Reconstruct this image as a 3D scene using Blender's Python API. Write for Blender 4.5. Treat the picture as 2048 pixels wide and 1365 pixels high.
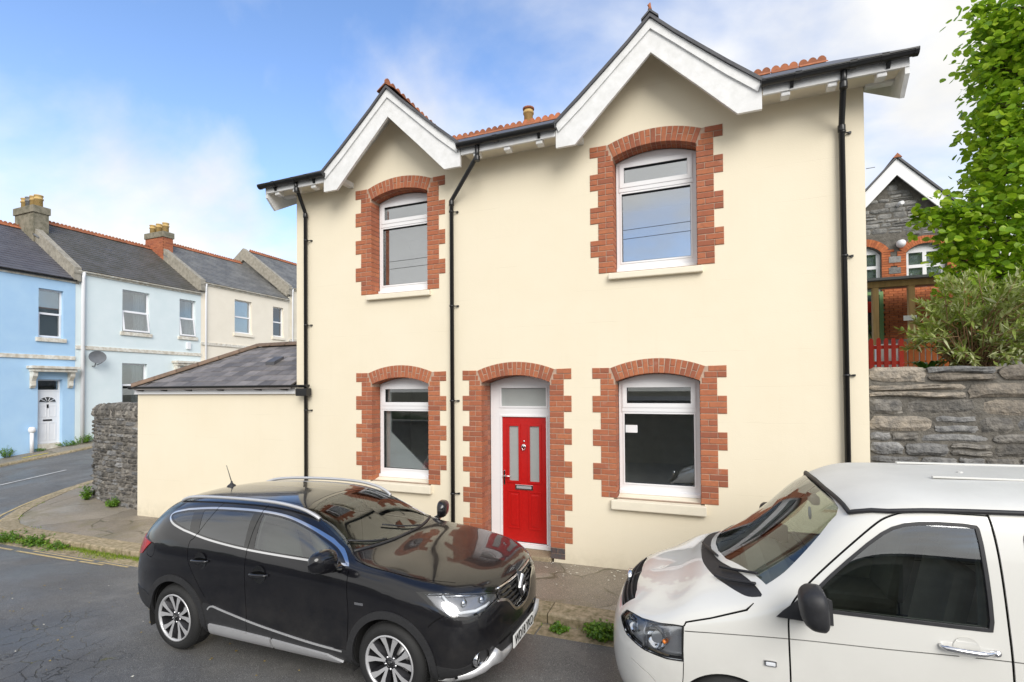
import bpy, bmesh, math, random
import numpy as np
from mathutils import Vector, Matrix
from mathutils.bvhtree import BVHTree
from mathutils.geometry import delaunay_2d_cdt, tessellate_polygon

random.seed(7)
for o in list(bpy.data.objects):
    bpy.data.objects.remove(o)
SC = bpy.context.scene
COL = SC.collection

# ---------------------------------------------------------------- camera
# world: facade of the house is the plane y = 0, x runs along it to the right, z is up
F_PX, CY_PX = 1006.55, 760.6
YAW, PITCH, ROLL = (math.radians(a) for a in (21.60, 0.919, -0.4135))
CAM = np.array([0.0, -7.2, 2.575])
_F = np.array([-math.sin(YAW) * math.cos(PITCH), math.cos(YAW) * math.cos(PITCH), math.sin(PITCH)])
_r = np.array([math.cos(YAW), math.sin(YAW), 0.0])
_u = np.cross(_r, _F)
_R = math.cos(ROLL) * _r + math.sin(ROLL) * _u
_U = -math.sin(ROLL) * _r + math.cos(ROLL) * _u
cam_data = bpy.data.cameras.new('camera')
cam = bpy.data.objects.new('camera', cam_data)
COL.objects.link(cam)
cam.matrix_world = Matrix(((_R[0], _U[0], -_F[0], CAM[0]), (_R[1], _U[1], -_F[1], CAM[1]),
                           (_R[2], _U[2], -_F[2], CAM[2]), (0, 0, 0, 1)))
cam_data.sensor_width = 36.0
cam_data.sensor_fit = 'HORIZONTAL'
cam_data.lens = F_PX / 2048 * 36
cam_data.shift_y = (CY_PX - 682.5) / 2048
cam_data.clip_start = 0.05
cam_data.clip_end = 3000
SC.camera = cam
SC.render.resolution_x, SC.render.resolution_y = 1024, 682


def ray(x, y):
    return ((x - 1024) / F_PX) * _R - ((y - CY_PX) / F_PX) * _U + _F


def onY(x, y, Y):
    d = ray(x, y)
    return CAM + d * ((Y - CAM[1]) / d[1])


def onX(x, y, X):
    d = ray(x, y)
    return CAM + d * ((X - CAM[0]) / d[0])


# ---------------------------------------------------------------- world, sun, exposure
SUN_EL, SUN_AZ = math.radians(32), math.radians(-54)   # azimuth of the sun measured from +x, towards -y
sun_dir = Vector((math.cos(SUN_EL) * math.cos(SUN_AZ), math.cos(SUN_EL) * math.sin(SUN_AZ), math.sin(SUN_EL)))
W = bpy.data.worlds.new('World')
SC.world = W
W.use_nodes = True
nt = W.node_tree
nt.nodes.clear()


def N(tree, typ, **kw):
    n = tree.nodes.new(typ)
    for k, v in kw.items():
        if k.startswith('i_'):
            key = k[2:]
            key = int(key) if key.isdigit() else key
            n.inputs[key].default_value = v
        else:
            setattr(n, k, v)
    return n


def L(tree, a, b):
    tree.links.new(a, b)


def mathn(tree, op, a, b=None, clamp=False):
    n = tree.nodes.new('ShaderNodeMath')
    n.operation = op
    n.use_clamp = clamp
    for i, v in enumerate((a, b)):
        if v is None:
            continue
        if isinstance(v, (int, float)):
            n.inputs[i].default_value = v
        else:
            tree.links.new(v, n.inputs[i])
    return n.outputs[0]


sky = N(nt, 'ShaderNodeTexSky', sky_type='NISHITA', sun_disc=False, sun_elevation=SUN_EL,
        sun_rotation=math.atan2(sun_dir.x, sun_dir.y), altitude=50, air_density=1.0, dust_density=0.4, ozone_density=2.5)
tc = N(nt, 'ShaderNodeTexCoord')
sep = N(nt, 'ShaderNodeSeparateXYZ')
L(nt, tc.outputs['Generated'], sep.inputs[0])
zc = mathn(nt, 'MAXIMUM', sep.outputs[2], 0.0)
den = mathn(nt, 'ADD', zc, 0.50)
cx = mathn(nt, 'DIVIDE', sep.outputs[0], den)
cyn = mathn(nt, 'DIVIDE', sep.outputs[1], den)
comb = N(nt, 'ShaderNodeCombineXYZ')
L(nt, cx, comb.inputs[0]); L(nt, cyn, comb.inputs[1])
mp = N(nt, 'ShaderNodeMapping')
mp.inputs['Location'].default_value = (15.2010, 14.3466, 4.4073)
L(nt, comb.outputs[0], mp.inputs['Vector'])
cn = N(nt, 'ShaderNodeTexNoise', i_Scale=1.7, i_Detail=9.0, i_Roughness=0.52, i_Distortion=0.25)
L(nt, mp.outputs[0], cn.inputs['Vector'])
cr = N(nt, 'ShaderNodeValToRGB')
cr.color_ramp.elements[0].position = 0.33
cr.color_ramp.elements[1].position = 0.62
cr.color_ramp.interpolation = 'EASE'
# the overcast side of the sky lies behind the viewer: the windows mirror an even grey there
ocb = N(nt, 'ShaderNodeMapRange', interpolation_type='SMOOTHSTEP')
for k, v in (('From Min', .15), ('From Max', -.55), ('To Min', 0.), ('To Max', .13)):
    ocb.inputs[k].default_value = v
L(nt, sep.outputs[1], ocb.inputs['Value'])
L(nt, mathn(nt, 'ADD', cn.outputs['Fac'], ocb.outputs[0]), cr.inputs[0])
# more cloud towards the horizon, as seen in any cumulus sky
hz = mathn(nt, 'POWER', mathn(nt, 'SUBTRACT', 1.0, zc, clamp=True), 5.0)
cm = mathn(nt, 'MAXIMUM', cr.outputs[0], mathn(nt, 'MULTIPLY', hz, 0.9), clamp=True)
# soft shading inside the clouds
cn2 = N(nt, 'ShaderNodeTexNoise', i_Scale=2.6, i_Detail=6.0, i_Roughness=0.55)
L(nt, mp.outputs[0], cn2.inputs['Vector'])
cs = N(nt, 'ShaderNodeMapRange')
for k, v in (('From Min', .3), ('From Max', .7), ('To Min', .80), ('To Max', 1.06)):
    cs.inputs[k].default_value = v
L(nt, cn2.outputs['Fac'], cs.inputs['Value'])
ccol = N(nt, 'ShaderNodeVectorMath', operation='SCALE')
CLOUD_L = 5.3
ccol.inputs[0].default_value = (CLOUD_L * 1.01, CLOUD_L * 1.0, CLOUD_L * 0.975)
L(nt, cs.outputs[0], ccol.inputs['Scale'])
skc = N(nt, 'ShaderNodeVectorMath', operation='MULTIPLY')
L(nt, sky.outputs[0], skc.inputs[0])
skc.inputs[1].default_value = (1.15, 1.24, 1.38)
mixc = N(nt, 'ShaderNodeMix', data_type='RGBA')
L(nt, cm, mixc.inputs['Factor'])
L(nt, skc.outputs[0], mixc.inputs['A']); L(nt, ccol.outputs[0], mixc.inputs['B'])
bg = N(nt, 'ShaderNodeBackground', i_Strength=0.15)
wo = N(nt, 'ShaderNodeOutputWorld')
L(nt, mixc.outputs['Result'], bg.inputs['Color']); L(nt, bg.outputs[0], wo.inputs['Surface'])

sd = bpy.data.lights.new('sun', 'SUN')
sd.energy = 2.1
sd.angle = math.radians(38)
sd.color = (1.0, 0.97, 0.92)
sun = bpy.data.objects.new('sun', sd)
COL.objects.link(sun)
sun.rotation_euler = (-sun_dir).to_track_quat('-Z', 'Y').to_euler()
sun.location = (8, -20, 30)
vs = SC.view_settings
vs.view_transform = 'Standard'
vs.look = 'None'
vs.exposure = 0.50
vs.gamma = 1.0
vs.use_curve_mapping = False


# ---------------------------------------------------------------- materials
def ramp(t, fac, stops):
    n = t.nodes.new('ShaderNodeValToRGB')
    e = n.color_ramp.elements
    while len(e) < len(stops):
        e.new(0.5)
    for el, (p, c) in zip(e, stops):
        el.position = p
        el.color = (*c, 1) if len(c) == 3 else c
    t.links.new(fac, n.inputs[0])
    return n.outputs[0]


def mixcol(t, fac, a, b, mode='MIX'):
    n = t.nodes.new('ShaderNodeMix')
    n.data_type = 'RGBA'
    n.blend_type = mode
    for s, v in (('Factor', fac), ('A', a), ('B', b)):
        if isinstance(v, (int, float)):
            n.inputs[s].default_value = v
        elif isinstance(v, tuple):
            n.inputs[s].default_value = (*v, 1) if len(v) == 3 else v
        else:
            t.links.new(v, n.inputs[s])
    return n.outputs['Result']


def noise(t, vec, scale, detail=4, rough=.55, dist=0.0):
    n = N(t, 'ShaderNodeTexNoise', i_Scale=scale, i_Detail=detail, i_Roughness=rough, i_Distortion=dist)
    if vec is not None:
        t.links.new(vec, n.inputs['Vector'])
    return n.outputs['Fac']


def scaled(t, vec, s):
    n = t.nodes.new('ShaderNodeMapping')
    n.inputs['Scale'].default_value = s
    t.links.new(vec, n.inputs['Vector'])
    return n.outputs[0]


MATS = {}


def newmat(name):
    m = bpy.data.materials.new(name)
    m.use_nodes = True
    t = m.node_tree
    p = t.nodes['Principled BSDF']
    MATS[name] = m
    return m, t, p, t.nodes['Material Output']


def mat(name, col, rough=.6, col2=None, var=.12, scale=6., bump=0., bscale=80., bdist=.01, metal=0., coat=0., spec=.5,
        rnd=0., detail=5, stretch=None, trans=0.):
    m, t, p, out = newmat(name)
    tc = N(t, 'ShaderNodeTexCoord')
    vec = tc.outputs['Object']
    info = None
    if rnd:
        info = N(t, 'ShaderNodeObjectInfo')
        add = N(t, 'ShaderNodeVectorMath', operation='ADD')
        sc = N(t, 'ShaderNodeVectorMath', operation='SCALE')
        sc.inputs[0].default_value = (37., 17., 53.)
        geo = N(t, 'ShaderNodeNewGeometry')
        rv = mathn(t, 'FRACT', mathn(t, 'ADD', info.outputs['Random'], geo.outputs['Random Per Island']))
        t.links.new(rv, sc.inputs['Scale'])
        t.links.new(vec, add.inputs[0]); t.links.new(sc.outputs[0], add.inputs[1])
        vec = add.outputs[0]
    if stretch:
        vec = scaled(t, vec, stretch)
    c2 = col2 if col2 else tuple(c * (1 - var) for c in col)
    f = noise(t, vec, scale, detail)
    f = ramp(t, f, [(.32, (0, 0, 0)), (.68, (1, 1, 1))])
    c = mixcol(t, f, col, c2)
    if rnd:
        hs = N(t, 'ShaderNodeHueSaturation')
        mr = N(t, 'ShaderNodeMapRange')
        mr.inputs['To Min'].default_value = 1 - rnd
        mr.inputs['To Max'].default_value = 1 + rnd
        t.links.new(rv, mr.inputs['Value'])
        t.links.new(mr.outputs[0], hs.inputs['Value'])
        t.links.new(c, hs.inputs['Color'])
        c = hs.outputs[0]
    t.links.new(c, p.inputs['Base Color'])
    p.inputs['Roughness'].default_value = rough
    p.inputs['Metallic'].default_value = metal
    p.inputs['Coat Weight'].default_value = coat
    p.inputs['Coat Roughness'].default_value = .03
    p.inputs['Specular IOR Level'].default_value = spec
    if trans:
        p.inputs['Transmission Weight'].default_value = trans
    if bump:
        b = N(t, 'ShaderNodeBump', i_Strength=bump, i_Distance=bdist)
        t.links.new(noise(t, vec, bscale, 6), b.inputs['Height'])
        t.links.new(b.outputs[0], p.inputs['Normal'])
    return m


def glassmat(name, tint=(.92, .95, .95), refl=1.0, base=.04, rough=.0, ior=1.5):
    """thin pane: what lies behind shows through, reflections grow at grazing angles"""
    m, t, p, out = newmat(name)
    t.nodes.remove(p)
    tr = N(t, 'ShaderNodeBsdfTransparent'); tr.inputs[0].default_value = (*tint, 1)
    gl = N(t, 'ShaderNodeBsdfGlossy', i_Roughness=rough); gl.inputs[0].default_value = (.96, .98, 1, 1)
    fr = N(t, 'ShaderNodeFresnel', i_IOR=ior)
    fac = mathn(t, 'ADD', mathn(t, 'MULTIPLY', fr.outputs[0], refl), base, clamp=True)
    mx = N(t, 'ShaderNodeMixShader')
    t.links.new(fac, mx.inputs[0]); t.links.new(tr.outputs[0], mx.inputs[1]); t.links.new(gl.outputs[0], mx.inputs[2])
    t.links.new(mx.outputs[0], out.inputs['Surface'])
    return m


# ---------------------------------------------------------------- mesh helpers
class MB:
    def __init__(self):
        self.v, self.f, self.sm = [], [], []

    def add(self, vs, fs, smooth=False):
        o = len(self.v)
        self.v += [tuple(float(c) for c in p) for p in vs]
        for f in fs:
            self.f.append(tuple(i + o for i in f)); self.sm.append(smooth)
        return self

    def box(self, x0, x1, y0, y1, z0, z1):
        v = [(x, y, z) for x in (x0, x1) for y in (y0, y1) for z in (z0, z1)]
        return self.add(v, [(0, 1, 3, 2), (4, 6, 7, 5), (0, 4, 5, 1), (2, 3, 7, 6), (0, 2, 6, 4), (1, 5, 7, 3)])

    def bbox(self, x0, x1, y0, y1, z0, z1, b=.01):
        """box with chamfered edges"""
        bm = bmesh.new()
        bmesh.ops.create_cube(bm, size=1)
        for v in bm.verts:
            v.co = Vector(((x0 + x1) / 2 + v.co.x * (x1 - x0), (y0 + y1) / 2 + v.co.y * (y1 - y0), (z0 + z1) / 2 + v.co.z * (z1 - z0)))
        bmesh.ops.bevel(bm, geom=bm.edges[:], offset=b, segments=2, affect='EDGES', profile=.6)
        bm.verts.ensure_lookup_table()
        self.add([v.co for v in bm.verts], [[v.index for v in f.verts] for f in bm.faces])
        bm.free()
        return self

    def prism(self, poly, lo, hi, axis='y'):
        """extrude a polygon (2D, in the plane across axis) from lo to hi; axis y: (x,z), x: (y,z), z: (x,y)"""
        n = len(poly)
        mk = {'y': lambda p, h: (p[0], h, p[1]), 'x': lambda p, h: (h, p[0], p[1]), 'z': lambda p, h: (p[0], p[1], h)}[axis]
        v = [mk(p, lo) for p in poly] + [mk(p, hi) for p in poly]
        tr = tessellate_polygon([[Vector((p[0], p[1], 0)) for p in poly]])
        fs = [tuple(t) for t in tr] + [tuple(i + n for i in reversed(t)) for t in tr]
        fs += [(i, (i + 1) % n, (i + 1) % n + n, i + n) for i in range(n)]
        return self.add(v, fs)

    def plate(self, outer, holes, lo, hi, axis='y'):
        loops = [outer] + holes
        pts = [p for l in loops for p in l]
        n = len(pts)
        mk = {'y': lambda p, h: (p[0], h, p[1]), 'x': lambda p, h: (h, p[0], p[1]), 'z': lambda p, h: (p[0], p[1], h)}[axis]
        v = [mk(p, lo) for p in pts] + [mk(p, hi) for p in pts]
        tr = tessellate_polygon([[Vector((p[0], p[1], 0)) for p in l] for l in loops])
        fs = [tuple(t) for t in tr] + [tuple(i + n for i in reversed(t)) for t in tr]
        o = 0
        for l in loops:
            k = len(l)
            fs += [(o + i, o + (i + 1) % k, o + (i + 1) % k + n, o + i + n) for i in range(k)]
            o += k
        return self.add(v, fs)

    def tube(self, path, r, n=8, cap=True, closed=False, smooth=True):
        P = [Vector(p) for p in path]
        k = len(P)
        rs = r if isinstance(r, (list, tuple)) else [r] * k
        vs = []
        prev = None
        for i in range(k):
            if closed:
                d = (P[(i + 1) % k] - P[i - 1]).normalized()
            else:
                a, b = P[max(i - 1, 0)], P[min(i + 1, k - 1)]
                d1 = (P[i] - a).normalized() if i > 0 else None
                d2 = (b - P[i]).normalized() if i < k - 1 else None
                d = (d1 + d2).normalized() if d1 and d2 else (d1 or d2)
            if prev is None:
                ref = Vector((0, 0, 1)) if abs(d.z) < .9 else Vector((1, 0, 0))
                s = d.cross(ref).normalized()
            else:
                s = (prev - d * prev.dot(d)).normalized()
            prev = s
            t = d.cross(s)
            for j in range(n):
                a = 2 * math.pi * j / n
                vs.append(P[i] + (s * math.cos(a) + t * math.sin(a)) * rs[i])
        fs = []
        for i in range(k if closed else k - 1):
            for j in range(n):
                i2 = (i + 1) % k
                fs.append((i * n + j, i * n + (j + 1) % n, i2 * n + (j + 1) % n, i2 * n + j))
        self.add(vs, fs, smooth)
        if cap and not closed:
            o = len(self.v) - len(vs)
            self.f.append(tuple(o + j for j in reversed(range(n)))); self.sm.append(False)
            self.f.append(tuple(o + (k - 1) * n + j for j in range(n))); self.sm.append(False)
        return self

    def lathe(self, prof, c=(0, 0, 0), axis='z', n=16, smooth=True, caps=True):
        """prof: (radius, height) pairs along the axis"""
        vs = []
        for r, h in prof:
            for j in range(n):
                a = 2 * math.pi * j / n
                p = (r * math.cos(a), r * math.sin(a), h)
                if axis == 'y':
                    p = (p[0], p[2], p[1])
                elif axis == 'x':
                    p = (p[2], p[0], p[1])
                vs.append((p[0] + c[0], p[1] + c[1], p[2] + c[2]))
        k = len(prof)
        fs = [(i * n + j, i * n + (j + 1) % n, (i + 1) * n + (j + 1) % n, (i + 1) * n + j) for i in range(k - 1) for j in range(n)]
        o = len(self.v)
        self.add(vs, fs, smooth)
        if caps:
            self.f.append(tuple(o + j for j in range(n))); self.sm.append(False)
            self.f.append(tuple(o + (k - 1) * n + j for j in range(n))); self.sm.append(False)
        return self

    def grid(self, fn, us, vs, smooth=True):
        P = [fn(u, v) for u in us for v in vs]
        nv = len(vs)
        fs = [(i * nv + j, (i + 1) * nv + j, (i + 1) * nv + j + 1, i * nv + j + 1) for i in range(len(us) - 1) for j in range(nv - 1)]
        return self.add(P, fs, smooth)

    def mesh(self, name, recalc=True):
        me = bpy.data.meshes.new(name)
        me.from_pydata(self.v, [], self.f)
        me.polygons.foreach_set('use_smooth', self.sm)
        if recalc:
            bm = bmesh.new(); bm.from_mesh(me)
            bmesh.ops.recalc_face_normals(bm, faces=bm.faces[:])
            bm.to_mesh(me); bm.free()
        me.update()
        return me

    def build(self, name, m, parent=None, recalc=True):
        return place(name, self.mesh(name, recalc), m, parent)


WORLD_OF = {}


def place(name, me, m, parent=None, loc=(0, 0, 0), rot=None, local=False):
    o = bpy.data.objects.new(name, me)
    COL.objects.link(o)
    if m is not None and not me.materials:
        me.materials.append(MATS[m] if isinstance(m, str) else m)
    o.location = loc
    if rot is not None:
        o.rotation_euler = rot
    if parent is not None:
        o.parent = parent
        if parent.name in WORLD_OF:          # a thing whose children keep world coordinates
            o.matrix_parent_inverse = WORLD_OF[parent.name]
    return o


def tag(o, label=None, cat=None, group=None, kind=None):
    for k, v in (('label', label), ('category', cat), ('group', group), ('kind', kind)):
        if v:
            o[k] = v
    return o


def thing(name, label, cat, loc=(0, 0, 0), rot=None, group=None, world=True):
    """an Empty at the base of a thing; with world=True its parts are given in world coordinates"""
    o = bpy.data.objects.new(name, None)
    COL.objects.link(o)
    o.empty_display_size = .2
    o.location = loc
    if rot is not None:
        o.rotation_euler = rot
    if world:
        WORLD_OF[o.name] = Matrix.Translation(Vector(loc)).inverted()
    return tag(o, label, cat, group)


def copy_tree(src, loc, rot=None, label=None, group=None):
    r = src.copy()
    COL.objects.link(r)
    r.location = loc
    if rot is not None:
        r.rotation_euler = rot
    tag(r, label, None, group)
    for ch in src.children:
        c = ch.copy(); COL.objects.link(c); c.parent = r
        for g in ch.children:
            d = g.copy(); COL.objects.link(d); d.parent = c
    return r


def lerp(a, b, t):
    return a + (b - a) * t


def sstep(t):
    t = max(0., min(1., t))
    return t * t * (3 - 2 * t)


def rot2(p, a):
    return (p[0] * math.cos(a) - p[1] * math.sin(a), p[0] * math.sin(a) + p[1] * math.cos(a))


# ---------------------------------------------------------------- material library
def rendermat(name, col, col2):
    """painted render on coursed blockwork: faint bed joints, damp stains near the ground, hairline cracks"""
    m, t, p, out = newmat(name)
    g = N(t, 'ShaderNodeNewGeometry')
    v = g.outputs['Position']
    c = mixcol(t, ramp(t, noise(t, v, .9, 6, .6), [(.35, (0, 0, 0)), (.7, (1, 1, 1))]), col, col2)
    st = noise(t, scaled(t, v, (5, 5, .35)), 1.6, 5, .6)
    c = mixcol(t, mathn(t, 'MULTIPLY', ramp(t, st, [(.56, (0, 0, 0)), (.75, (1, 1, 1))]), .05), c, (.55, .47, .33))
    sp_ = N(t, 'ShaderNodeSeparateXYZ'); t.links.new(v, sp_.inputs[0])
    low = N(t, 'ShaderNodeMapRange'); t.links.new(sp_.outputs[2], low.inputs['Value'])
    for k, val in (('From Min', .28), ('From Max', -.15), ('To Min', 0.), ('To Max', 1.)):
        low.inputs[k].default_value = val
    dirt = mathn(t, 'MULTIPLY', low.outputs[0], ramp(t, noise(t, v, 6, 6, .7), [(.3, (0, 0, 0)), (.7, (1, 1, 1))]))
    c = mixcol(t, mathn(t, 'MULTIPLY', dirt, .5), c, (.36, .31, .21))
    wv = mathn(t, 'ADD', sp_.outputs[2], mathn(t, 'MULTIPLY', noise(t, v, 1.7, 3), .03))
    fr_ = mathn(t, 'ABSOLUTE', mathn(t, 'SUBTRACT', mathn(t, 'FRACT', mathn(t, 'DIVIDE', wv, .47)), .5))
    jl = ramp(t, fr_, [(.0, (1, 1, 1)), (.010, (0, 0, 0))])
    jl = mathn(t, 'MULTIPLY', jl, ramp(t, noise(t, v, 1.1, 3), [(.48, (0, 0, 0)), (.62, (1, 1, 1))]))
    c = mixcol(t, mathn(t, 'MULTIPLY', jl, .22), c, (.48, .40, .27))
    t.links.new(c, p.inputs['Base Color'])
    p.inputs['Roughness'].default_value = .8
    b = N(t, 'ShaderNodeBump', i_Strength=.22, i_Distance=.006)
    hh = mathn(t, 'SUBTRACT', mathn(t, 'ADD', mathn(t, 'MULTIPLY', noise(t, v, 3.5, 4), 2.), noise(t, v, 60, 5)), mathn(t, 'MULTIPLY', jl, .8))
    t.links.new(hh, b.inputs['Height']); t.links.new(b.outputs[0], p.inputs['Normal'])


rendermat('cream_render', (.81, .73, .57), (.79, .705, .54))
mat('cream_sill', (.82, .75, .605), .7, var=.06, bump=.06)
mat('white_upvc', (.82, .82, .83), .28, var=.02)
mat('white_paint', (.80, .80, .80), .5, (.70, .70, .69), scale=9, bump=.25, bscale=30, bdist=.006)
mat('soffit_paint', (.74, .72, .66), .6, (.60, .58, .50), scale=7)
mat('black_plastic', (.014, .014, .015), .32, var=.2)
mat('rubber', (.018, .018, .018), .75, var=.3, bump=.1)
mat('mortar', (.52, .37, .275), .9, (.40, .28, .21), scale=20, bump=.3, bscale=150, bdist=.004)
mat('dark_gap', (.012, .012, .012), .9)
mat('chrome', (.75, .75, .76), .12, var=.02, metal=1.)
mat('brushed_silver', (.60, .60, .61), .38, var=.05, metal=.5)
mat('plaster_room', (.72, .70, .64), .9)
mat('timber_floor', (.25, .17, .10), .6)
glassmat('window_glass', (.92, .94, .93), 1.0, .055)
glassmat('window_glass_boosted', (.62, .64, .64), 1.0, .33)  # plain panes, mirror share raised to lift the sky reflection upstairs
# ================================================================ ground, roads, pavements
def zmain(x):
    return .0131 * (x + 2)


def zside(y):
    return .118 * max(y, -1.5) - .2


def bl(x):
    return sstep((-x - 12.3) / 3.8)


def zroad(x, y):
    d = max(0., min(-1.9 - y, 6.2))
    camber = .105 * math.sin(min(d / 6.2, 1.) * math.pi)
    z = zmain(x) - .16 + camber
    if x < -12.3:
        z = lerp(z, zside(y), bl(x))
    return z


def zpave(x, y):
    z = zmain(x) - .05 * max(0., min(-y / 1.6, 1.))
    if x < -12.3:
        z = lerp(z, zside(y) + .10, bl(x))
    return z


# --- materials
def asphalt(name, base, tint, patch, cracks, joints=False):
    m, t, p, out = newmat(name)
    g = N(t, 'ShaderNodeNewGeometry')
    v = g.outputs['Position']
    f1 = ramp(t, noise(t, v, .55, 6, .6, .3), [(.35, (0, 0, 0)), (.65, (1, 1, 1))])
    c = mixcol(t, f1, base, tint)
    sp = noise(t, v, 140, 2, .5)
    c = mixcol(t, ramp(t, sp, [(.54, (0, 0, 0)), (.70, (1, 1, 1))]), c, tuple(min(1, b * 2.3) for b in base))
    c = mixcol(t, ramp(t, noise(t, v, 60, 3), [(.30, (.6, .6, .6)), (.46, (0, 0, 0))]), c, tuple(b * .35 for b in base))
    f2 = ramp(t, noise(t, v, 1.9, 5, .6), [(.58, (0, 0, 0)), (.72, (1, 1, 1))])
    c = mixcol(t, mathn(t, 'MULTIPLY', f2, .6), c, patch)
    hgt = noise(t, v, 95, 4, .6)
    if cracks:
        vv = N(t, 'ShaderNodeVectorMath', operation='ADD')
        dn = N(t, 'ShaderNodeTexNoise', i_Scale=3.0, i_Detail=4.0)
        t.links.new(v, dn.inputs['Vector'])
        t.links.new(v, vv.inputs[0])
        sc = N(t, 'ShaderNodeVectorMath', operation='SCALE', i_Scale=.35)
        t.links.new(dn.outputs['Color'], sc.inputs[0]); t.links.new(sc.outputs[0], vv.inputs[1])
        vo = N(t, 'ShaderNodeTexVoronoi', feature='DISTANCE_TO_EDGE', i_Scale=3.6)
        t.links.new(vv.outputs[0], vo.inputs['Vector'])
        line = ramp(t, vo.outputs['Distance'], [(.0, (1, 1, 1)), (.024, (0, 0, 0))])
        # broken-up area around the junction side of the road, near the camera
        vd = N(t, 'ShaderNodeVectorMath', operation='DISTANCE')
        vd.inputs[1].default_value = (-7.0, -5.2, -.15)
        t.links.new(v, vd.inputs[0])
        area = mathn(t, 'ADD', mathn(t, 'DIVIDE', vd.outputs['Value'], 4.2), mathn(t, 'MULTIPLY', noise(t, v, 1.3, 5), .9))
        am = ramp(t, area, [(.75, (1, 1, 1)), (1.0, (0, 0, 0))])
        crk = mathn(t, 'MULTIPLY', line, am)
        c = mixcol(t, am, c, mixcol(t, .55, c, (.075, .078, .085)))
        c = mixcol(t, mathn(t, 'MULTIPLY', crk, .8), c, (.02, .02, .02))
        moss = mathn(t, 'MULTIPLY', mathn(t, 'MULTIPLY', line, am), ramp(t, noise(t, v, 4.1, 3), [(.6, (0, 0, 0)), (.7, (1, 1, 1))]))
        c = mixcol(t, mathn(t, 'MULTIPLY', moss, .8), c, (.16, .15, .02))
        hgt = mathn(t, 'SUBTRACT', hgt, mathn(t, 'MULTIPLY', crk, 2.5))
    if joints:                                             # long cracks and patch edges, some filled with moss
        dn = N(t, 'ShaderNodeTexNoise', i_Scale=1.5, i_Detail=5.0)
        t.links.new(v, dn.inputs['Vector'])
        sc = N(t, 'ShaderNodeVectorMath', operation='SCALE', i_Scale=.4)
        vv = N(t, 'ShaderNodeVectorMath', operation='ADD')
        t.links.new(dn.outputs['Color'], sc.inputs[0]); t.links.new(v, vv.inputs[0]); t.links.new(sc.outputs[0], vv.inputs[1])
        vo = N(t, 'ShaderNodeTexVoronoi', feature='DISTANCE_TO_EDGE', i_Scale=.55)
        vc = N(t, 'ShaderNodeTexVoronoi', feature='F1', i_Scale=.55)
        t.links.new(vv.outputs[0], vo.inputs['Vector']); t.links.new(vv.outputs[0], vc.inputs['Vector'])
        bw = N(t, 'ShaderNodeRGBToBW'); t.links.new(vc.outputs['Color'], bw.inputs[0])
        c = mixcol(t, .35, c, bw.outputs[0], 'SOFT_LIGHT')
        line = ramp(t, vo.outputs['Distance'], [(.0, (1, 1, 1)), (.012, (0, 0, 0))])
        line = mathn(t, 'MULTIPLY', line, ramp(t, noise(t, v, 1.7, 4), [(.42, (0, 0, 0)), (.55, (1, 1, 1))]))
        c = mixcol(t, mathn(t, 'MULTIPLY', line, .8), c, (.07, .065, .025))
        hgt = mathn(t, 'SUBTRACT', hgt, mathn(t, 'MULTIPLY', line, 1.5))
        c = mixcol(t, mathn(t, 'MULTIPLY', ramp(t, noise(t, v, .8, 7, .7), [(.55, (0, 0, 0)), (.7, (1, 1, 1))]), .55), c, (.13, .12, .035))
    t.links.new(c, p.inputs['Base Color'])
    wet = ramp(t, noise(t, v, .9, 4, .5, .2), [(.40, (.42, .42, .42)), (.62, (.82, .82, .82))])
    t.links.new(wet, p.inputs['Roughness'])
    b = N(t, 'ShaderNodeBump', i_Strength=.75, i_Distance=.008)
    t.links.new(hgt, b.inputs['Height'])
    t.links.new(b.outputs[0], p.inputs['Normal'])
    return m


asphalt('road_asphalt', (.140, .138, .134), (.090, .090, .090), (.21, .205, .195), True)
asphalt('pavement_asphalt', (.27, .23, .18), (.19, .165, .13), (.20, .175, .08), False, True)
mat('granite_kerb', (.44, .35, .24), .85, (.17, .145, .07), scale=17, bump=.6, bscale=110, bdist=.01, rnd=.14, detail=8)
mat('earth', (.12, .10, .07), .95, (.08, .08, .04), scale=2, bump=.5)
mat('yellow_line', (.62, .47, .20), .8, (.34, .28, .18), scale=11, bump=.4)
mat('white_line', (.66, .66, .64), .8, (.40, .40, .40), scale=9, bump=.4)
mat('yellow_paint', (.70, .56, .06), .8, var=.2)


def sheet(name, xs, ys, zf, m, kind='structure'):
    o = MB().grid(lambda x, y: (x, y, zf(x, y)), xs, ys).build(name, m, recalc=False)
    me = o.data
    if me.polygons[0].normal.z < 0:
        me.flip_normals()
    return tag(o, kind=kind)


lin = lambda a, b, n: [a + (b - a) * i / (n - 1) for i in range(n)]
sheet('ground', lin(-600, 600, 25), lin(-600, 600, 25), lambda x, y: -2.2 + (.10 * max(0, min(y, 90)) if x < -20 else 0), 'earth')
sheet('road', lin(-45, -18, 10) + lin(-17.5, -10, 26) + lin(-9, 45, 25), lin(-14, -8.4, 5) + lin(-8, -1, 22) + lin(-.5, 60, 40), zroad, 'road_asphalt')

# kerb line of the near pavement: straight along the street, then round the corner
KO = [(30, -1.6), (-11.4, -1.6), (-12.3, -1.595), (-13.0, -1.56), (-13.6, -1.45), (-14.2, -1.22), (-14.7, -.90), (-15.15, -.48), (-15.5, 0.),
      (-15.85, .6), (-16.1, 1.2), (-16.3, 2.0), (-16.42, 3), (-16.5, 6), (-16.6, 40)]


def resample(pts, step):
    out, acc = [], 0.
    for a, b in zip(pts[:-1], pts[1:]):
        n = max(1, int(round(math.dist(a, b) / step)))
        out += [(lerp(a[0], b[0], i / n), lerp(a[1], b[1], i / n)) for i in range(n)]
    return out + [pts[-1]]


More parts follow.
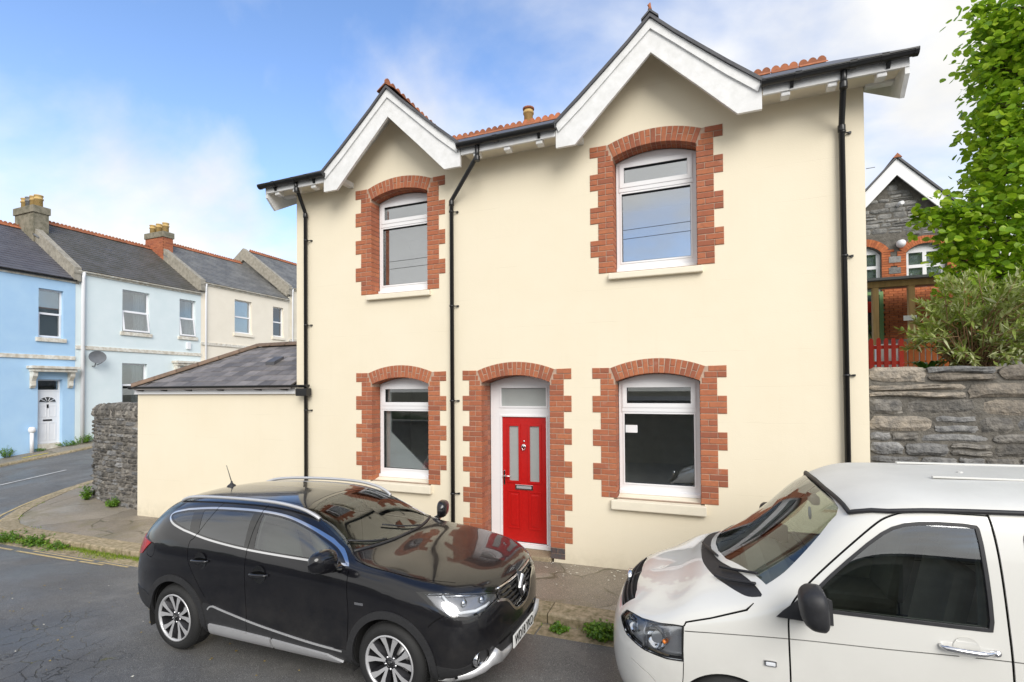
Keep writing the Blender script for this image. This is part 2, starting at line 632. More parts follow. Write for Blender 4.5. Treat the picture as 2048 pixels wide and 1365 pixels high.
def offset_line(pts, d):
    out = []
    for i, p in enumerate(pts):
        a, b = pts[max(i - 1, 0)], pts[min(i + 1, len(pts) - 1)]
        dx, dy = b[0] - a[0], b[1] - a[1]
        l = math.hypot(dx, dy)
        out.append((p[0] + d * dy / l, p[1] - d * dx / l))
    return out


KOf = resample(KO, .35)
KIf = offset_line(KOf, .32)
# pavement surface between kerb and walls, and under them
pv = MB()
inner = [(x, 1.2) if x > -12 else (-12.5, max(1.2, y)) for x, y in KIf]
rows = 7
for i in range(len(KIf) - 1):
    for r in range(rows):
        q = []
        for (k, s) in ((i, r), (i + 1, r), (i + 1, r + 1), (i, r + 1)):
            a, b = KIf[k], inner[k]
            t = s / rows
            x, y = lerp(a[0], b[0], t), lerp(a[1], b[1], t)
            q.append((x, y, zpave(x, y) - .002))
        pv.add(q, [(0, 1, 2, 3)], True)
po = pv.build('pavement', 'pavement_asphalt', recalc=True)
tag(po, kind='structure')
if sum(p.normal.z for p in po.data.polygons) < 0:
    po.data.flip_normals()


def kerb_run(name, line, width, zt, depth, joint, length, m, sel=lambda p: True, jitter=.006):
    """kerb laid stone by stone along a line; each stone is its own piece"""
    root = bpy.data.objects.new(name, None)
    COL.objects.link(root)
    tag(root, kind='structure')
    rnd = random.Random(3)
    pts = resample(line, .05)
    i = 0
    while i < len(pts) - 3:
        n = int(length * rnd.uniform(.75, 1.25) / .05)
        seg = pts[i:min(i + n + 1, len(pts))]
        i += n
        if len(seg) < 4 or not sel(seg[len(seg) // 2]):
            continue
        seg = [seg[0]] + seg[4:-4:4] + [seg[-1]]
        off = offset_line(seg, width)
        dz = rnd.uniform(-jitter, jitter)
        g = joint / 2
        k = len(seg)
        mb = MB()
        vs = []
        for j, (a, b) in enumerate(zip(seg, off)):
            if j in (0, k - 1):
                q = seg[1] if j == 0 else seg[-2]
                dd = math.dist(a, q)
                t = g / dd
                sh = (t * (q[0] - a[0]), t * (q[1] - a[1]))
                a = (a[0] + sh[0], a[1] + sh[1]); b = (b[0] + sh[0], b[1] + sh[1])
            za, zb = zt(*a) + dz, zt(*b) + dz
            c = .022
            fx, fy = (b[0] - a[0]) / width, (b[1] - a[1]) / width
            w = rnd.uniform(-.006, .006)
            vs += [(a[0] + fx * .004, a[1] + fy * .004, za - depth), (a[0] + w * fx, a[1] + w * fy, za - c), (a[0] + fx * c, a[1] + fy * c, za),
                   (b[0] - fx * .008, b[1] - fy * .008, zb + .002), (b[0], b[1], zb - depth)]
        fs = []
        for j in range(k - 1):
            for r in range(4):
                fs.append((j * 5 + r, j * 5 + r + 1, (j + 1) * 5 + r + 1, (j + 1) * 5 + r))
        fs += [(0, 1, 2, 3, 4), tuple((k - 1) * 5 + r for r in (4, 3, 2, 1, 0))]
        mb.add(vs, fs)
        mb.build('kerb_stone', m, root)
    return root


kerb_run('kerb', KO, .32, lambda x, y: zpave(x, y) + .004, .34, .014, 1.15, 'granite_kerb', lambda p: p[1] < 9 and p[0] < 12)
kerb_run('gutter_channel', [(9, -1.905), (-12.6, -1.905)], .29, lambda x, y: zroad(x, -1.9) + .012, .2, .02, 1.0, 'granite_kerb')
FK = [(-22.15, 40), (-22.15, -12)]
kerb_run('far_kerb', FK, .28, lambda x, y: .118 * max(y, -6) - .13, .3, .015, 1.1, 'granite_kerb', lambda p: p[1] < 14)
sheet('far_pavement', [-25, -22.43], lin(-12, 40, 40), lambda x, y: .118 * max(y, -6) - .135 if x > -24 else .118 * max(y, -6) - .135, 'pavement_asphalt')


# --- painted lines, thin sheets above the surface
def stripe(mb, pts, w, zf, dz=.005):
    pts = resample(pts, .25)
    o = offset_line(pts, w)
    for i in range(len(pts) - 1):
        q = [pts[i], pts[i + 1], o[i + 1], o[i]]
        mb.add([(x, y, zf(x, y) + dz) for x, y in q], [(0, 1, 2, 3)])


yl = MB()
for a, b in ((-14.2, -11.75), (-11.6, -9.9)):
    stripe(yl, [(b, -2.07), (a, -2.08)], .055, zroad)
stripe(yl, [(-9.8, -2.06), (-9.2, -2.04)][::-1], .05, zroad)
for a, b in ((-11.3, -9.6), (-9.45, -8.7)):
    stripe(yl, [(b, -1.965), (a, -1.97)], .045, zroad)
tag(yl.build('double_yellow_line', 'yellow_line'), kind='structure')
yl2 = MB()
K2 = [p for p in KOf if p[0] < -13.4 and p[1] < 12]
for d in (-.13, -.30):
    stripe(yl2, offset_line(K2, d), .07, zroad, .008)
tag(yl2.build('corner_yellow_line', 'yellow_line'), kind='structure')
wl = MB()
for a, b in ((-2.6, 2.42), (5.4, 9.4), (12.4, 16.4)):
    stripe(wl, [(-19.0, a), (-19.0, b)], .1, zroad, .012)
tag(wl.build('centre_line', 'white_line'), kind='structure')
yp = MB()
stripe(yp, [(-22.75, 3.0), (-22.75, 3.75)], .12, lambda x, y: .118 * y - .135, .01)
tag(yp.build('yellow_kerb_mark', 'yellow_paint'), kind='structure')
# ================================================================ the cream house
def brickmat(name, stops, sat=1.0):
    m, t, p, out = newmat(name)
    info = N(t, 'ShaderNodeObjectInfo'); geo = N(t, 'ShaderNodeNewGeometry')
    rv = mathn(t, 'FRACT', mathn(t, 'ADD', info.outputs['Random'], geo.outputs['Random Per Island']))
    c = ramp(t, rv, stops)
    v = geo.outputs['Position']
    c = mixcol(t, mathn(t, 'MULTIPLY', ramp(t, noise(t, v, 22, 5), [(.4, (0, 0, 0)), (.75, (1, 1, 1))]), .45), c, (.20, .085, .055))
    c = mixcol(t, mathn(t, 'MULTIPLY', ramp(t, noise(t, v, 6, 6, .7), [(.60, (0, 0, 0)), (.78, (1, 1, 1))]), .35), c, (.55, .42, .36))
    t.links.new(c, p.inputs['Base Color'])
    p.inputs['Roughness'].default_value = .85
    b = N(t, 'ShaderNodeBump', i_Strength=.5, i_Distance=.004)
    t.links.new(noise(t, v, 130, 5, .6), b.inputs['Height'])
    t.links.new(b.outputs[0], p.inputs['Normal'])


brickmat('red_brick', [(0, (.29, .095, .052)), (.2, (.38, .118, .056)), (.5, (.42, .135, .062)), (.8, (.46, .160, .072)), (1, (.36, .115, .062))])
brickmat('brown_brick', [(0, (.25, .10, .065)), (.3, (.36, .135, .08)), (.7, (.43, .165, .095)), (1, (.34, .14, .095))])
brickmat('dark_brick', [(0, (.05, .05, .055)), (1, (.09, .08, .08))])
mat('terracotta', (.44, .15, .065), .8, (.26, .10, .05), scale=9, bump=.3, rnd=.25)
mat('slate', (.10, .10, .11), .55, (.065, .065, .072), scale=3, bump=.3, bscale=30, rnd=.3)
mat('chimney_buff', (.60, .42, .16), .8, (.45, .30, .12), scale=6)
mat('red_door', (.50, .010, .008), .33, (.44, .008, .007), scale=30, bump=.10, bscale=24, bdist=.003)
mat('frosted_pane', (.36, .38, .37), .16, var=.05)
mat('step_concrete', (.40, .32, .21), .9, (.24, .19, .12), scale=40, bump=.6, bscale=90)

HX0, HX1 = -7.14, 1.76
house = thing('house', 'cream rendered two storey house with two white gables and red brick window surrounds', 'house', (-2.7, .2, 0))
OPEN_H, COURSE = .555, .0805
ARC_R = 1.455
ARC_A = math.asin(OPEN_H / ARC_R)
# (kind, centre x, bottom z, courses, reveal depth)
OPENINGS = {'UL': (-4.897, 4.215, 23, .225), 'UR': (-.7125, 4.215, 23, .225), 'LL': (-4.893, 1.008, 23, .225),
            'LR': (-.705, 1.008, 23, .225), 'D': (-2.806, .045, 35, .335)}


def arch_pts(c, zs, n=14, half=OPEN_H, grow=0.):
    """intrados from right springing to left springing"""
    zc = zs - ARC_R * math.cos(ARC_A)
    r = ARC_R + grow
    return [(c + r * math.sin(a), zc + r * math.cos(a)) for a in lin(ARC_A, -ARC_A, n)]


def opening_poly(c, zb, zs, grow=0.):
    h = OPEN_H + grow
    return [(c - h, zb - grow), (c + h, zb - grow)] + [(c + h, zs)] + arch_pts(c, zs, grow=grow)[1:-1] + [(c - h, zs)]


def springing(zb, n):
    return zb + n * COURSE - .205


wall_holes = []
for k, (c, zb, n, d) in OPENINGS.items():
    wall_holes.append(opening_poly(c, zb - .05, springing(zb, n), .05))
outline = [(HX0, -.45), (HX1, -.45), (HX1, 6.33), (.62, 6.33), (-.69, 7.38), (-2.0, 6.33), (-3.5, 6.33), (-4.83, 7.38), (-6.14, 6.33), (HX0, 6.33)]
MB().plate(outline, wall_holes, 0., .32).build('front_wall', 'cream_render', house)
MB().box(HX0 + .002, HX0 + .3, .318, 6.6, -.45, 6.3).build('side_wall', 'cream_render', house)
MB().box(HX1 - .3, HX1 - .002, .318, 6.6, -.45, 6.3).build('side_wall', 'cream_render', house)
MB().box(HX0 + .29, HX1 - .29, 6.3, 6.6, -.45, 6.3).build('rear_wall', 'cream_render', house)
for x in (HX0 + .01, HX1 - .02 - .26):
    MB().prism([(.33, 6.29), (6.6, 6.29), (3.3, 8.3)], x, x + .27, 'x').build('side_gable', 'cream_render', house)


def brick_mesh(lx, ly, lz, key={}):
    k = (round(lx, 3), round(ly, 3), round(lz, 3))
    if k not in key:
        mb = MB()
        b = .004
        # chamfered on the weather side
        x, y, z = lx / 2, ly, lz / 2
        f = [(-x + b, 0, -z + b), (x - b, 0, -z + b), (x - b, 0, z - b), (-x + b, 0, z - b)]
        g = [(-x, b, -z), (x, b, -z), (x, b, z), (-x, b, z)]
        h = [(-x, y, -z), (x, y, -z), (x, y, z), (-x, y, z)]
        mb.add(f + g + h, [(0, 1, 2, 3)] + [(i, i + 4, (i + 1) % 4 + 4, (i + 1) % 4) for i in range(4)] +
               [(i + 4, i + 8, (i + 1) % 4 + 8, (i + 1) % 4 + 4) for i in range(4)] + [(11, 10, 9, 8)])
        key[k] = mb.mesh('brick')
    return key[k]


def surround(key, singles, bm_name):
    c, zb, n, dep = OPENINGS[key]
    zs = springing(zb, n)
    zt = zb + n * COURSE
    rnd = random.Random(hash(key) % 99 + 5 if False else sum(map(ord, key)))
    nb = n // 3
    wide = lambda i: (i // 3) % 2 == 1
    NAR, WID = .78, .897
    # toothed mortar bed
    right, left = [], []
    for i in range(n):
        w = WID if wide(i) else NAR
        z0, z1 = zb + i * COURSE, zb + (i + 1) * COURSE
        for z in (z0, z1):
            right.append((c + w - .002, z)); left.append((c - w + .002, z))
    ext = arch_pts(c, zs, 12, grow=.213)
    outer = right + ext + left[::-1]
    cl = [outer[0]]
    for p in outer[1:]:
        if math.dist(p, cl[-1]) > 1e-4:
            cl.append(p)
    inn = opening_poly(c, zb - .02, zs, .013)
    inn = [(x, max(z, zb + .002)) for x, z in inn]
    mo = MB().plate(cl, [inn], -.003, dep + .003).build('brick_surround', 'mortar', house)
    stuff = MB()
    extra = MB()
    dark = MB()

    def put(xc, y0, zc, lx, ly, lz, rot=0., vis=True, low=False):
        lx -= .009; lz -= .010
        y0 += rnd.uniform(-.002, .002)
        if low:
            dark.add([(xc + sx * lx / 2, y, zc + sz * lz / 2) for sx in (-1, 1) for y in (y0, y0 + ly) for sz in (-1, 1)],
                     [(0, 1, 3, 2), (4, 6, 7, 5), (0, 4, 5, 1), (2, 3, 7, 6), (0, 2, 6, 4), (1, 5, 7, 3)])
            return
        if singles and vis:
            place('brick', brick_mesh(lx, ly, lz), bm_name, mo, (xc, y0, zc), (0, rot, 0))
        else:
            me = brick_mesh(lx, ly, lz)
            mtx = Matrix.Translation((xc, y0, zc)) @ Matrix.Rotation(rot, 4, 'Y')
            (stuff if vis else extra).add([mtx @ v.co for v in me.vertices], [tuple(p.vertices) for p in me.polygons])

    Y0 = -.011
    for s in (-1, 1):
        for i in range(n):
            zc = zb + (i + .5) * COURSE
            lo = key == 'D' and i < (2 if s > 0 else 0)
            a = OPEN_H
            if zc + COURSE / 2 > zs:                       # beside the skewback of the arch
                a = OPEN_H + .015 + (zc + .03 - zs) * .41
            w = WID if wide(i) else NAR
            full = i % 2 == (0 if s > 0 else 1)
            if wide(i):
                cuts = [(a, OPEN_H + .112, .225), (OPEN_H + .112, w, .105)] if full else [(a, OPEN_H + .225, .105), (OPEN_H + .225, w, .105)]
            else:
                cuts = [(a, w, .105)] if full else [(a, OPEN_H + .112, .225), (OPEN_H + .112, w, .105)]
            for k, (x0, x1, d) in enumerate(cuts):
                if x1 - x0 < .03:
                    continue
                put(c + s * (x0 + x1) / 2, Y0, zc, x1 - x0, (dep if d > .2 and dep < .3 else d) - Y0 - .004, COURSE, low=lo)
                if k == 0 and d < .2 and zc < zs:          # bricks deeper in the reveal
                    put(c + s * (x0 + .055), .115, zc, .11, .225 - .12, COURSE, vis=False, low=lo)
            if dep > .3 and zc < zs:
                put(c + s * (OPEN_H + .055), .232 if i % 2 else .232, zc, .11, .10, COURSE, vis=False, low=lo)
    nv = 17
    zc0 = zs - ARC_R * math.cos(ARC_A)
    for i in range(nv):
        ang = lerp(-ARC_A, ARC_A, (i + .5) / nv)
        wdt = 2 * ARC_A * (ARC_R + .04) / nv
        pieces = [(.0, .213)] if i % 2 == 0 else ([(0., .105), (.108, .213)] if i % 4 == 1 else [(0., .108), (.108, .213)])
        for (r0, r1) in pieces:
            rm = ARC_R + (r0 + r1) / 2
            put(c + rm * math.sin(ang), Y0, zc0 + rm * math.cos(ang), wdt, .105, r1 - r0, rot=ang)
        rm = ARC_R + .055
        put(c + rm * math.sin(ang), .115, zc0 + rm * math.cos(ang), wdt, dep - .12, .11, rot=ang, vis=False)
    for mb, nm in ((stuff, 'surround_bricks'), (extra, 'reveal_bricks')):
        if mb.v:
            tag(mb.build(nm, bm_name, mo), kind='stuff')
    if dark.v:
        tag(dark.build('painted_bricks', 'dark_brick', mo), kind='stuff')


surround('UR', True, 'red_brick')
surround('LR', True, 'red_brick')
surround('UL', False, 'red_brick')
surround('LL', False, 'red_brick')
surround('D', True, 'brown_brick')


def window(key, glass):
    c, zb, n, dep = OPENINGS[key]
    zs = springing(zb, n)
    Y = dep
    f0 = zb + .072
    tr0, tr1 = zb + 1.235, zb + 1.275
    op = opening_poly(c, f0, zs, -.002)
    op = [(x, max(z, f0)) for x, z in op]
    main = [(c - .49, f0 + .10), (c + .49, f0 + .10), (c + .49, tr0 - .035), (c - .49, tr0 - .035)]
    top = [(c - .47, tr1 + .03), (c + .47, tr1 + .03), (c + .47, zs - .055), (c - .47, zs - .055)]
    fr = MB().plate(op, [main, top], Y, Y + .07).build('window_frame', 'white_upvc', house)

    def ring(x0, x1, z0, z1, w, y0, y1):
        return MB().plate([(x0, z0), (x1, z0), (x1, z1), (x0, z1)], [[(x0 + w, z0 + w), (x1 - w, z0 + w), (x1 - w, z1 - w), (x0 + w, z1 - w)]], y0, y1)
    ring(c - .50, c + .50, tr1, zs - .02, .062, Y - .022, Y + .05).build('top_light_sash', 'white_upvc', fr)
    ring(c - .497, c + .497, f0 + .093, tr0 - .028, .022, Y - .010, Y + .05).build('glazing_bead', 'white_upvc', fr)
    ring(c - .442, c + .442, tr1 + .058, zs - .078, .008, Y - .012, Y + .04).build('gasket', 'black_plastic', fr)
    ring(c - .477, c + .477, f0 + .113, tr0 - .048, .007, Y - .006, Y + .04).build('gasket', 'black_plastic', fr)
    MB().bbox(c - .553, c + .553, Y - .05, Y + .03, f0 - .035, f0 + .012, .006).build('cill', 'white_upvc', fr)
    MB().box(c - .51, c + .51, Y - .014, Y + .02, tr0 - .02, tr1 + .004).build('transom', 'white_upvc', fr)
    MB().box(c - .482, c + .482, Y + .030, Y + .036, f0 + .10, tr0 - .036).build('pane', glass, fr)
    MB().box(c - .45, c + .45, Y + .024, Y + .030, tr1 + .045, zs - .07).build('pane', glass, fr)
    # masonry sill below
    zs0 = zb - .105 if zb > 3 else zb - .15
    MB().bbox(c - .63, c + .63, -.075, dep + .02, zs0, zb - .018, .014).build('window_sill', 'cream_sill', house)
    MB().prism([(-.07, zb - .03), (dep + .03, zb - .03), (dep + .03, f0 - .02)], c - .552, c + .552, 'x').build('sill_slope', 'cream_sill', house)


for k in ('UL', 'UR'):
    window(k, 'window_glass_boosted')
for k in ('LL', 'LR'):
    window(k, 'window_glass')

# rooms behind the glass
shell = MB()
for (x0, x1, z0, z1) in ((HX0 + .32, -2.1, .06, 3.1), (-2.05, HX1 - .32, .06, 3.1), (HX0 + .32, -2.75, 3.35, 6.2), (-2.7, HX1 - .32, 3.35, 6.2)):
    y0, y1 = .345, 3.3
    v = [(x, y, z) for x in (x0, x1) for y in (y0, y1) for z in (z0, z1)]
    shell.add(v, [(0, 1, 3, 2), (4, 6, 7, 5), (2, 3, 7, 6), (0, 2, 6, 4), (1, 5, 7, 3)])
shell.build('rooms', 'plaster_room', house, recalc=False)

# ---- the front door
c, zb, n, dep = OPENINGS['D']
zs = springing(zb, n)
Y = dep
LX0, LX1, LZ0, LZ1 = -3.163, -2.416, .125, 2.113
dfr = MB().plate([(x, max(z, .06)) for x, z in opening_poly(c, .06, zs, -.002)],
                 [[(LX0, LZ0), (LX1, LZ0), (LX1, LZ1), (LX0, LZ1)], [(-3.18, 2.275), (-2.40, 2.275), (-2.40, 2.588), (-3.18, 2.588)]], Y, Y + .08).build('door_frame', 'white_upvc', house)
MB().plate([(LX0 - .028, LZ0 + .0), (LX1 + .028, LZ0), (LX1 + .028, LZ1 + .03), (LX0 - .028, LZ1 + .03)], [[(LX0 - .004, LZ0 - .01), (LX1 + .004, LZ0 - .01), (LX1 + .004, LZ1 + .004), (LX0 - .004, LZ1 + .004)]], Y - .012, Y + .02).build('door_stop', 'white_upvc', dfr)
MB().box(-3.19, -2.39, Y + .03, Y + .036, 2.27, 2.592).build('fanlight_pane', 'frosted_pane', dfr)
MB().plate([(-3.195, 2.26), (-2.385, 2.26), (-2.385, 2.603), (-3.195, 2.603)], [[(-3.168, 2.287), (-2.412, 2.287), (-2.412, 2.576), (-3.168, 2.576)]], Y - .012, Y + .02).build('glazing_bead', 'white_upvc', dfr)
MB().bbox(-3.36, -2.252, Y - .06, Y + .05, .055, .118, .006).build('threshold', 'white_upvc', dfr)
P1, P2, PZ0, PZ1 = (-3.05, -2.872), (-2.700, -2.524), 1.083, 1.975
door = MB().plate([(LX0 + .004, LZ0 + .005), (LX1 - .004, LZ0 + .005), (LX1 - .004, LZ1 - .004), (LX0 + .004, LZ1 - .004)],
                  [[(a, PZ0), (b, PZ0), (b, PZ1), (a, PZ1)] for a, b in (P1, P2)], Y + .014, Y + .058).build('front_door', 'red_door', house)
tag(door, 'glossy red front door with two tall glazed panels')
for a, b in (P1, P2):
    MB().plate([(a - .025, PZ0 - .025), (b + .025, PZ0 - .025), (b + .025, PZ1 + .025), (a - .025, PZ1 + .025)], [[(a + .008, PZ0 + .008), (b - .008, PZ0 + .008), (b - .008, PZ1 - .008), (a + .008, PZ1 - .008)]], Y + .002, Y + .03).build('panel_moulding', 'red_door', door)
    MB().box(a - .004, b + .004, Y + .026, Y + .032, PZ0 - .004, PZ1 + .004).build('door_pane', 'frosted_pane', door)
    # lower raised panel
    z0, z1 = .33, .93
    MB().plate([(a - .02, z0), (b + .02, z0), (b + .02, z1), (a - .02, z1)], [[(a, z0 + .02), (b, z0 + .02), (b, z1 - .02), (a, z1 - .02)]], Y + .004, Y + .03).build('panel_moulding', 'red_door', door)
    MB().bbox(a + .03, b - .03, Y + .006, Y + .03, z0 + .05, z1 - .05, .008).build('raised_panel', 'red_door', door)
lb = MB().bbox(-2.94, -2.64, Y - .004, Y + .03, .955, 1.035, .006).build('letter_plate', 'chrome', door)
MB().box(-2.915, -2.665, Y - .008, Y - .002, .975, 1.015).build('letter_flap', 'brushed_silver', lb)
kn = MB().lathe([(.0, 0), (.028, 0), (.034, .012), (.02, .024), (0, .026)], (-2.787, Y + .012 - .026, 1.655), 'y', 12).build('knocker', 'chrome', door)
MB().tube([(-2.787 + .034 * math.sin(a), Y - .016, 1.635 - .045 * math.cos(a) + .0) for a in lin(-2.6, 2.6, 14)], .007, 6).build('knocker_ring', 'chrome', kn)
MB().lathe([(0, -.012), (.013, -.01), (.016, 0), (0, .004)], (-2.787, Y + .008, 1.73), 'y', 10).build('spy_hole', 'chrome', door)
hd = MB().bbox(-3.143, -3.113, Y + .0, Y + .02, 1.02, 1.25, .005).build('handle_plate', 'chrome', door)
MB().tube([(-3.128, Y + .0, 1.165), (-3.128, Y - .045, 1.165), (-3.10, Y - .05, 1.166), (-3.0, Y - .048, 1.167)], .009, 8).build('lever', 'chrome', hd)
MB().bbox(-3.37, -2.24, -.03, Y - .05, -.10, .052, .012).build('door_step', 'step_concrete', house)

# ---- roof
RIDGE_Y, RIDGE_Z, EAVE_Y, EAVE_Z = 3.3, 8.44, -.43, 6.315
SL = (RIDGE_Z - EAVE_Z) / (RIDGE_Y - EAVE_Y)
YW = .06
ZW = EAVE_Z + SL * (YW - EAVE_Y)
roof = MB().prism([(YW, ZW), (RIDGE_Y, RIDGE_Z), (7.03, EAVE_Z), (7.03, EAVE_Z - .05), (RIDGE_Y, RIDGE_Z - .055), (YW, ZW - .05)], HX0 - .36, HX1 + .36, 'x').build('main_roof', 'slate', house)
for x0, x1 in ((HX0 - .359, -6.12), (-3.54, -1.98), (.60, HX1 + .359)):
    MB().prism([(EAVE_Y, EAVE_Z + .001), (YW + .02, ZW + SL * .02 + .001), (YW + .02, ZW - .048), (EAVE_Y, EAVE_Z - .049)], x0, x1, 'x').build('eaves_slates', 'slate', roof)
TOPL = [(0, 7.44), (.30, 7.15), (.62, 6.865), (.95, 6.575), (1.31, 6.285)]
BOTL = [(0, 7.00), (.30, 6.70), (.57, 6.435), (1.035, 5.965), (1.31, 5.965)]
for gx in (-4.83, -.69):
    prof = [(gx - x, z + .055) for x, z in TOPL[::-1]] + [(gx + x, z + .055) for x, z in TOPL[1:]]
    prof[0] = (gx - 1.345, 6.30); prof[-1] = (gx + 1.345, 6.30)
    low = [(x, z - .05) for x, z in prof]
    g = MB()
    n = len(prof)
    pts = prof + low[::-1]
    g.prism(pts, -.455, 2.0)
    gr = g.build('gable_roof', 'slate', house)
    bp = [(gx - x, z) for x, z in TOPL[::-1]] + [(gx + x, z) for x, z in TOPL[1:]]
    bq = [(gx - x, z) for x, z in BOTL[::-1]] + [(gx + x, z) for x, z in BOTL[1:]]
    bb = MB().prism(bp + bq[::-1], -.40, -.355).build('bargeboard', 'white_paint', house)
    # raised fillet along the top edge
    fil = [(x, z) for x, z in bp] + [(gx + (x - gx) * .965, z - (.105 if abs(x - gx) > .01 else .135)) for x, z in bp][::-1]
    MB().prism(fil, -.425, -.3995).build('barge_fillet', 'white_paint', bb)
    # soffit boarding between barge and wall, following the slope
    so = [(x, z - .012) for x, z in bp]
    MB().prism(so + [(x, z - .035) for x, z in so][::-1], -.356, .02).build('gable_soffit', 'white_paint', house)
    MB().bbox(gx - 1.10, gx - 1.0, -.34, .0, 6.13, 6.22, .01).build('purlin_end', 'white_paint', house)


def crest_tile():
    mb = MB()
    ln, b = .44, .16
    xs = lin(0, ln, 19)
    # saddle
    mb.add([(x, s * b, -.10 if s else .0) for x in (0, ln) for s in (-1, 0, 1)] + [(x, s * b, -.085 if s else .025) for x in (0, ln) for s in (-1, 0, 1)],
           [(0, 1, 4, 3), (1, 2, 5, 4), (6, 9, 10, 7), (7, 10, 11, 8), (0, 3, 9, 6), (2, 8, 11, 5), (0, 6, 7, 1), (1, 7, 8, 2), (3, 4, 10, 9), (4, 5, 11, 10)])
    top = [(x, .052 + .062 * abs(math.sin(3 * math.pi * x / ln)) ** .7) for x in xs]
    poly = [(0, .0), (ln, .0)] + top[::-1]
    mb.prism(poly, -.012, .012)
    return mb.mesh('ridge_tile')


CT = crest_tile()
for i in range(21):
    x = HX0 - .33 + i * .452
    if x + .44 > HX1 + .36:
        break
    place('ridge_tile', CT, 'terracotta', roof, (x, RIDGE_Y, RIDGE_Z + .02 + random.uniform(-.006, .006)), (random.uniform(-.02, .02), 0, 0))
for gx in (-4.83, -.69):
    gr = [o for o in house.children if o.name.startswith('gable_roof')][0 if gx < -2 else 1]
    if gx < -2:
        for i in range(5):
            place('ridge_tile', CT, 'terracotta', gr, (gx, -.47 + i * .452, 7.50 + random.uniform(-.004, .004)), (0, 0, math.pi / 2))
    else:
        MB().prism([(-.11, -.075), (0, .03), (.11, -.075), (.11, -.10), (0, 0.0), (-.11, -.10)], 0, 2.2).build('ridge_cap', 'slate', gr).location = (gx, -.47, 7.505)
        MB().tube([(gx, -.44, 7.53), (gx, -.44, 7.575), (gx - .008, -.44, 7.60), (gx + .006, -.44, 7.63)], [.028, .018, .024, .006], 7).build('finial', 'terracotta', gr)

# eaves: fascia, soffit, rafter feet
for x0, x1 in ((HX0 - .34, -6.15), (-3.51, -2.01), (.63, HX1 + .34)):
    MB().box(x0, x1, -.395, -.36, 6.135, 6.27).build('fascia', 'white_paint', house)
    MB().box(max(x0, HX0 - .30), min(x1, HX1 + .30), -.358, .0 if x0 > -7 and x1 < 1.7 else .0, 6.20, 6.225).build('soffit', 'cream_sill', house)
    k = max(2, int((x1 - x0) / .42))
    for i in range(k):
        x = lerp(x0 + .25, x1 - .25, i / (k - 1))
        MB().bbox(x - .05, x + .05, -.375, -.25, 6.085, 6.199, .015).build('rafter_foot', 'white_paint', house)
for X0 in (HX0 - .345, HX1 + .30):
    pl = [(-.385, 6.295), (RIDGE_Y, 8.40), (7.0, 6.295), (7.0, 6.06), (6.8, 5.88), (RIDGE_Y, 7.98), (-.20, 5.88), (-.385, 6.06)]
    MB().prism(pl, X0, X0 + .045, 'x').build('side_bargeboard', 'white_paint', house)
    xa, xb = (X0 + .045, HX0) if X0 < 0 else (HX1, X0)
    MB().prism([(-.36, 6.235), (RIDGE_Y, 8.33), (RIDGE_Y, 8.36), (-.36, 6.262)], xa, xb, 'x').build('side_soffit', 'soffit_paint', house)
    for yy, zz in ((.0, 6.17), (.9, 6.70)):
        MB().bbox(xa + .01, xb - .0, yy - .05, yy + .05, zz, zz + .12, .01).build('purlin_end', 'white_paint', house)


def half_gutter(mb, x0, x1, y, z, r=.056):
    a = [(y + r * math.cos(t), z + r * math.sin(t)) for t in lin(math.pi, 2 * math.pi, 11)]
    b = [(y + (r - .006) * math.cos(t), z + (r - .006) * math.sin(t)) for t in lin(2 * math.pi, math.pi, 11)]
    lip = [(y + r + .006, z + .01), (y + r - .008, z + .01)]
    mb.prism(a + b, x0, x1, 'x')
    mb.prism([(y - r - .008, z - .008), (y - r + .006, z - .008), (y - r + .006, z + .008), (y - r - .008, z + .008)], x0, x1, 'x')
    for xe in (x0, x1):
        mb.prism([(y + (r + .006) * math.cos(t), z + (r + .006) * math.sin(t)) for t in lin(math.pi, 2 * math.pi, 11)] + [(y + r, z + .012), (y - r, z + .012)], xe - .03, xe + .012, 'x')


GY, GZ = -.455, 6.262
for x0, x1, joints in ((-7.53, -6.10, (-7.2, -6.75, -6.45)), (-3.51, -2.0, (-2.9,)), (.64, 2.15, (1.0, 1.55, 1.85))):
    mb = MB()
    half_gutter(mb, x0, x1, GY, GZ)
    g = mb.build('gutter', 'black_plastic', house)
    for x in joints:
        MB().prism([(GY + .064 * math.cos(t), GZ + .064 * math.sin(t)) for t in lin(math.pi, 2 * math.pi, 11)] + [(GY + .05, GZ + .014), (GY - .064, GZ + .014)], x - .035, x + .035, 'x').build('gutter_union', 'black_plastic', g)
    for x in lin(x0 + .3, x1 - .25, 2):
        MB().prism([(-.395, 6.27), (-.395, 6.15), (-.41, 6.15), (-.45, 6.205), (-.45, 6.22)], x - .018, x + .018, 'x').build('gutter_bracket', 'black_plastic', g)


def downpipe(path, clips, zlast, r=.034):
    p = MB().tube(path, r, 12).build('downpipe', 'black_plastic', house)
    for q in path[1:-1]:
        MB().lathe([(r + .007, -.05), (r + .009, -.04), (r + .009, .02), (r + .006, .03)], (q[0], q[1], q[2] - .03), 'z', 12).build('pipe_socket', 'black_plastic', p)
    x, y = path[-1][0], path[-1][1]
    for z in clips:
        MB().lathe([(r + .006, -.014), (r + .006, .014)], (x, y, z), 'z', 12).tube([(x + .02, y + .01, z), (x + .085, y + .045, z)], .009, 6).box(x + .07, x + .1, y + .03, .0, z - .012, z + .012).build('pipe_clip', 'black_plastic', p)


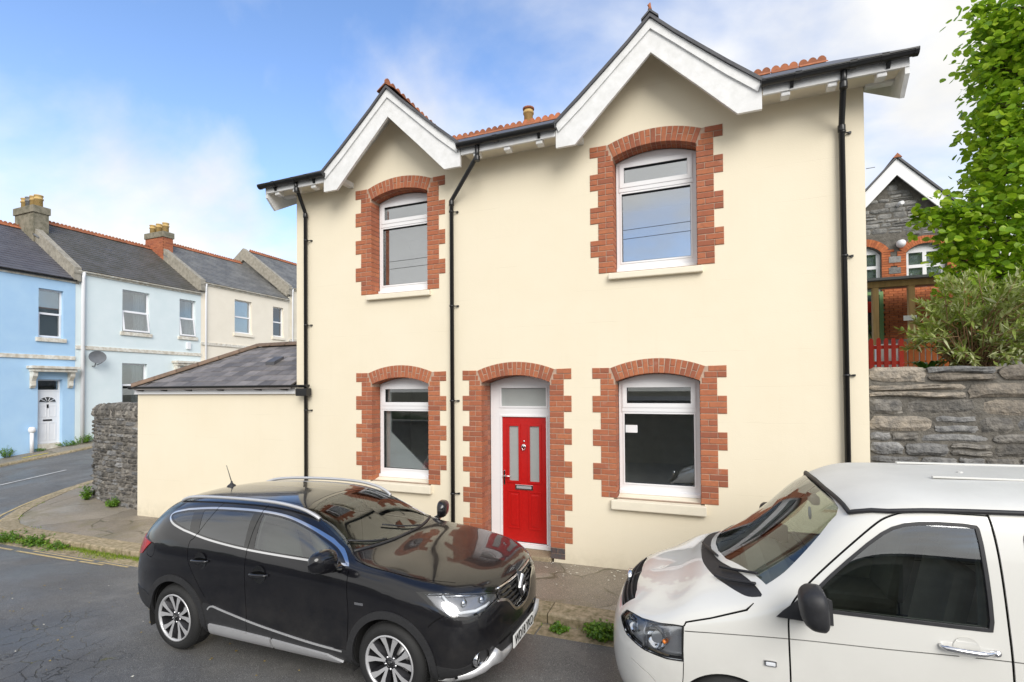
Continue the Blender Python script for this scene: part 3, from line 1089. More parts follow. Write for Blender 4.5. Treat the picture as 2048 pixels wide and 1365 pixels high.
PY = -.06
t = onY(954, 300, -.43)
downpipe([(t[0], -.43, 6.22), (t[0], -.425, 6.06), (-3.853, PY, 5.60), (-3.856, PY, -.02)], (5.42, 3.9, 2.38, .9), 0)
t = onY(590, 372, -.43)
downpipe([(t[0], -.43, 6.22), (t[0] + .005, -.40, 6.13), (-6.872, PY, 5.80), (-6.86, PY, -.09)], (5.30, 3.75, 2.2), 0)
t = onY(1688, 150, -.43)
downpipe([(t[0], -.43, 6.22), (t[0], -.40, 6.10), (1.515, PY, 5.75), (1.522, PY, .02)], (5.66, 4.15, 2.7), 0)

# chimney behind the ridge: only its pot rises above the ridge tiles
t = onY(1057, 232, 5.0) + np.array((0, 0, .13))
ch = MB().box(t[0] - .45, t[0] + .45, 4.6, 5.4, 6.6, t[2] - .52).build('chimney', 'red_brick', house)
MB().lathe([(.12, -.6), (.115, -.1), (.14, -.09), (.14, -.04), (.12, -.03), (.12, .0)], (t[0], 5.0, t[2]), 'z', 14).build('chimney_pot', 'chimney_buff', ch)
MB().lathe([(.10, 0.0), (.15, .02), (.15, .06), (.05, .10), (0, .105)], (t[0], 5.0, t[2]), 'z', 14).build('pot_cowl', 'terracotta', ch)

# ---- what shows through the ground floor windows
mat('sofa_grey', (.10, .10, .105), .95, bump=.3)
mat('table_wood', (.20, .10, .05), .4, (.13, .06, .03), scale=4, stretch=(1, 8, 8))
qa, qb = onY(783, 864, .36), onY(868, 952, .36)
MB().prism([(qa[0] - .25, .08), (qb[0] + .1, .08), (qb[0] + .1, qb[2] - .1), (qb[0], qb[2]), (qa[0], qa[2]), (qa[0], 2.6), (qa[0] - .25, 2.6)], .345, .375).build('stair_side_panel', 'white_upvc', house)
qs = onY(1263, 858, .25)
MB().box(qs[0] - .085, qs[0] + .085, .251, .254, qs[2] - .055, qs[2] + .055).build('window_notice', 'white_upvc', house)
so = thing('sofa', 'dark grey sofa in the room behind the ground floor window beside the downpipe', 'sofa', (-4.3, 2.6, .06))
MB().bbox(-5.2, -3.4, 2.2, 3.0, .16, .48, .05).build('seat', 'sofa_grey', so)
MB().bbox(-5.2, -3.4, 2.85, 3.1, .3, .95, .06).build('backrest', 'sofa_grey', so)
for x in (-5.3, -3.45):
    MB().bbox(x, x + .2, 2.2, 3.05, .07, .66, .05).build('armrest', 'sofa_grey', so)
tb = thing('dining_table', 'wooden table in the dark room behind the wide ground floor window', 'table', (-.2, 2.0, .06))
MB().bbox(-.75, .5, 1.5, 2.3, .78, .83, .01).build('table_top', 'table_wood', tb)
for x in (-.7, .42):
    for y in (1.55, 2.2):
        MB().bbox(x, x + .06, y, y + .06, .062, .785, .006).build('leg', 'table_wood', tb)
# ================================================================ single storey extension at the side of the house
mat('ridge_concrete', (.22, .145, .10), .85, (.14, .10, .07), scale=7, bump=.3, rnd=.12)
mat('slate_grey', (.20, .18, .17), .6, (.13, .12, .115), scale=5, bump=.35, bscale=40, rnd=.38)
mat('stone_grey', (.27, .265, .255), .85, (.11, .11, .112), scale=11, bump=1., bscale=28, bdist=.03, rnd=.38, detail=8)
mat('stone_dark', (.26, .24, .21), .9, (.085, .082, .078), scale=9, bump=1., bscale=24, bdist=.035, rnd=.45, detail=8)
mat('stone_brown', (.35, .30, .24), .9, (.16, .145, .125), scale=12, bump=1., bscale=30, bdist=.03, rnd=.3, detail=8)
mat('stone_sooty', (.20, .185, .16), .9, (.045, .043, .041), scale=7, bump=1., bscale=24, bdist=.035, rnd=.4, detail=8)
mat('wall_mortar', (.19, .175, .15), .95, (.10, .092, .08), scale=9, bump=1., bscale=40, bdist=.02)
mat('lime_mortar', (.30, .27, .235), .95, (.15, .14, .125), scale=6, bump=1., bscale=40, bdist=.02)

ext = thing('side_extension', 'low cream rendered extension with hipped slate roof beside the house', 'extension', (-9.4, .2, -.1))
EX0, EX1 = -11.63, HX0 - .002
ETOP = 2.60
MB().box(EX0, EX1, .004, .22, -.6, ETOP).build('front_wall', 'cream_render', ext)
MB().box(EX0, EX0 + .22, .22, 3.2, -.6, ETOP).build('side_wall', 'cream_render', ext)
MB().box(EX0 + .22, EX1, 3.0, 3.2, -.6, ETOP).build('rear_wall', 'cream_render', ext)
MB().box(EX0 - .04, EX1 - .0, -.045, -.002, 2.50, 2.635).build('fascia', 'white_upvc', ext)
AP = Vector((-9.83, 1.55, 3.60))
EV = -.14
C0 = Vector((-11.55, EV, 2.67))
sl = (AP.z - C0.z) / (AP.y - EV)
hsl = (AP.z - C0.z) / (AP.x - C0.x)
# boarding under the slates
deck = MB()
R1 = Vector((EX1, AP.y, AP.z)); E1 = Vector((EX1, EV, C0.z)); B0 = Vector((-11.55, 3.24, C0.z)); B1 = Vector((EX1, 3.24, C0.z))
V = [C0, E1, R1, AP, B0, B1]
deck.add([v - Vector((0, 0, .03)) for v in V] + [v - Vector((0, 0, .08)) for v in V],
         [(0, 1, 2, 3), (0, 3, 4), (4, 3, 2, 5), (6, 9, 8, 7), (6, 10, 9), (10, 11, 8, 9), (0, 6, 7, 1), (0, 4, 10, 6), (4, 5, 11, 10)])
droof = deck.build('roof', 'slate_grey', ext)
rs = random.Random(5)
NR = 9
gauge = (AP.y - EV) / NR
slw = .30
nrm = Vector((0, -sl, 1)).normalized()
for r in range(NR):
    y0 = EV + r * gauge - .02
    xl = C0.x + (AP.x - C0.x) * (r * gauge) / (AP.y - EV)
    x = xl + (-.15 if r % 2 else 0.)
    while x < EX1 - .03:
        a, b = max(x, xl) + .003, min(x + slw, EX1) - .003
        x += slw
        if b - a < .05:
            continue
        y1 = min(y0 + gauge * 1.9, AP.y)
        lift = .016 + rs.uniform(0, .004)
        def at(xx, yy, dz):
            return (xx, yy, C0.z + (yy - EV) * sl - .026 + dz)
        tl = a + (0.25 * gauge * 0 if x - slw > xl + .3 else (y1 - y0) * (AP.x - C0.x) / (AP.y - EV))
        tl = min(tl, b)
        j = rs.uniform(-.004, .004)
        vsx = [at(a, y0 + j, lift), at(b, y0 + j, lift), at(b, y1, .004), at(tl, y1, .004)]
        vs2 = [(p[0], p[1], p[2] + .009) for p in vsx]
        MB().add(vsx + vs2, [(3, 2, 1, 0), (4, 5, 6, 7), (0, 1, 5, 4), (1, 2, 6, 5), (2, 3, 7, 6), (3, 0, 4, 7)]).build('slate', 'slate_grey', droof)
# hip and ridge cappings, tile by tile
for A, B, n in ((C0 + Vector((.0, -.02, .0)), AP, 6), (AP, R1, 6)):
    for i in range(n):
        a, b = A.lerp(B, i / n), A.lerp(B, (i + 1.06) / n if i < n - 1 else 1)
        d = (b - a).normalized()
        s = d.cross(Vector((0, 0, 1))).normalized()
        u = s.cross(d)
        vs_ = []
        for p in (a, b):
            for k in (-1, -.5, 0, .5, 1):
                vs_.append(p + s * k * .105 + u * (.055 - .07 * abs(k) ** 1.3 + .012))
        vs_ += [v - u * .02 for v in vs_]
        fs = [(i_, i_ + 1, i_ + 6, i_ + 5) for i_ in range(4)] + [(i_ + 10, i_ + 15, i_ + 16, i_ + 11) for i_ in range(4)]
        fs += [(0, 10, 11, 1), (1, 11, 12, 2), (2, 12, 13, 3), (3, 13, 14, 4), (5, 6, 16, 15), (6, 7, 17, 16), (7, 8, 18, 17), (8, 9, 19, 18), (0, 5, 15, 10), (4, 14, 19, 9)]
        MB().add(vs_, fs).build('ridge_tile', 'ridge_concrete', droof)
# little vent slate
q = onY(549, 719, .75)
vz = C0.z + (q[1] - EV) * sl
MB().prism([(q[1] - .13, vz - .10), (q[1] + .12, vz + .06), (q[1] + .12, vz + .12), (q[1] - .13, vz - .005)], q[0] - .11, q[0] + .13, 'x').build('roof_vent', 'slate', droof)
mb = MB(); half_gutter(mb, -11.68, -6.78, -.115, 2.655, .045)
g = mb.build('gutter', 'black_plastic', ext)
for x in (-11.4, -10.65, -9.9, -9.0, -8.0, -7.35):
    MB().tube([(x - .09, -.13, 2.605), (x - .05, -.10, 2.585), (x + .02, -.06, 2.578), (x + .04, -.046, 2.575)], .016, 6).build('gutter_bracket', 'black_plastic', g)
MB().bbox(-6.99, -6.74, -.185, -.05, 2.46, 2.60, .015).build('hopper', 'black_plastic', ext)


# ================================================================ stone walls
def stone_mesh(rnd, w, h, d, rough=.10):
    """one rubble block: a cushion with a hacked face, its face towards -y"""
    mb = MB()
    nx, nz = 6, 4
    P = []
    c = .08
    cut = [rnd.uniform(0, .22) for _ in range(4)]
    ph = [rnd.uniform(0, 6.28) for _ in range(4)]
    for j in range(nz + 1):
        for i in range(nx + 1):
            u, v = i / nx * 2 - 1, j / nz * 2 - 1
            # ragged corners
            k = cut[(1 if u > 0 else 0) + (2 if v > 0 else 0)]
            s = 1 - k * (abs(u) * abs(v)) ** 2
            x = u * w / 2 * s + .008 * math.sin(5 * v + ph[0])
            z = v * h / 2 * (1 - k * .6 * (abs(u) ** 3)) + .006 * math.sin(4 * u + ph[1])
            e = max(abs(u), abs(v))
            bul = 1 - max(0, (e - .72) / .28) ** 2.2
            y = -bul * d * .5 - d * .5 * bul * (rnd.uniform(0, 1) * .75 + .4 * math.sin(2.2 * u + ph[2]) * math.cos(2 * v + ph[3]))
            P.append((x, y, z))
    n1 = nx + 1
    fs = [(j * n1 + i, j * n1 + i + 1, (j + 1) * n1 + i + 1, (j + 1) * n1 + i) for j in range(nz) for i in range(nx)]
    mb.add(P, fs)
    # skirt back into the wall
    rim = [i for i in range(n1)] + [j * n1 + nx for j in range(1, nz + 1)] + [nz * n1 + i for i in range(nx - 1, -1, -1)] + [j * n1 for j in range(nz - 1, 0, -1)]
    o = len(mb.v)
    mb.v += [(mb.v[i][0], .06, mb.v[i][2]) for i in rim]
    m = len(rim)
    for k in range(m):
        mb.f.append((rim[(k + 1) % m], rim[k], o + k, o + (k + 1) % m)); mb.sm.append(False)
    return mb


def coursed_stones(parent, path, z0f, z1, hrange, wrange, mats, rnd, dep=.05, gap=.022, start=0., keep=None):
    """lay stones course by course along a plan path [(x, y)...]; faces look to the right-hand side of it (towards -y)"""
    pts = resample(path, .04)
    cum = [0.]
    for a, b in zip(pts[:-1], pts[1:]):
        cum.append(cum[-1] + math.dist(a, b))
    Ltot = cum[-1]

    def at(s):
        s = max(0, min(s, Ltot - 1e-4))
        k = int(np.searchsorted(cum, s, 'right')) - 1
        k = max(0, min(k, len(pts) - 2))
        t = (s - cum[k]) / (cum[k + 1] - cum[k])
        a, b = pts[k], pts[k + 1]
        return lerp(a[0], b[0], t), lerp(a[1], b[1], t), math.atan2(b[1] - a[1], b[0] - a[0])
    z = z0f
    while z < z1 - .04:
        h = min(rnd.uniform(*hrange), z1 - z)
        if z1 - z - h < hrange[0] * .6:
            h = z1 - z
        s = start
        while s < Ltot - .03:
            w = rnd.uniform(*wrange) * (.75 + h / (sum(hrange)))
            if Ltot - s - w < wrange[0] * .5:
                w = Ltot - s
            x, y, a = at(s + w / 2)
            if keep and not keep(x, z + h / 2, w, h):
                s += w
                continue
            split = h > .12 and rnd.random() < .28
            for (zz, hh) in ([(z, h * .5), (z + h * .5, h * .5)] if split else [(z, h)]):
                me = stone_mesh(rnd, w - gap, hh - gap, dep * rnd.uniform(.6, 1.3)).mesh('stone')
                place('stone', me, rnd.choice(mats), parent, (x, y + rnd.uniform(-.012, .012), zz + hh / 2 + rnd.uniform(-.008, .008)), (rnd.uniform(-.04, .04), rnd.uniform(-.035, .035), a))
            s += w
        z += h


rw = random.Random(11)
# garden wall at the left of the extension, turning the corner into the side street
wl_t = thing('garden_wall', 'grey rubble stone wall with rounded coping beside the low extension', 'wall', (-13, .5, -.1))
path = [(-14.98, 3.2), (-15.02, 1.9), (-14.92, 1.2), (-14.5, .74), (-13.7, .52), (-12.6, .40), (EX0 - .005, .34)]
pf = resample(path, .15)
bk = offset_line(pf, -.42)
core = MB()
core.prism([(x, y) for x, y in pf] + bk[::-1], -.5, 1.96, 'z')
wcore = core.build('mortar_core', 'lime_mortar', wl_t)
coursed_stones(wl_t, [p for p in path if p[1] < 2.0], -.42, 1.95, (.06, .15), (.10, .36), ['stone_sooty', 'stone_sooty', 'stone_dark', 'stone_grey'], rw, .045, .018)
# rounded coping, built up from stones on edge
cp = MB()
prof_n = 9
for i in range(len(pf)):
    x, y = pf[i]; bx_, by_ = bk[i]
    end = sstep(min(1., (i + .3) / 3))
    for k in range(prof_n):
        t = math.pi * k / (prof_n - 1)
        u = .5 - .56 * math.cos(t)
        cp.v.append((lerp(x, bx_, u), lerp(y, by_, u), 1.94 + .36 * math.sin(t) ** .8 * (.82 + .18 * min(1, max(0, (x + 14.7) / 1.2))) + rw.uniform(-.012, .012)))
for i in range(len(pf) - 1):
    for k in range(prof_n - 1):
        a = i * prof_n + k
        cp.f.append((a, a + prof_n, a + prof_n + 1, a + 1)); cp.sm.append(True)
cpo = cp.build('coping', 'lime_mortar', wl_t)
cap = [p for p in path if p[1] < 2]
cs_pts = resample(cap, .12)
for i in range(len(cs_pts) - 1):
    x, y = cs_pts[i]
    a = math.atan2(cs_pts[i + 1][1] - y, cs_pts[i + 1][0] - x)
    for k, (tt, hh) in enumerate(((.22, .15), (.62, .15), (1.02, .12))):
        if rw.random() < .12:
            continue
        u = .5 - .56 * math.cos(tt)
        nx_, ny_ = -math.sin(a), math.cos(a)
        me = stone_mesh(rw, .105 * rw.uniform(.7, 1.2), hh, .05).mesh('coping_stone')
        place('coping_stone', me, rw.choice(['stone_sooty', 'stone_sooty', 'stone_dark']), wl_t, (x + nx_ * u * .42, y + ny_ * u * .42, 1.94 + .35 * math.sin(tt) ** .8 * (.82 + .18 * min(1, max(0, (x + 14.7) / 1.2)))), (-(tt) * .95, 0, a))

# retaining wall to the right of the house
rt = thing('retaining_wall', 'tall grey rubble retaining wall right of the house below the shrub', 'wall', (6, .2, 0))
MB().box(HX1 + .004, 14, .09, .6, -.5, 2.70).build('mortar_core', 'wall_mortar', rt)
coursed_stones(rt, [(HX1 + .01, .085), (5.2, .085)], -.1, 2.42, (.11, .20), (.2, .6), ['stone_grey', 'stone_grey', 'stone_grey', 'stone_dark', 'stone_dark', 'stone_brown'], random.Random(4), .035, .024)
coursed_stones(rt, [(HX1 + .01, .08), (5.2, .08)], 2.42, 2.80, (.17, .22), (.4, .8), ['stone_grey', 'stone_brown', 'stone_brown'], random.Random(8), .05, .025)
coursed_stones(rt, [(5.2, .085), (14, .085)], -.1, 2.78, (.2, .3), (.5, .95), ['stone_grey', 'stone_dark'], random.Random(9), .06, .03)
for x, y, s in ((2.0, .34, .5), (2.5, .3, .6), (3.1, .33, .55), (3.7, .3, .6), (4.3, .35, .5)):
    me = stone_mesh(rw, s, .42, .06).mesh('capping_stone')
    place('capping_stone', me, 'stone_brown', rt, (x, y, 2.735), (-1.5, 0, 0))
sheet('school_yard', lin(HX1 + .02, 45, 12), lin(.5, 60, 20), lambda x, y: 2.66 + .035 * min(y, 10), 'earth')
# ================================================================ terrace across the side street (facade in the plane x = TX)
TX = -23.65
mat('paint_blue', (.42, .62, .82), .8, (.38, .58, .80), scale=2, bump=.2, bscale=40)
mat('paint_pale_blue', (.72, .80, .81), .8, (.68, .77, .78), scale=2, bump=.2, bscale=40)
mat('paint_cream', (.86, .79, .66), .8, (.82, .75, .62), scale=2, bump=.2, bscale=40)
mat('paint_ivory', (.80, .74, .60), .8, (.72, .65, .52), scale=2, bump=.2, bscale=40)
mat('weathered_white', (.78, .76, .69), .8, (.52, .46, .36), scale=7, bump=.3)
mat('parapet_render', (.38, .35, .29), .9, (.24, .22, .18), scale=6, bump=.5)
mat('chimney_render', (.28, .25, .19), .9, (.14, .13, .09), scale=5, bump=.5)
mat('curtain', (.62, .62, .60), .9, (.42, .42, .41), scale=3, stretch=(1, 14, .3))
mat('blind_white', (.62, .64, .64), .8, (.52, .55, .56), scale=1, stretch=(1, .2, 30))
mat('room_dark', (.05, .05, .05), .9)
mat('dish_grey', (.20, .21, .22), .5)
glassmat('far_glass', (.86, .9, .9), 1.0, .12)


def slate_roof_mat(name, a, b, cc):
    m, t, p, out = newmat(name)
    g = N(t, 'ShaderNodeNewGeometry')
    sep_ = N(t, 'ShaderNodeSeparateXYZ'); t.links.new(g.outputs['Position'], sep_.inputs[0])
    cb = N(t, 'ShaderNodeCombineXYZ')
    t.links.new(sep_.outputs[1], cb.inputs[0]); t.links.new(mathn(t, 'MULTIPLY', sep_.outputs[2], 1.72), cb.inputs[1])
    br = N(t, 'ShaderNodeTexBrick', i_Scale=1.0)
    br.inputs['Color1'].default_value = (*a, 1); br.inputs['Color2'].default_value = (*b, 1); br.inputs['Mortar'].default_value = (.03, .03, .03, 1)
    br.inputs['Mortar Size'].default_value = .006; br.inputs['Brick Width'].default_value = .28; br.inputs['Row Height'].default_value = .2
    t.links.new(cb.outputs[0], br.inputs['Vector'])
    n = ramp(t, noise(t, scaled(t, g.outputs['Position'], (1, 1, 1.6)), 1.6, 6, .6), [(.42, (0, 0, 0)), (.66, (1, 1, 1))])
    c = mixcol(t, mathn(t, 'MULTIPLY', n, .75), br.outputs['Color'], cc)
    t.links.new(c, p.inputs['Base Color'])
    p.inputs['Roughness'].default_value = .55
    b_ = N(t, 'ShaderNodeBump', i_Strength=.6, i_Distance=.01)
    t.links.new(noise(t, g.outputs['Position'], 25, 4), b_.inputs['Height']); t.links.new(b_.outputs[0], p.inputs['Normal'])


slate_roof_mat('roof_new_slate', (.085, .085, .10), (.105, .10, .115), (.12, .12, .135))
slate_roof_mat('roof_mossy_slate', (.10, .095, .085), (.12, .11, .10), (.065, .06, .04))
slate_roof_mat('roof_pale_slate', (.13, .13, .125), (.16, .155, .145), (.24, .235, .215))


def xbox(mb, y0, y1, z0, z1, x0, x1):
    return mb.box(TX + x0, TX + x1, y0, y1, z0, z1)


def rect(y0, y1, z0, z1):
    return [(y0, z0), (y1, z0), (y1, z1), (y0, z1)]


def sash(house_, y0, y1, z0, z1, style, sillm):
    """two-light window in an opening of the terrace wall"""
    rv = -.13
    fr = MB().plate(rect(y0 - .002, y1 + .002, z0 - .002, z1 + .002), [rect(y0 + .06, y1 - .06, z0 + .06, lerp(z0, z1, .5) - .03), rect(y0 + .06, y1 - .06, lerp(z0, z1, .5) + .03, z1 - .06)], TX + rv - .06, TX + rv, 'x').build('window', 'white_upvc', house_)
    zm = lerp(z0, z1, .5)
    xbox(MB(), y0 + .055, y1 - .055, zm + .028, z1 - .055, rv - .035, rv - .029).build('pane', 'far_glass', fr)
    if style == 'open':
        # lower sash tilted out at the bottom
        sh = MB()
        a = .16
        h = zm - z0 - .02
        ring = MB().plate(rect(y0 + .02, y1 - .02, -h, 0), [rect(y0 + .085, y1 - .085, -h + .065, -.065)], -.03, .02, 'x')
        M_ = Matrix.Translation((TX + rv + .03, 0, zm)) @ Matrix.Rotation(a, 4, 'Y').inverted()
        sh.v = [tuple(M_ @ Vector(v)) for v in ring.v]; sh.f = ring.f; sh.sm = ring.sm
        s_ = sh.build('open_sash', 'white_upvc', fr)
        g = MB().box(-.008, -.002, y0 + .08, y1 - .08, -h + .06, -.06)
        g.v = [tuple(M_ @ Vector(v)) for v in g.v]
        g.build('pane', 'far_glass', fr)
    else:
        xbox(MB(), y0 + .055, y1 - .055, z0 + .055, zm - .028, rv - .035, rv - .029).build('pane', 'far_glass', fr)
        MB().plate(rect(y0 + .03, y1 - .03, z0 + .03, zm + .01), [rect(y0 + .085, y1 - .085, z0 + .085, zm - .045)], TX + rv - .01, TX + rv + .02, 'x').build('lower_sash', 'white_upvc', fr)
    if style == 'blind':
        xbox(MB(), y0 + .04, y1 - .04, z0 + .04, z1 - .05, rv - .12, rv - .10).build('blind', 'blind_white', fr)
    elif style in ('curtain', 'open'):
        for (a, b) in ((y0 + .02, lerp(y0, y1, .12)), (lerp(y0, y1, .56), y1 - .02)):
            cu = MB()
            n = 22
            pts = [(TX + rv - .18 + .03 * math.sin(k * 1.9 + a * 9), lerp(a, b, k / (n - 1))) for k in range(n)]
            cu.add([(x, y, z) for z in (z0, z1 - .03) for x, y in pts] + [(x - .006, y, z) for z in (z0, z1 - .03) for x, y in pts],
                   [(k, k + 1, n + k + 1, n + k) for k in range(n - 1)] + [(2 * n + k, 3 * n + k, 3 * n + k + 1, 2 * n + k + 1) for k in range(n - 1)], True)
            cu.build('curtain', 'curtain', fr, recalc=False)
    elif style == 'net':
        xbox(MB(), y0 + .04, y1 - .04, z0 + .04, z1 - .05, rv - .10, rv - .09).build('net_curtain', 'curtain', fr)
    MB().bbox(TX - .1, TX + .07, y0 - .09, y1 + .09, z0 - .16, z0 - .004, .012).build('sill', sillm, house_)


def terrace_house(name, label, y0, y1, eave, ridge, wallm, roofm, trim, sillm, wins, door, string, canopy, last=False):
    base = .118 * y0 - .9
    h = thing(name, label, 'house', (TX - 2, (y0 + y1) / 2, .118 * (y0 + y1) / 2 - .14), group='terraced houses across the side street')
    holes = [rect(a, b, c_, d) for a, b, c_, d, _ in wins] + ([rect(*door)] if door else [])
    MB().plate(rect(y0 + .003, y1 - .003, base, eave), holes, TX - .25, TX, 'x').build('front_wall', wallm, h)
    MB().box(TX - 7.4, TX - .251, y0 + .004, y0 + .2, base, eave).build('party_wall', wallm, h)
    MB().box(TX - 7.4, TX - .251, y1 - .2, y1 - .004, base, eave).build('party_wall', wallm, h)
    MB().box(TX - 7.4, TX - 7.2, y0 + .2, y1 - .2, base, eave).build('rear_wall', wallm, h)
    MB().add([(TX - 2.4, y0 + .2, base), (TX - 2.4, y1 - .2, base), (TX - 2.4, y1 - .2, eave), (TX - 2.4, y0 + .2, eave)], [(0, 1, 2, 3)]).build('room_wall', 'plaster_room', h)
    RX = TX - 3.6
    sl_ = (ridge - eave) / (3.6 + .12)
    rf = MB()
    nc = 20
    for k in range(nc):                                   # slate courses, each lapping the one below
        xa, xb = lerp(TX + .12, RX, k / nc), lerp(TX + .12, RX, (k + 1.02) / nc)
        za, zb_ = lerp(eave, ridge, k / nc) + .05, lerp(eave, ridge, (k + 1.02) / nc) + .03
        rf.add([(xa, y0, za - .018), (xa, y1, za - .018), (xa, y1, za), (xa, y0, za), (xb, y0, zb_), (xb, y1, zb_)], [(0, 1, 2, 3), (3, 2, 5, 4)])
    rf.add([(RX, y0, ridge + .03), (RX, y1, ridge + .03), (TX - 7.4, y1, eave), (TX - 7.4, y0, eave)], [(0, 1, 2, 3)])
    for ys in (y0 + .01, y1 - .01):
        rf.add([(TX, ys, eave), (RX, ys, ridge + .02), (TX - 7.3, ys, eave)], [(0, 1, 2)])
    ro = rf.build('roof', roofm, h, recalc=False)
    k = y0 + .35
    while k + .44 < y1 - .02:
        place('ridge_tile', CT, 'terracotta', ro, (RX, k, ridge + .075), (0, 0, math.pi / 2))
        k += .452
    # fascia and gutter
    xbox(MB(), y0 + .01, y1 - .01, eave - .12, eave + .03, .0, .05).build('fascia', 'weathered_white', h)
    mb = MB()
    r, gx, gz = .06, TX + .11, eave + .0
    a = [(gx + r * math.cos(t), gz + r * math.sin(t)) for t in lin(math.pi, 2 * math.pi, 9)]
    mb.prism(a, y0 + .02, y1 - .02, 'y')
    mb.build('gutter', trim, h)
    for a, b, c_, d, st in wins:
        sash(h, a, b, c_, d, st, sillm)
    if string:
        MB().bbox(TX - .05, TX + .05, y0 + .005, y1 - .005, string, string + .15, .012).build('string_course', 'weathered_white', h)
    if door:
        a, b, c_, d = door
        lf = c_ + .24
        df = MB().plate(rect(a - .002, b + .002, c_ + .1, d + .002), [rect(a + .05, b - .05, d - .40, d - .05), rect(a + .05, b - .05, lf, d - .45)], TX - .24, TX - .17, 'x').build('door_frame', 'white_upvc', h)
        xbox(MB(), a + .04, b - .04, d - .41, d - .04, -.22, -.21).build('fanlight_pane', 'far_glass', df)
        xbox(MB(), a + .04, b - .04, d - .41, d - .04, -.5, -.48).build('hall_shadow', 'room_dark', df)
        dl = xbox(MB(), a + .052, b - .052, lf + .004, d - .452, -.23, -.185).build('front_door', 'white_upvc', h)
        w = b - a
        for (p, q, r0, r1) in ((.16, .46, .12, .80), (.54, .84, .12, .80), (.16, .46, 1.02, 1.46), (.54, .84, 1.02, 1.46)):
            MB().plate(rect(a + w * p, a + w * q, lf + r0, lf + r1), [rect(a + w * p + .022, a + w * q - .022, lf + r0 + .022, lf + r1 - .022)], TX - .19, TX - .172, 'x').build('panel_moulding', 'white_upvc', dl)
        cy_, cz_ = (a + b) / 2, lf + 1.58
        MB().prism([(cy_ + .26 * math.cos(t), cz_ + .20 * math.sin(t)) for t in lin(0, math.pi, 13)], TX - .19, TX - .176, 'x').build('fan_pane', 'room_dark', dl)
        for t in lin(.0, math.pi, 6):
            MB().tube([(TX - .175, cy_ + .05 * math.cos(t), cz_ + .04 * math.sin(t)), (TX - .175, cy_ + .26 * math.cos(t), cz_ + .20 * math.sin(t))], .012, 5).build('glazing_bar', 'white_upvc', dl)
        xbox(MB(), cy_ - .14, cy_ + .14, lf + .86, lf + .92, -.188, -.17).build('letter_plate', 'black_plastic', dl)
        xbox(MB(), cy_ - .03, cy_ + .03, lf + 1.36, lf + 1.50, -.188, -.165).build('knocker', 'black_plastic', dl)
        xbox(MB(), a + .0, b - .0, c_ - .3, lf - .002, -.24, -.06).build('door_step', 'weathered_white', h)
        if canopy:
            z = canopy
            cn_ = MB().bbox(TX - .02, TX + .40, a - .35, b + .40, z + .12, z + .22, .01).build('door_canopy', 'weathered_white', h)
            MB().bbox(TX - .02, TX + .33, a - .28, b + .33, z + .0, z + .118, .02).build('canopy_moulding', 'weathered_white', cn_)
            for yy in (a - .18, b + .23):
                MB().prism([(TX - .01, z), (TX + .26, z), (TX + .24, z - .16), (TX + .12, z - .34), (TX + .13, z - .52), (TX + .05, z - .62), (TX - .01, z - .62)], yy - .07, yy + .07, 'y').build('bracket', 'weathered_white', cn_)
    return h


hb = terrace_house('terraced_house', 'sky blue rendered terraced house with white panelled door', -.35, 5.07, 7.02, 9.50, 'paint_blue', 'roof_new_slate', 'black_plastic', 'weathered_white',
                   [(1.3, 2.45, 4.64, 6.50, 'curtain'), (3.88, 4.67, 4.64, 6.51, 'blind'), (1.3, 2.45, 1.2, 3.1, 'curtain')], (3.88, 4.66, .34, 3.04), 3.82, 3.32)
hl = terrace_house('terraced_house', 'pale blue rendered terraced house with its upper sashes tilted open', 5.07, 10.40, 7.43, 9.98, 'paint_pale_blue', 'roof_mossy_slate', 'weathered_white', 'weathered_white',
                   [(6.80, 7.94, 5.15, 6.98, 'open'), (9.32, 10.13, 5.19, 6.98, 'open'), (6.80, 7.84, 1.9, 3.78, 'curtain')], (9.3, 10.1, 1.0, 3.62), 4.27, 3.76)
hc = terrace_house('terraced_house', 'cream rendered terraced house between the pale blue and ivory ones', 10.40, 16.0, 7.99, 10.46, 'paint_cream', 'roof_pale_slate', 'weathered_white', 'paint_cream',
                   [(12.32, 13.39, 5.64, 7.44, 'blind'), (14.85, 15.62, 5.68, 7.43, 'blind'), (12.32, 13.39, 2.4, 4.3, 'curtain')], (14.85, 15.62, 1.6, 4.1), 4.85, 4.3)
hi = terrace_house('terraced_house', 'ivory rendered terraced house at the upper end of the row', 16.0, 21.6, 8.74, 11.36, 'paint_ivory', 'roof_pale_slate', 'weathered_white', 'paint_ivory',
                   [(17.9, 19.0, 6.3, 8.1, 'curtain'), (20.4, 21.2, 6.3, 8.1, 'blind')], None, 5.5, None)

# parapet copings on the party walls
for hh, y, e, r in ((hl, 5.07, 7.43, 9.98), (hc, 10.40, 7.99, 10.46), (hi, 16.0, 8.74, 11.36)):
    sl_ = (r - e) / 3.72
    pa = [(TX + .16, e - .12), (TX + .16, e + .11), (TX - 3.6, r + .13), (TX - 7.3, e + .1), (TX - 7.3, e - .5), (TX - 3.6, r - .6), (TX, e - .55)]
    MB().prism(pa, y - .125, y + .125, 'y').build('parapet', 'parapet_render', hh)
    MB().bbox(TX - .05, TX + .14, y - .13, y + .13, e - .45, e - .12, .02).build('kneeler_stone', 'parapet_render', hh)
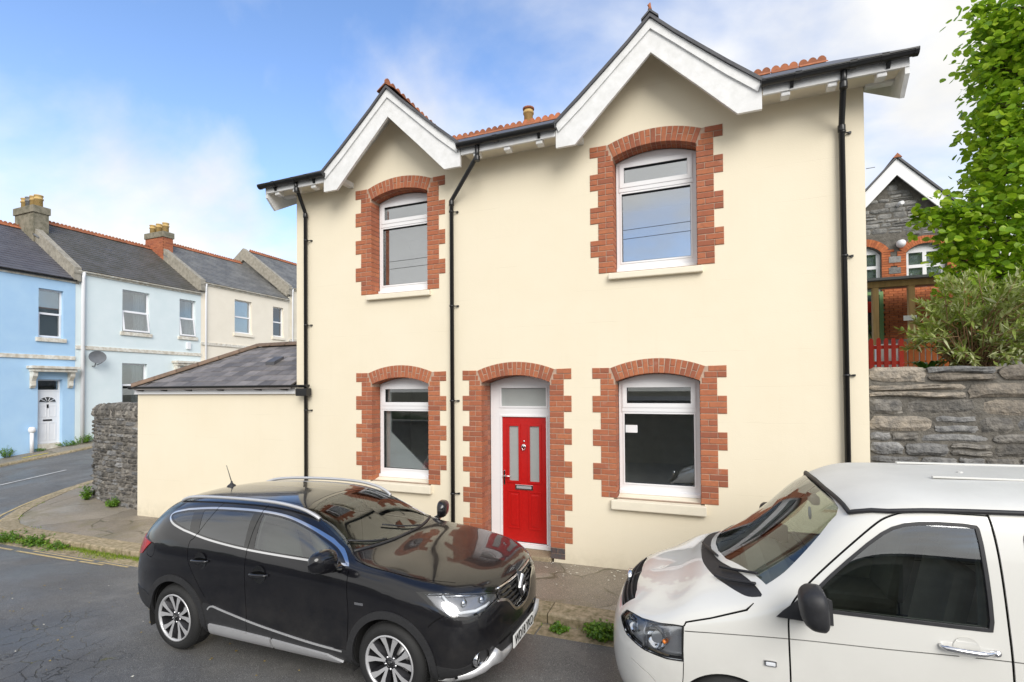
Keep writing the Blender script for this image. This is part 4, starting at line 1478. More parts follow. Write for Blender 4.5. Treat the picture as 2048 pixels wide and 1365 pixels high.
# lead flashing beside chimneys
for hh, (ya, yb), (xf, xb), zb_, zt, m, npot in ((hl, (4.885, 5.41), (-26.2, -27.58), 8.7, 10.38, 'chimney_render', 4), (hc, (10.27, 10.77), (-26.25, -27.65), 9.2, 10.84, 'red_brick', 3)):
    c_ = MB().box(xb, xf, ya, yb, zb_, zt - .3).build('chimney', m, hh)
    if m == 'red_brick':
        for k in range(20):                               # brick courses of the stack, alternating headers and stretchers
            z = zb_ + .35 + k * .075
            if z > zt - .34:
                break
            for j in range(6):
                x0 = xb + j * .235 - (.118 if k % 2 else 0)
                a, b = max(x0, xb), min(x0 + .225, xf)
                if b - a > .04:
                    MB().box(a, b, ya - .006, ya + .05, z, z + .065).build('brick', m, c_)
            for j in range(3):
                y_ = ya + j * .235 - (.118 if k % 2 else 0)
                a, b = max(y_, ya), min(y_ + .225, yb)
                if b - a > .04:
                    MB().box(xf - .05, xf + .006, a, b, z, z + .065).build('brick', m, c_)
    MB().bbox(xb - .05, xf + .05, ya - .05, yb + .05, zt - .3, zt, .02).build('chimney_cap', 'chimney_render', c_)
    for i in range(npot):
        x = lerp(xf - .2, xb + .2, i / (npot - 1))
        MB().lathe([(.145, -.05), (.14, .30), (.165, .31), (.165, .36), (.14, .37), (.135, .44), (.16, .46), (.16, .50), (.12, .50)], (x, (ya + yb) / 2, zt), 'z', 14).build('chimney_pot', 'dish_grey' if i == 2 and npot == 4 else 'chimney_buff', c_)
    MB().prism([(xf - .05, zt - 1.25), (xf + .32, zt - 1.42), (xf + .32, zt - 1.38), (xf - .05, zt - 1.18)], ya, yb + .25, 'y').build('lead_flashing', 'dish_grey', c_)
# rooflights and vents on the slates
for hh, px, py, X in ((hl, 213, 500, TX - 2.4), (hc, 435, 537, TX - 2.3)):
    q = onX(px, py, X)
    MB().prism([(X - .1, q[2] + .02), (X + .14, q[2] - .14), (X + .14, q[2] - .02), (X - .1, q[2] + .1)], q[1] - .16, q[1] + .16, 'y').build('roof_vent', 'slate', hh)


def soil_pipe(hh, y, z0, z1, m, r=.05):
    MB().tube([(TX + .10, y, z1), (TX + .07, y, z1 - .25), (TX + .07, y, z0)], r, 10).build('downpipe', m, hh)


soil_pipe(hl, 5.30, .45, 7.40, 'white_upvc', .07)
soil_pipe(hc, 10.62, 1.1, 7.95, 'white_upvc')
soil_pipe(hi, 16.25, 1.8, 8.7, 'white_upvc')
# white alarm box, satellite dish, vent pipe by the door
q = onX(376, 692, TX)
MB().bbox(TX - .005, TX + .09, q[1] - .1, q[1] + .1, q[2] - .17, q[2] + .17, .02).build('alarm_box', 'white_upvc', hl)
q = onX(185, 716, TX)
ds = thing('satellite_dish', 'grey oval satellite dish on the pale blue house wall', 'satellite dish', (TX, q[1], q[2]))
dd = MB()
nn = 20
for r_, dx in ((.0, .0), (.15, .012), (.27, .04), (.33, .06)):
    for k in range(nn):
        a = 2 * math.pi * k / nn
        dd.v.append((TX + .28 + dx, q[1] + r_ * math.cos(a), q[2] + r_ * .78 * math.sin(a) + .02))
for i in range(3):
    for k in range(nn):
        dd.f.append((i * nn + k, i * nn + (k + 1) % nn, (i + 1) * nn + (k + 1) % nn, (i + 1) * nn + k)); dd.sm.append(True)
dd.build('reflector', 'dish_grey', ds)
MB().tube([(TX, q[1], q[2] - .35), (TX + .15, q[1], q[2] - .35), (TX + .29, q[1], q[2] - .1)], .025, 6).build('mount', 'dish_grey', ds)
MB().tube([(TX + .3, q[1], q[2] - .3), (TX + .62, q[1], q[2] - .22), (TX + .64, q[1], q[2] - .1)], .02, 6).build('feed_arm', 'dish_grey', ds)
q = onX(60, 875, TX)
vp = thing('vent_pipe', 'short white vent pipe with round cap against the blue house', 'pipe', (TX + .12, q[1], .118 * q[1] - .14))
zz = .118 * q[1] - .14
MB().tube([(TX + .12, q[1], zz), (TX + .12, q[1], zz + .78)], .06, 12).build('pipe', 'white_upvc', vp)
MB().lathe([(.05, .74), (.10, .78), (.115, .86), (.09, .95), (.04, .97), (0, .97)], (TX + .12, q[1], zz), 'z', 14).build('cap', 'white_upvc', vp)
# ================================================================ school behind the retaining wall
SY = 12.0
mat('school_brick', (.50, .16, .055), .85, (.36, .10, .04), scale=14, bump=.4, rnd=.2)
mat('school_stone', (.33, .32, .30), .9, (.17, .17, .165), scale=6, bump=1., bscale=20, bdist=.03, rnd=.35)
mat('post_timber', (.50, .33, .14), .7, (.38, .24, .10), scale=3, stretch=(6, 6, .6))
mat('picket_red', (.62, .035, .015), .6, var=.15, rnd=.12)
mat('picket_orange', (.62, .16, .03), .65, var=.2, rnd=.2)
mat('green_paint', (.20, .36, .14), .6)
mat('lamp_glow', (.9, .8, .6), .5)
A = onY(1787, 326, SY)
S = 1.105
sch = thing('school', 'grey stone school building with white gable and red brick arched windows', 'school', (A[0], SY + 2, 3.1))


def P_(px, py):
    q = onY(px, py, SY)
    return (float(q[0]), float(q[2]))


HWD = 3.4
wl_, wr_ = A[0] - HWD, A[0] + HWD
ez = A[2] - .25 - HWD * S
wins_ = []
for cx0, cx1, top in ((P_(1690, 500)[0], P_(1762, 500)[0], P_(1740, 494)[1]), (P_(1812, 500)[0], P_(1893, 500)[0], P_(1853, 487)[1]), (P_(1945, 500)[0], P_(2020, 500)[0], P_(1853, 487)[1] - .1)):
    wins_.append((cx0, cx1, top, P_(1853, 575)[1] - .4))


def seg_arch(x0, x1, zt, rise, n=9, grow=0.):
    s_ = (x1 - x0) / 2
    R_ = (s_ * s_ + rise * rise) / (2 * rise)
    a_ = math.asin(s_ / R_)
    c_ = ((x0 + x1) / 2, zt - R_)
    return [(c_[0] + (R_ + grow) * math.sin(t), c_[1] + (R_ + grow) * math.cos(t)) for t in lin(a_, -a_, n)]


holes = [[(a, d), (b, d)] + seg_arch(a, b, t, .26) for a, b, t, d in wins_]
MB().plate([(wl_, 2.6), (wr_, 2.6), (wr_, ez), (A[0], A[2] - .25), (wl_, ez)], holes, SY, SY + .4).build('gable_wall', 'wall_mortar', sch)


def keep_school(x, z, w, h):
    if x < 4.2 or z > A[2] - .3 - abs(x - A[0]) * S - (w / 2) * S:
        return False
    for a, b, t, d in wins_:
        if a - .34 - w / 2 < x < b + .34 + w / 2 and z < t + .30 and z > d - .2:
            return False
    return True


coursed_stones(sch, [(4.2, SY - .004), (8.2, SY - .004)], 4.9, 9.4, (.10, .20), (.2, .6), ['school_stone'], random.Random(21), .04, .02, keep=keep_school)
for a, b, t, d in wins_:
    zs_ = t - .26
    arcb = MB()
    inn = seg_arch(a, b, t, .26, 22, .01); out_ = seg_arch(a, b, t, .26, 22, .25)
    for i in range(21):
        q = [inn[i], inn[i + 1], out_[i + 1], out_[i]]
        cxm = sum(p[0] for p in q) / 4; czm = sum(p[1] for p in q) / 4
        q = [(cxm + (p[0] - cxm) * .90, czm + (p[1] - czm) * .96) for p in q]
        arcb.prism(q, SY - .035, SY + .1)
    tag(arcb.build('arch_bricks', 'school_brick', sch), kind='stuff')
    jb = MB()
    k = 0
    z = d
    while z < zs_ + .08:
        for s_, e in ((-1, a), (1, b)):
            w = .34 if (k // 3) % 2 else .24
            jb.box(min(e, e + s_ * w) + .005, max(e, e + s_ * w) - .005, SY - .03, SY + .2, z, z + .066)
        z += .076; k += 1
    tag(jb.build('jamb_bricks', 'school_brick', sch), kind='stuff')
    fr = MB().plate([(a, d), (b, d)] + seg_arch(a, b, t, .26, grow=-.002), [[(x0, z0), (x1, z0), (x1, z1), (x0, z1)] for x0, x1 in ((a + .10, (a + b) / 2 - .05), ((a + b) / 2 + .05, b - .10)) for z0, z1 in ((d + .07, zs_ - .45), (zs_ - .35, zs_ + .03))], SY + .14, SY + .2).build('window', 'white_upvc', sch)
    MB().box(a + .03, b - .03, SY + .165, SY + .17, d + .03, zs_ + .05).build('pane', 'far_glass', fr)
    MB().box(a + .03, b - .03, SY + .26, SY + .28, d - .2, t).build('blind', 'blind_white', fr)
# stone blocks in the pier between the windows
for i in range(3):
    q = onY(1789, 520 + i * 22, SY)
    MB().bbox(q[0] - .16, q[0] + .16, SY - .045, SY + .1, q[2] - .1, q[2] + .1, .015).build('pier_stone', 'school_stone', sch)
# bargeboards and roof
for s_ in (-1, 1):
    b0, b1 = (A[0], A[2]), (A[0] + s_ * (HWD + .3), A[2] - (HWD + .3) * S)
    MB().prism([b0, b1, (b1[0], b1[1] - .5), (A[0], A[2] - .5)], SY - .30, SY - .25).build('bargeboard', 'white_upvc', sch)
    MB().prism([(b0[0], b0[1] + .02), (b1[0], b1[1] + .02), (b1[0], b1[1] + .09), (A[0], A[2] + .10)], SY - .36, SY + 9).build('roof_slope', 'slate', sch)
MB().prism([(A[0] - .12, A[2] + .02), (A[0], A[2] + .16), (A[0] + .12, A[2] + .02)], SY - .38, SY + 9).build('ridge', 'terracotta', sch)
MB().box(wl_, wr_, SY + .41, SY + 9, 2.6, ez).build('hall', 'school_stone', sch)
q = onY(1797, 410, SY)
MB().tube([(q[0] - .04, SY - .02, q[2] - .05), (q[0], SY - .12, q[2]), (q[0] + .03, SY - .26, q[2] - .02)], [.04, .07, .06], 8).build('security_camera', 'white_upvc', sch)
q = onY(1799, 490, SY)
MB().lathe([(0, -.3), (.1, -.26), (.13, -.12), (.09, 0)], (q[0], SY, q[2]), 'y', 12).build('bulkhead_light', 'white_upvc', sch)
MB().tube([onY(1732, 338, SY), onY(1750, 335, SY)], .012, 5).build('aerial', 'dish_grey', sch)

# covered way in front of the school
CYY = 7.6
c0 = onY(1725, 566, CYY); c1 = onY(1900, 556, CYY)
cv = thing('timber_canopy', 'timber post canopy with felt roof in front of the school', 'canopy', (c0[0] + .8, CYY + 1, 2.9))
MB().prism([(CYY - .2, c0[2] + .06), (SY - .45, c0[2] + .5), (SY - .45, c0[2] + .43), (CYY - .2, c0[2] - .0)], c0[0] - 1.2, c1[0] + 2.5, 'x').build('roof_sheet', 'dish_grey', cv)
MB().box(c0[0] - 1.2, c1[0] + 2.5, CYY - .06, CYY + .06, c0[2] - .15, c0[2] - .006).build('beam', 'post_timber', cv)
for px in (1750, 1822):
    q = onY(px, 600, CYY)
    MB().bbox(q[0] - .065, q[0] + .065, CYY - .065, CYY + .065, 2.9, c0[2] - .152, .01).build('post', 'post_timber', cv)
q = onY(1822, 636, CYY - .1)
MB().box(q[0] - .14, q[0] + .12, CYY - .09, CYY - .07, q[2] - .06, q[2] + .06).build('small_sign', 'white_upvc', cv)
# low wall, door and window below the canopy
MB().box(c0[0] - 1, 9, SY - .25, SY - .05, 2.9, 4.0).build('plinth', 'school_stone', sch)
q = onY(1755, 600, SY - .1)
gw = MB().plate([(q[0] - 1.2, 4.0), (q[0] + .15, 4.0), (q[0] + .15, 5.55), (q[0] - 1.2, 5.55)], [[(q[0] - 1.1, 4.1), (q[0] + .05, 4.1), (q[0] + .05, 5.45), (q[0] - 1.1, 5.45)]], SY - .12, SY - .04).build('green_window', 'green_paint', sch)
MB().box(q[0] - 1.12, q[0] + .07, SY - .08, SY - .075, 4.08, 5.47).build('pane', 'far_glass', gw)
MB().box(q[0] - .75, q[0] - .1, SY - .13, SY - .1, 4.9, 5.25).build('red_notice', 'picket_red', sch)
jb = MB()
for k in range(22):
    for j in range(10):
        x0 = q[0] + .2 + j * .235 - (.117 if k % 2 else 0)
        jb.box(x0 + .005, x0 + .228, SY - .05, SY - .012, 4.02 + k * .076, 4.088 + k * .076)
tag(jb.build('wall_bricks', 'school_brick', sch), kind='stuff')


# ---------------------------------------------------------------- picket fences
def pickets(name, label, m, px0, px1, Y_, ytop, gap_px, seed):
    rnd = random.Random(seed)
    a = onY(px0, ytop, Y_); b = onY(px1, ytop, Y_)
    zb_ = 2.66 + .035 * Y_
    f = thing(name, label, 'fence', ((a[0] + b[0]) / 2, Y_, zb_), group='picket fences in the school yard')
    n = int((px1 - px0) / gap_px)
    for i in range(n):
        x = lerp(a[0], b[0], i / max(1, n - 1))
        zt = lerp(a[2], b[2], i / max(1, n - 1)) + rnd.uniform(-.01, .01)
        w = .036
        MB().prism([(x - w, zb_ - .02), (x + w, zb_ - .02), (x + w, zt - .04), (x + w * .5, zt), (x - w * .5, zt), (x - w, zt - .04)], Y_ - .012 + rnd.uniform(-.004, .004), Y_ + .012).build('picket', m, f)
    for z in (zb_ + .16, zb_ + .48):
        MB().box(a[0] - .06, b[0] + .06, Y_ + .016, Y_ + .05, z, z + .07).build('rail', m, f)
    for x in (a[0] - .02, b[0] + .02):
        MB().bbox(x - .04, x + .04, Y_ + .052, Y_ + .13, zb_ - .02, a[2] - .05, .008).build('post', m, f)


pickets('picket_fence', 'bright red picket fence beside the cream house corner', 'picket_red', 1742, 1802, 5.0, 677, 10.2, 1)
pickets('picket_fence', 'orange picket fence half hidden behind the grey leaved shrub', 'picket_orange', 1809, 1905, 5.3, 684, 10.6, 2)
wb = onY(1778, 705, 6.2)
bx_ = thing('storage_box', 'white storage box standing behind the red picket fence', 'box', (wb[0], 6.2, 2.87))
MB().bbox(wb[0] - .22, wb[0] + .22, 6.0, 6.4, 2.875, wb[2] + .12, .02).build('body', 'white_upvc', bx_)
MB().bbox(wb[0] - .24, wb[0] + .24, 5.98, 6.42, wb[2] + .122, wb[2] + .17, .01).build('lid', 'white_upvc', bx_)


# ================================================================ foliage
def leafmat(name, stops, trans=.35, rough=.45):
    m, t, p, out = newmat(name)
    g = N(t, 'ShaderNodeNewGeometry'); info = N(t, 'ShaderNodeObjectInfo')
    rv = mathn(t, 'FRACT', mathn(t, 'ADD', info.outputs['Random'], g.outputs['Random Per Island']))
    c = ramp(t, rv, stops)
    t.links.new(c, p.inputs['Base Color'])
    p.inputs['Roughness'].default_value = rough
    tl = N(t, 'ShaderNodeBsdfTranslucent')
    br = mixcol(t, .35, c, (.35, .5, .03))
    t.links.new(br, tl.inputs['Color'])
    mx = N(t, 'ShaderNodeMixShader', i_Fac=trans)
    t.links.new(p.outputs[0], mx.inputs[1]); t.links.new(tl.outputs[0], mx.inputs[2])
    t.links.new(mx.outputs[0], out.inputs['Surface'])


leafmat('lime_leaf', [(0, (.12, .25, .012)), (.35, (.22, .39, .018)), (.7, (.32, .50, .024)), (1, (.46, .60, .05))], .5)
leafmat('shrub_leaf', [(0, (.15, .21, .02)), (.45, (.27, .34, .07)), (.8, (.42, .46, .20)), (1, (.58, .60, .38))], .25, .7)
leafmat('weed_leaf', [(0, (.05, .13, .01)), (.5, (.10, .22, .015)), (1, (.20, .33, .03))], .3)
leafmat('grass_blade', [(0, (.10, .20, .012)), (.5, (.20, .30, .02)), (1, (.36, .40, .05))], .3)
leafmat('strap_leaf', [(0, (.03, .10, .01)), (1, (.07, .19, .02))], .2, .35)
mat('bark', (.12, .085, .055), .9, (.07, .05, .035), scale=8, bump=.8, stretch=(4, 4, 1))
mat('twig', (.24, .14, .07), .8)

LEAF = [(0, 0, 0), (.34, .12, .05), (.52, .42, .03), (.36, .78, .02), (0, 1.05, -.06), (-.36, .78, .02), (-.52, .42, .03), (-.34, .12, .05), (0, .45, -.035)]
LEAF_F = [(8, 0, 1), (8, 1, 2), (8, 2, 3), (8, 3, 4), (8, 4, 5), (8, 5, 6), (8, 6, 7), (8, 7, 0)]


def rand_rot(rnd, tilt=.9):
    """leaf hanging more or less level, tip drooping"""
    n = Vector((rnd.gauss(0, tilt), rnd.gauss(0, tilt) - .25, 1)).normalized()
    d = Vector((rnd.uniform(-1, 1), rnd.uniform(-1, 1), rnd.uniform(-.9, .1)))
    y = (d - n * d.dot(n)).normalized()
    x = y.cross(n)
    return Matrix((x, y, n)).transposed()


def lime_tree():
    rnd = random.Random(31)
    base = Vector((7.3, 3.2, 2.75))
    t = thing('lime_tree', 'lime tree with bright green leaves overhanging the retaining wall', 'tree', base)
    MB().tube([base + Vector(v) for v in ((0, 0, -.05), (.02, 0, .8), (-.08, .05, 2.2), (-.12, .1, 3.8), (0, .1, 5.5), (.1, .1, 7.4))], [.34, .27, .24, .2, .13, .04], 12).build('trunk', 'bark', t)
    blobs = []
    for px, py, Y_, r in ((2065, 60, 3.6, .85), (2075, 190, 3.8, .9), (2060, 330, 3.5, .85), (2030, 450, 3.2, .75), (2085, 35, 2.4, .72), (2070, 130, 2.6, .72), (2062, 230, 2.3, .68), (2072, 320, 2.1, .72), (2015, 410, 1.9, .55), (1975, 470, 1.8, .55),
                          (1935, 440, 1.75, .36), (1905, 425, 1.7, .20), (1868, 430, 1.7, .13), (1838, 432, 1.65, .08), (1930, 540, 1.8, .30), (1980, 560, 1.9, .45), (2040, 500, 2., .7), (2090, 590, 2.1, .7),
                          (2015, 95, 2.3, .42), (2005, 165, 2.4, .40), (2025, 285, 2.2, .45), (1985, 135, 2.3, .22), (2050, 60, 2.2, .5), (1990, 40, 2.3, .20), (1960, 22, 2.3, .16), (2000, 215, 2.2, .26), (1988, 270, 2.2, .22), (2000, 350, 2.1, .3), (1905, 500, 1.75, .17)):
        blobs.append((Vector(onY(px, py, Y_)), r))
    for k in range(64):                                    # the rest of the crown, mostly out of the picture
        a, h_ = rnd.uniform(0, 6.28), rnd.uniform(4.0, 9.6)
        R_ = 2.6 * math.sin(min(1, max(.12, (10.2 - h_) / 6)) * 1.9) * rnd.uniform(.35, 1)
        c_ = Vector((base.x + .6 + R_ * math.cos(a), base.y + R_ * .9 * math.sin(a), h_ + .3))
        if c_.x < 5.2:
            c_.x = 5.2 + rnd.uniform(0, .8)
        blobs.append((c_, rnd.uniform(.7, 1.0)))
    br = MB()
    leaves = []
    for bi, (c_, r) in enumerate(blobs):
        st = base + Vector((-.08, .08, min(6.5, max(1.6, c_.z - base.z - rnd.uniform(.6, 1.9)))))
        mid = st.lerp(c_, .55) + Vector((0, 0, .35))
        br.tube([st, mid, c_], [.045, .022, .008], 6)
        for q in range(6):
            e = c_ + Vector((rnd.gauss(0, 1), rnd.gauss(0, 1), rnd.gauss(0, .8))).normalized() * r * rnd.uniform(.6, .95)
            br.tube([c_.lerp(mid, .15), c_.lerp(e, .5) + Vector((0, 0, .05)), e], [.010, .007, .003], 4)
        # clumpy fill: sprays of leaves along short twigs
        ns = int((105 if bi < len(blobs) - 64 else 42) * (r / .7) ** 2) + 8
        for q in range(ns):
            d = Vector((rnd.gauss(0, 1), rnd.gauss(0, 1), rnd.gauss(0, .85))).normalized()
            o = c_ + d * r * rnd.uniform(.45, 1.0) ** .6
            dirv = (d + Vector((rnd.gauss(0, .4), rnd.gauss(0, .4), -.35))).normalized()
            for k in range(rnd.randint(4, 8)):
                p = o + dirv * (k - 2) * .055 + Vector((rnd.gauss(0, .05), rnd.gauss(0, .05), rnd.gauss(0, .04)))
                leaves.append((p, rand_rot(rnd), rnd.uniform(.065, .115)))
    tag(br.build('branches', 'bark', t), kind='stuff')
    camv = Vector(CAM)
    leaves.sort(key=lambda l: (l[0] - camv).length + (100 if l[0].x > 5 else 0))
    lm = MB().add(LEAF, LEAF_F).mesh('leaf', False)
    step = max(1, len(leaves) // 300 // 8)
    sel = leaves[::step][:290] if step > 1 else leaves[:290]
    rest = [l for i, l in enumerate(leaves) if not (i % step == 0 and i // step < 290)] if step > 1 else leaves[290:]
    for p, R_, s_ in sel:
        o = place('leaf', lm, 'lime_leaf', t)
        o.matrix_parent_inverse = Matrix()
        o.matrix_basis = Matrix.Translation(p - base) @ R_.to_4x4() @ Matrix.Scale(s_, 4)
    mb = MB()
    for p, R_, s_ in rest:
        mb.add([p + R_ @ (Vector(v) * s_) for v in LEAF], LEAF_F)
    tag(mb.build('crown', 'lime_leaf', t, recalc=False), kind='stuff')


lime_tree()


def lance(mb, p, d, n, ln, w):
    s_ = d.cross(n).normalized() * w
    mb.add([p, p + d * ln * .35 + s_, p + d * ln + n * (-.06 * ln), p + d * ln * .35 - s_, p + d * ln * .4 - n * .15 * w], [(4, 0, 1), (4, 1, 2), (4, 2, 3), (4, 3, 0)])


def shrub():
    rnd = random.Random(12)
    root = Vector(onY(1945, 752, .75)); root.z = 2.66
    t = thing('grey_leaved_shrub', 'sprawling grey green shrub growing on top of the retaining wall', 'shrub', root)
    st = MB(); lv = MB(); dead = MB()
    tips = []
    for k in range(180):
        px, py = rnd.uniform(1800, 2110), rnd.uniform(548, 735)
        # outline of the bush: highest in the middle right, low to the left
        lim = 655 - 165 * sstep((px - 1785) / 170) + 25 * math.sin(px * .05)
        if py < lim and rnd.random() < .93:
            continue
        if px < 1870 and py > 700:
            continue
        tips.append(Vector(onY(px, py, rnd.uniform(.15, 1.5))))
    for px, py in ((1935, 545), (1945, 590), (1900, 560), (2018, 560), (1985, 575), (2040, 545), (1800, 660), (1830, 640), (1860, 655), (1880, 610)):
        tips.append(Vector(onY(px, py, rnd.uniform(.3, .8))))
    for tip in tips:
        mid = root.lerp(tip, .5) + Vector((rnd.gauss(0, .06), rnd.gauss(0, .05), .12 + rnd.uniform(0, .15)))
        st.tube([root + Vector((rnd.gauss(0, .08), rnd.gauss(0, .05), 0)), mid, tip], [.009, .005, .003], 4)
        d0 = (tip - mid).normalized()
        for j in range(15):
            b = j / 14
            p = tip - d0 * b * .26
            for q in range(2):
                d = (d0 * (1.0 - b * .75) + Vector((rnd.gauss(0, .6), rnd.gauss(0, .6), rnd.gauss(.1, .45)))).normalized()
                n = (Vector((0, 0, 1)) - d * d.z + Vector((rnd.gauss(0, .3), rnd.gauss(0, .3), 0))).normalized()
                lance(lv, p, d, n, rnd.uniform(.10, .18) * (.7 + .4 * b), rnd.uniform(.012, .020))
        if rnd.random() < .5:
            for q in range(8):
                d = Vector((rnd.gauss(0, .5), rnd.gauss(0, .5), -.6)).normalized()
                lance(dead, tip - d0 * .3, d, Vector((1, 0, .2)).normalized(), .06, .007)
    tag(st.build('stems', 'twig', t), kind='stuff')
    tag(lv.build('leaves', 'shrub_leaf', t, recalc=False), kind='stuff')
    tag(dead.build('dry_leaves', 'twig', t, recalc=False), kind='stuff')


shrub()


def strap_plant(px, py, Y_, n, ln, seed, label):
    rnd = random.Random(seed)
    c_ = Vector(onY(px, py, Y_)); c_.z = 2.66 + .035 * Y_
    t = thing('strap_leaved_plant', label, 'plant', c_)
    for k in range(n):
        a = rnd.uniform(0, 6.28)
        d = Vector((math.cos(a), math.sin(a), 0))
        s_ = Vector((-d.y, d.x, 0)) * .022
        pts = [c_ + d * (ln * u * .75) + Vector((0, 0, ln * (1.25 * u - .85 * u * u))) for u in lin(0, 1, 6)]
        w = [.5, .9, 1, .9, .6, .05]
        mb = MB()
        mb.add([p + s_ * ww for p, ww in zip(pts, w)] + [p - s_ * ww for p, ww in zip(pts, w)], [(i, i + 1, i + 7, i + 6) for i in range(5)], True)
        mb.build('leaf', 'strap_leaf', t, recalc=False)


strap_plant(1855, 735, .9, 26, .42, 5, 'dark green strap leaved plant at the foot of the orange fence')
strap_plant(1822, 740, .8, 12, .26, 6, 'small strap leaved tuft on the wall top beside the red fence')


def weed(name, label, c_, r, h, n, seed, m='weed_leaf', group=None, cat='weed'):
    rnd = random.Random(seed)
    t = thing(name, label, cat, c_, group=group)
    st = MB(); lv = MB()
    c_ = Vector(c_)
    for k in range(n):
        a, q = rnd.uniform(0, 6.28), rnd.random() ** .5
        e = c_ + Vector((math.cos(a) * r * q, math.sin(a) * r * q * .8, h * (1 - .5 * q * q) * rnd.uniform(.55, 1.)))
        s0 = c_ + Vector((math.cos(a) * r * .3 * q, math.sin(a) * r * .3 * q, 0))
        st.tube([s0, s0.lerp(e, .5) + Vector((0, 0, h * .1)), e], [.004, .003, .0015], 4)
        for j in range(7):
            p = s0.lerp(e, .35 + .65 * j / 6) + Vector((rnd.gauss(0, .01), rnd.gauss(0, .01), 0))
            R_ = rand_rot(rnd, .7)
            sz = rnd.uniform(.02, .045) * (1 if h < .3 else 1.3)
            lv.add([p + R_ @ (Vector((v[0] * .8, v[1], v[2])) * sz) for v in LEAF], LEAF_F)
    tag(st.build('stems', 'weed_leaf', t), kind='stuff')
    tag(lv.build('leaves', m, t, recalc=False), kind='stuff')


def pave_pt(px, py, zf=zpave):
    z = -.1
    for i in range(12):
        d = ray(px, py)
        P = CAM + d * ((z - CAM[2]) / d[2])
        z = zf(P[0], P[1])
    return float(P[0]), float(P[1]), float(z)


weed('wall_weed', 'bushy green weed at the foot of the rubble wall near the extension', (-13.05, .34, zpave(-13.05, .34)), .19, .26, 50, 1)
weed('wall_weed', 'leafy weed at the rounded corner of the rubble wall', (-14.32, .50, zpave(-14.3, .5)), .16, .40, 34, 2)
for i, (px, py, r, h, n) in enumerate(((25, 1082, .45, .22, 60), (75, 1088, .35, .22, 50), (108, 1085, .3, .15, 30), (130, 1094, .3, .15, 30))):
    p = pave_pt(px, py, zroad)
    weed('kerb_weed', ('tallest leafy weed in the gutter at the rounded corner kerb', 'bushy weed in the gutter beside the end of the double yellow lines', 'small sprig of weed in the gutter where the corner kerb straightens', 'low weed patch in the gutter next to the mossy kerb')[i], (p[0], min(p[1], -1.68), zroad(p[0], -1.75)), r, h, n, 20 + i, group='weeds in the gutter at the corner')
p = (-1.15, -1.72, zroad(-1.15, -1.8))
weed('kerb_weed', 'bright green bushy weed in the gutter between the two vehicles', (p[0], p[1], p[2]), .20, .20, 90, 41)
weed('kerb_weed', 'low green weed in the gutter ahead of the black car', (-1.62, -1.73, zroad(-1.6, -1.8)), .12, .10, 30, 42)
weed('kerb_weed', 'low green weed in the gutter under the white van nose', (-.72, -1.74, zroad(-.7, -1.8)), .16, .14, 40, 43)
for i, (px, py, r, h, n) in enumerate(((15, 905, .35, .5, 30), (80, 893, .25, .2, 20), (133, 889, .5, .25, 40), (160, 885, .4, .35, 40), (175, 880, .35, .45, 40))):
    q = onX(px, py, TX + .12)
    weed('terrace_weed', ('tall upright weed against the sky blue wall below its wide window', 'small weed beside the white vent pipe on the blue house', 'weed patch at the step of the white panelled door', 'weed patch at the white downpipe between the two blue houses', 'tall weed at the foot of the pale blue house wall')[i], (TX + .12, q[1], .118 * q[1] - .135), r, h, n, 60 + i, group='weeds along the terrace')

# moss and grass in the gutter along the kerb
rg = random.Random(77)
gr = MB()
for k in range(5200):
    x = rg.uniform(-13.2, -8.3) if k < 4600 else rg.uniform(-8.3, -.4)
    if k < 4600:
        y = -1.62 - abs(rg.gauss(0, .10)) * (.4 + .8 * abs(math.sin(x * 2.1)))
    else:
        y = -1.63 - abs(rg.gauss(0, .03))
    if y < -1.92:
        continue
    z = zroad(x, -1.8) + .0
    h = rg.uniform(.02, .085) * (1 - .5 * min(1, (-1.62 - y) / .25))
    d = Vector((rg.gauss(0, .5), rg.gauss(0, .5), 1)).normalized()
    s_ = Vector((rg.gauss(0, 1), rg.gauss(0, 1), 0)).normalized() * .006
    p = Vector((x, y, z))
    gr.add([p - s_, p + s_, p + d * h], [(0, 1, 2)])
for k in range(1300):                                      # tufts in the joints of the corner pavement
    i = rg.randrange(len(KIf))
    x, y = KIf[i]
    if not (-16.3 < x < -12.6 and y < 2.5):
        continue
    if math.sin(i * 1.3) < .1:
        continue
    p = Vector((x + rg.gauss(0, .04), y + rg.gauss(0, .04), zpave(x, y)))
    d = Vector((rg.gauss(0, .6), rg.gauss(0, .6), 1)).normalized()
    s_ = Vector((rg.gauss(0, 1), rg.gauss(0, 1), 0)).normalized() * .008
    gr.add([p - s_, p + s_, p + d * rg.uniform(.02, .06)], [(0, 1, 2)])
go = gr.build('gutter_grass', 'grass_blade', recalc=False)
tag(go, 'short bright grass and moss growing in the gutter along the kerb', 'grass', kind='stuff')
mat('petal', (.75, .72, .62), .8)
mat('dry_leaf', (.30, .22, .06), .8, rnd=.4)
pe = MB(); dl_ = MB()
for k in range(260):
    x, y = (rg.uniform(-2.3, -.4), -abs(rg.gauss(0, .35)) - .05) if k < 60 else (rg.uniform(-9, -2.5), rg.uniform(-6.5, -2.2))
    z = (zpave(x, y) if y > -1.28 else zroad(x, y)) + .008
    if -1.95 < y < -1.25:
        continue
    a = rg.uniform(0, 6.28); s_ = rg.uniform(.006, .016)
    q = [(x + s_ * math.cos(a + t) * (1.6 if i % 2 else 1), y + s_ * math.sin(a + t), z + (.006 if i % 2 else 0)) for i, t in enumerate((0, 1.57, 3.14, 4.71))]
    (pe if k < 85 else dl_).add(q, [(0, 1, 2, 3)])
tag(pe.build('fallen_petals', 'petal', recalc=False), 'pale petals scattered over the pavement and road', 'petals', kind='stuff')
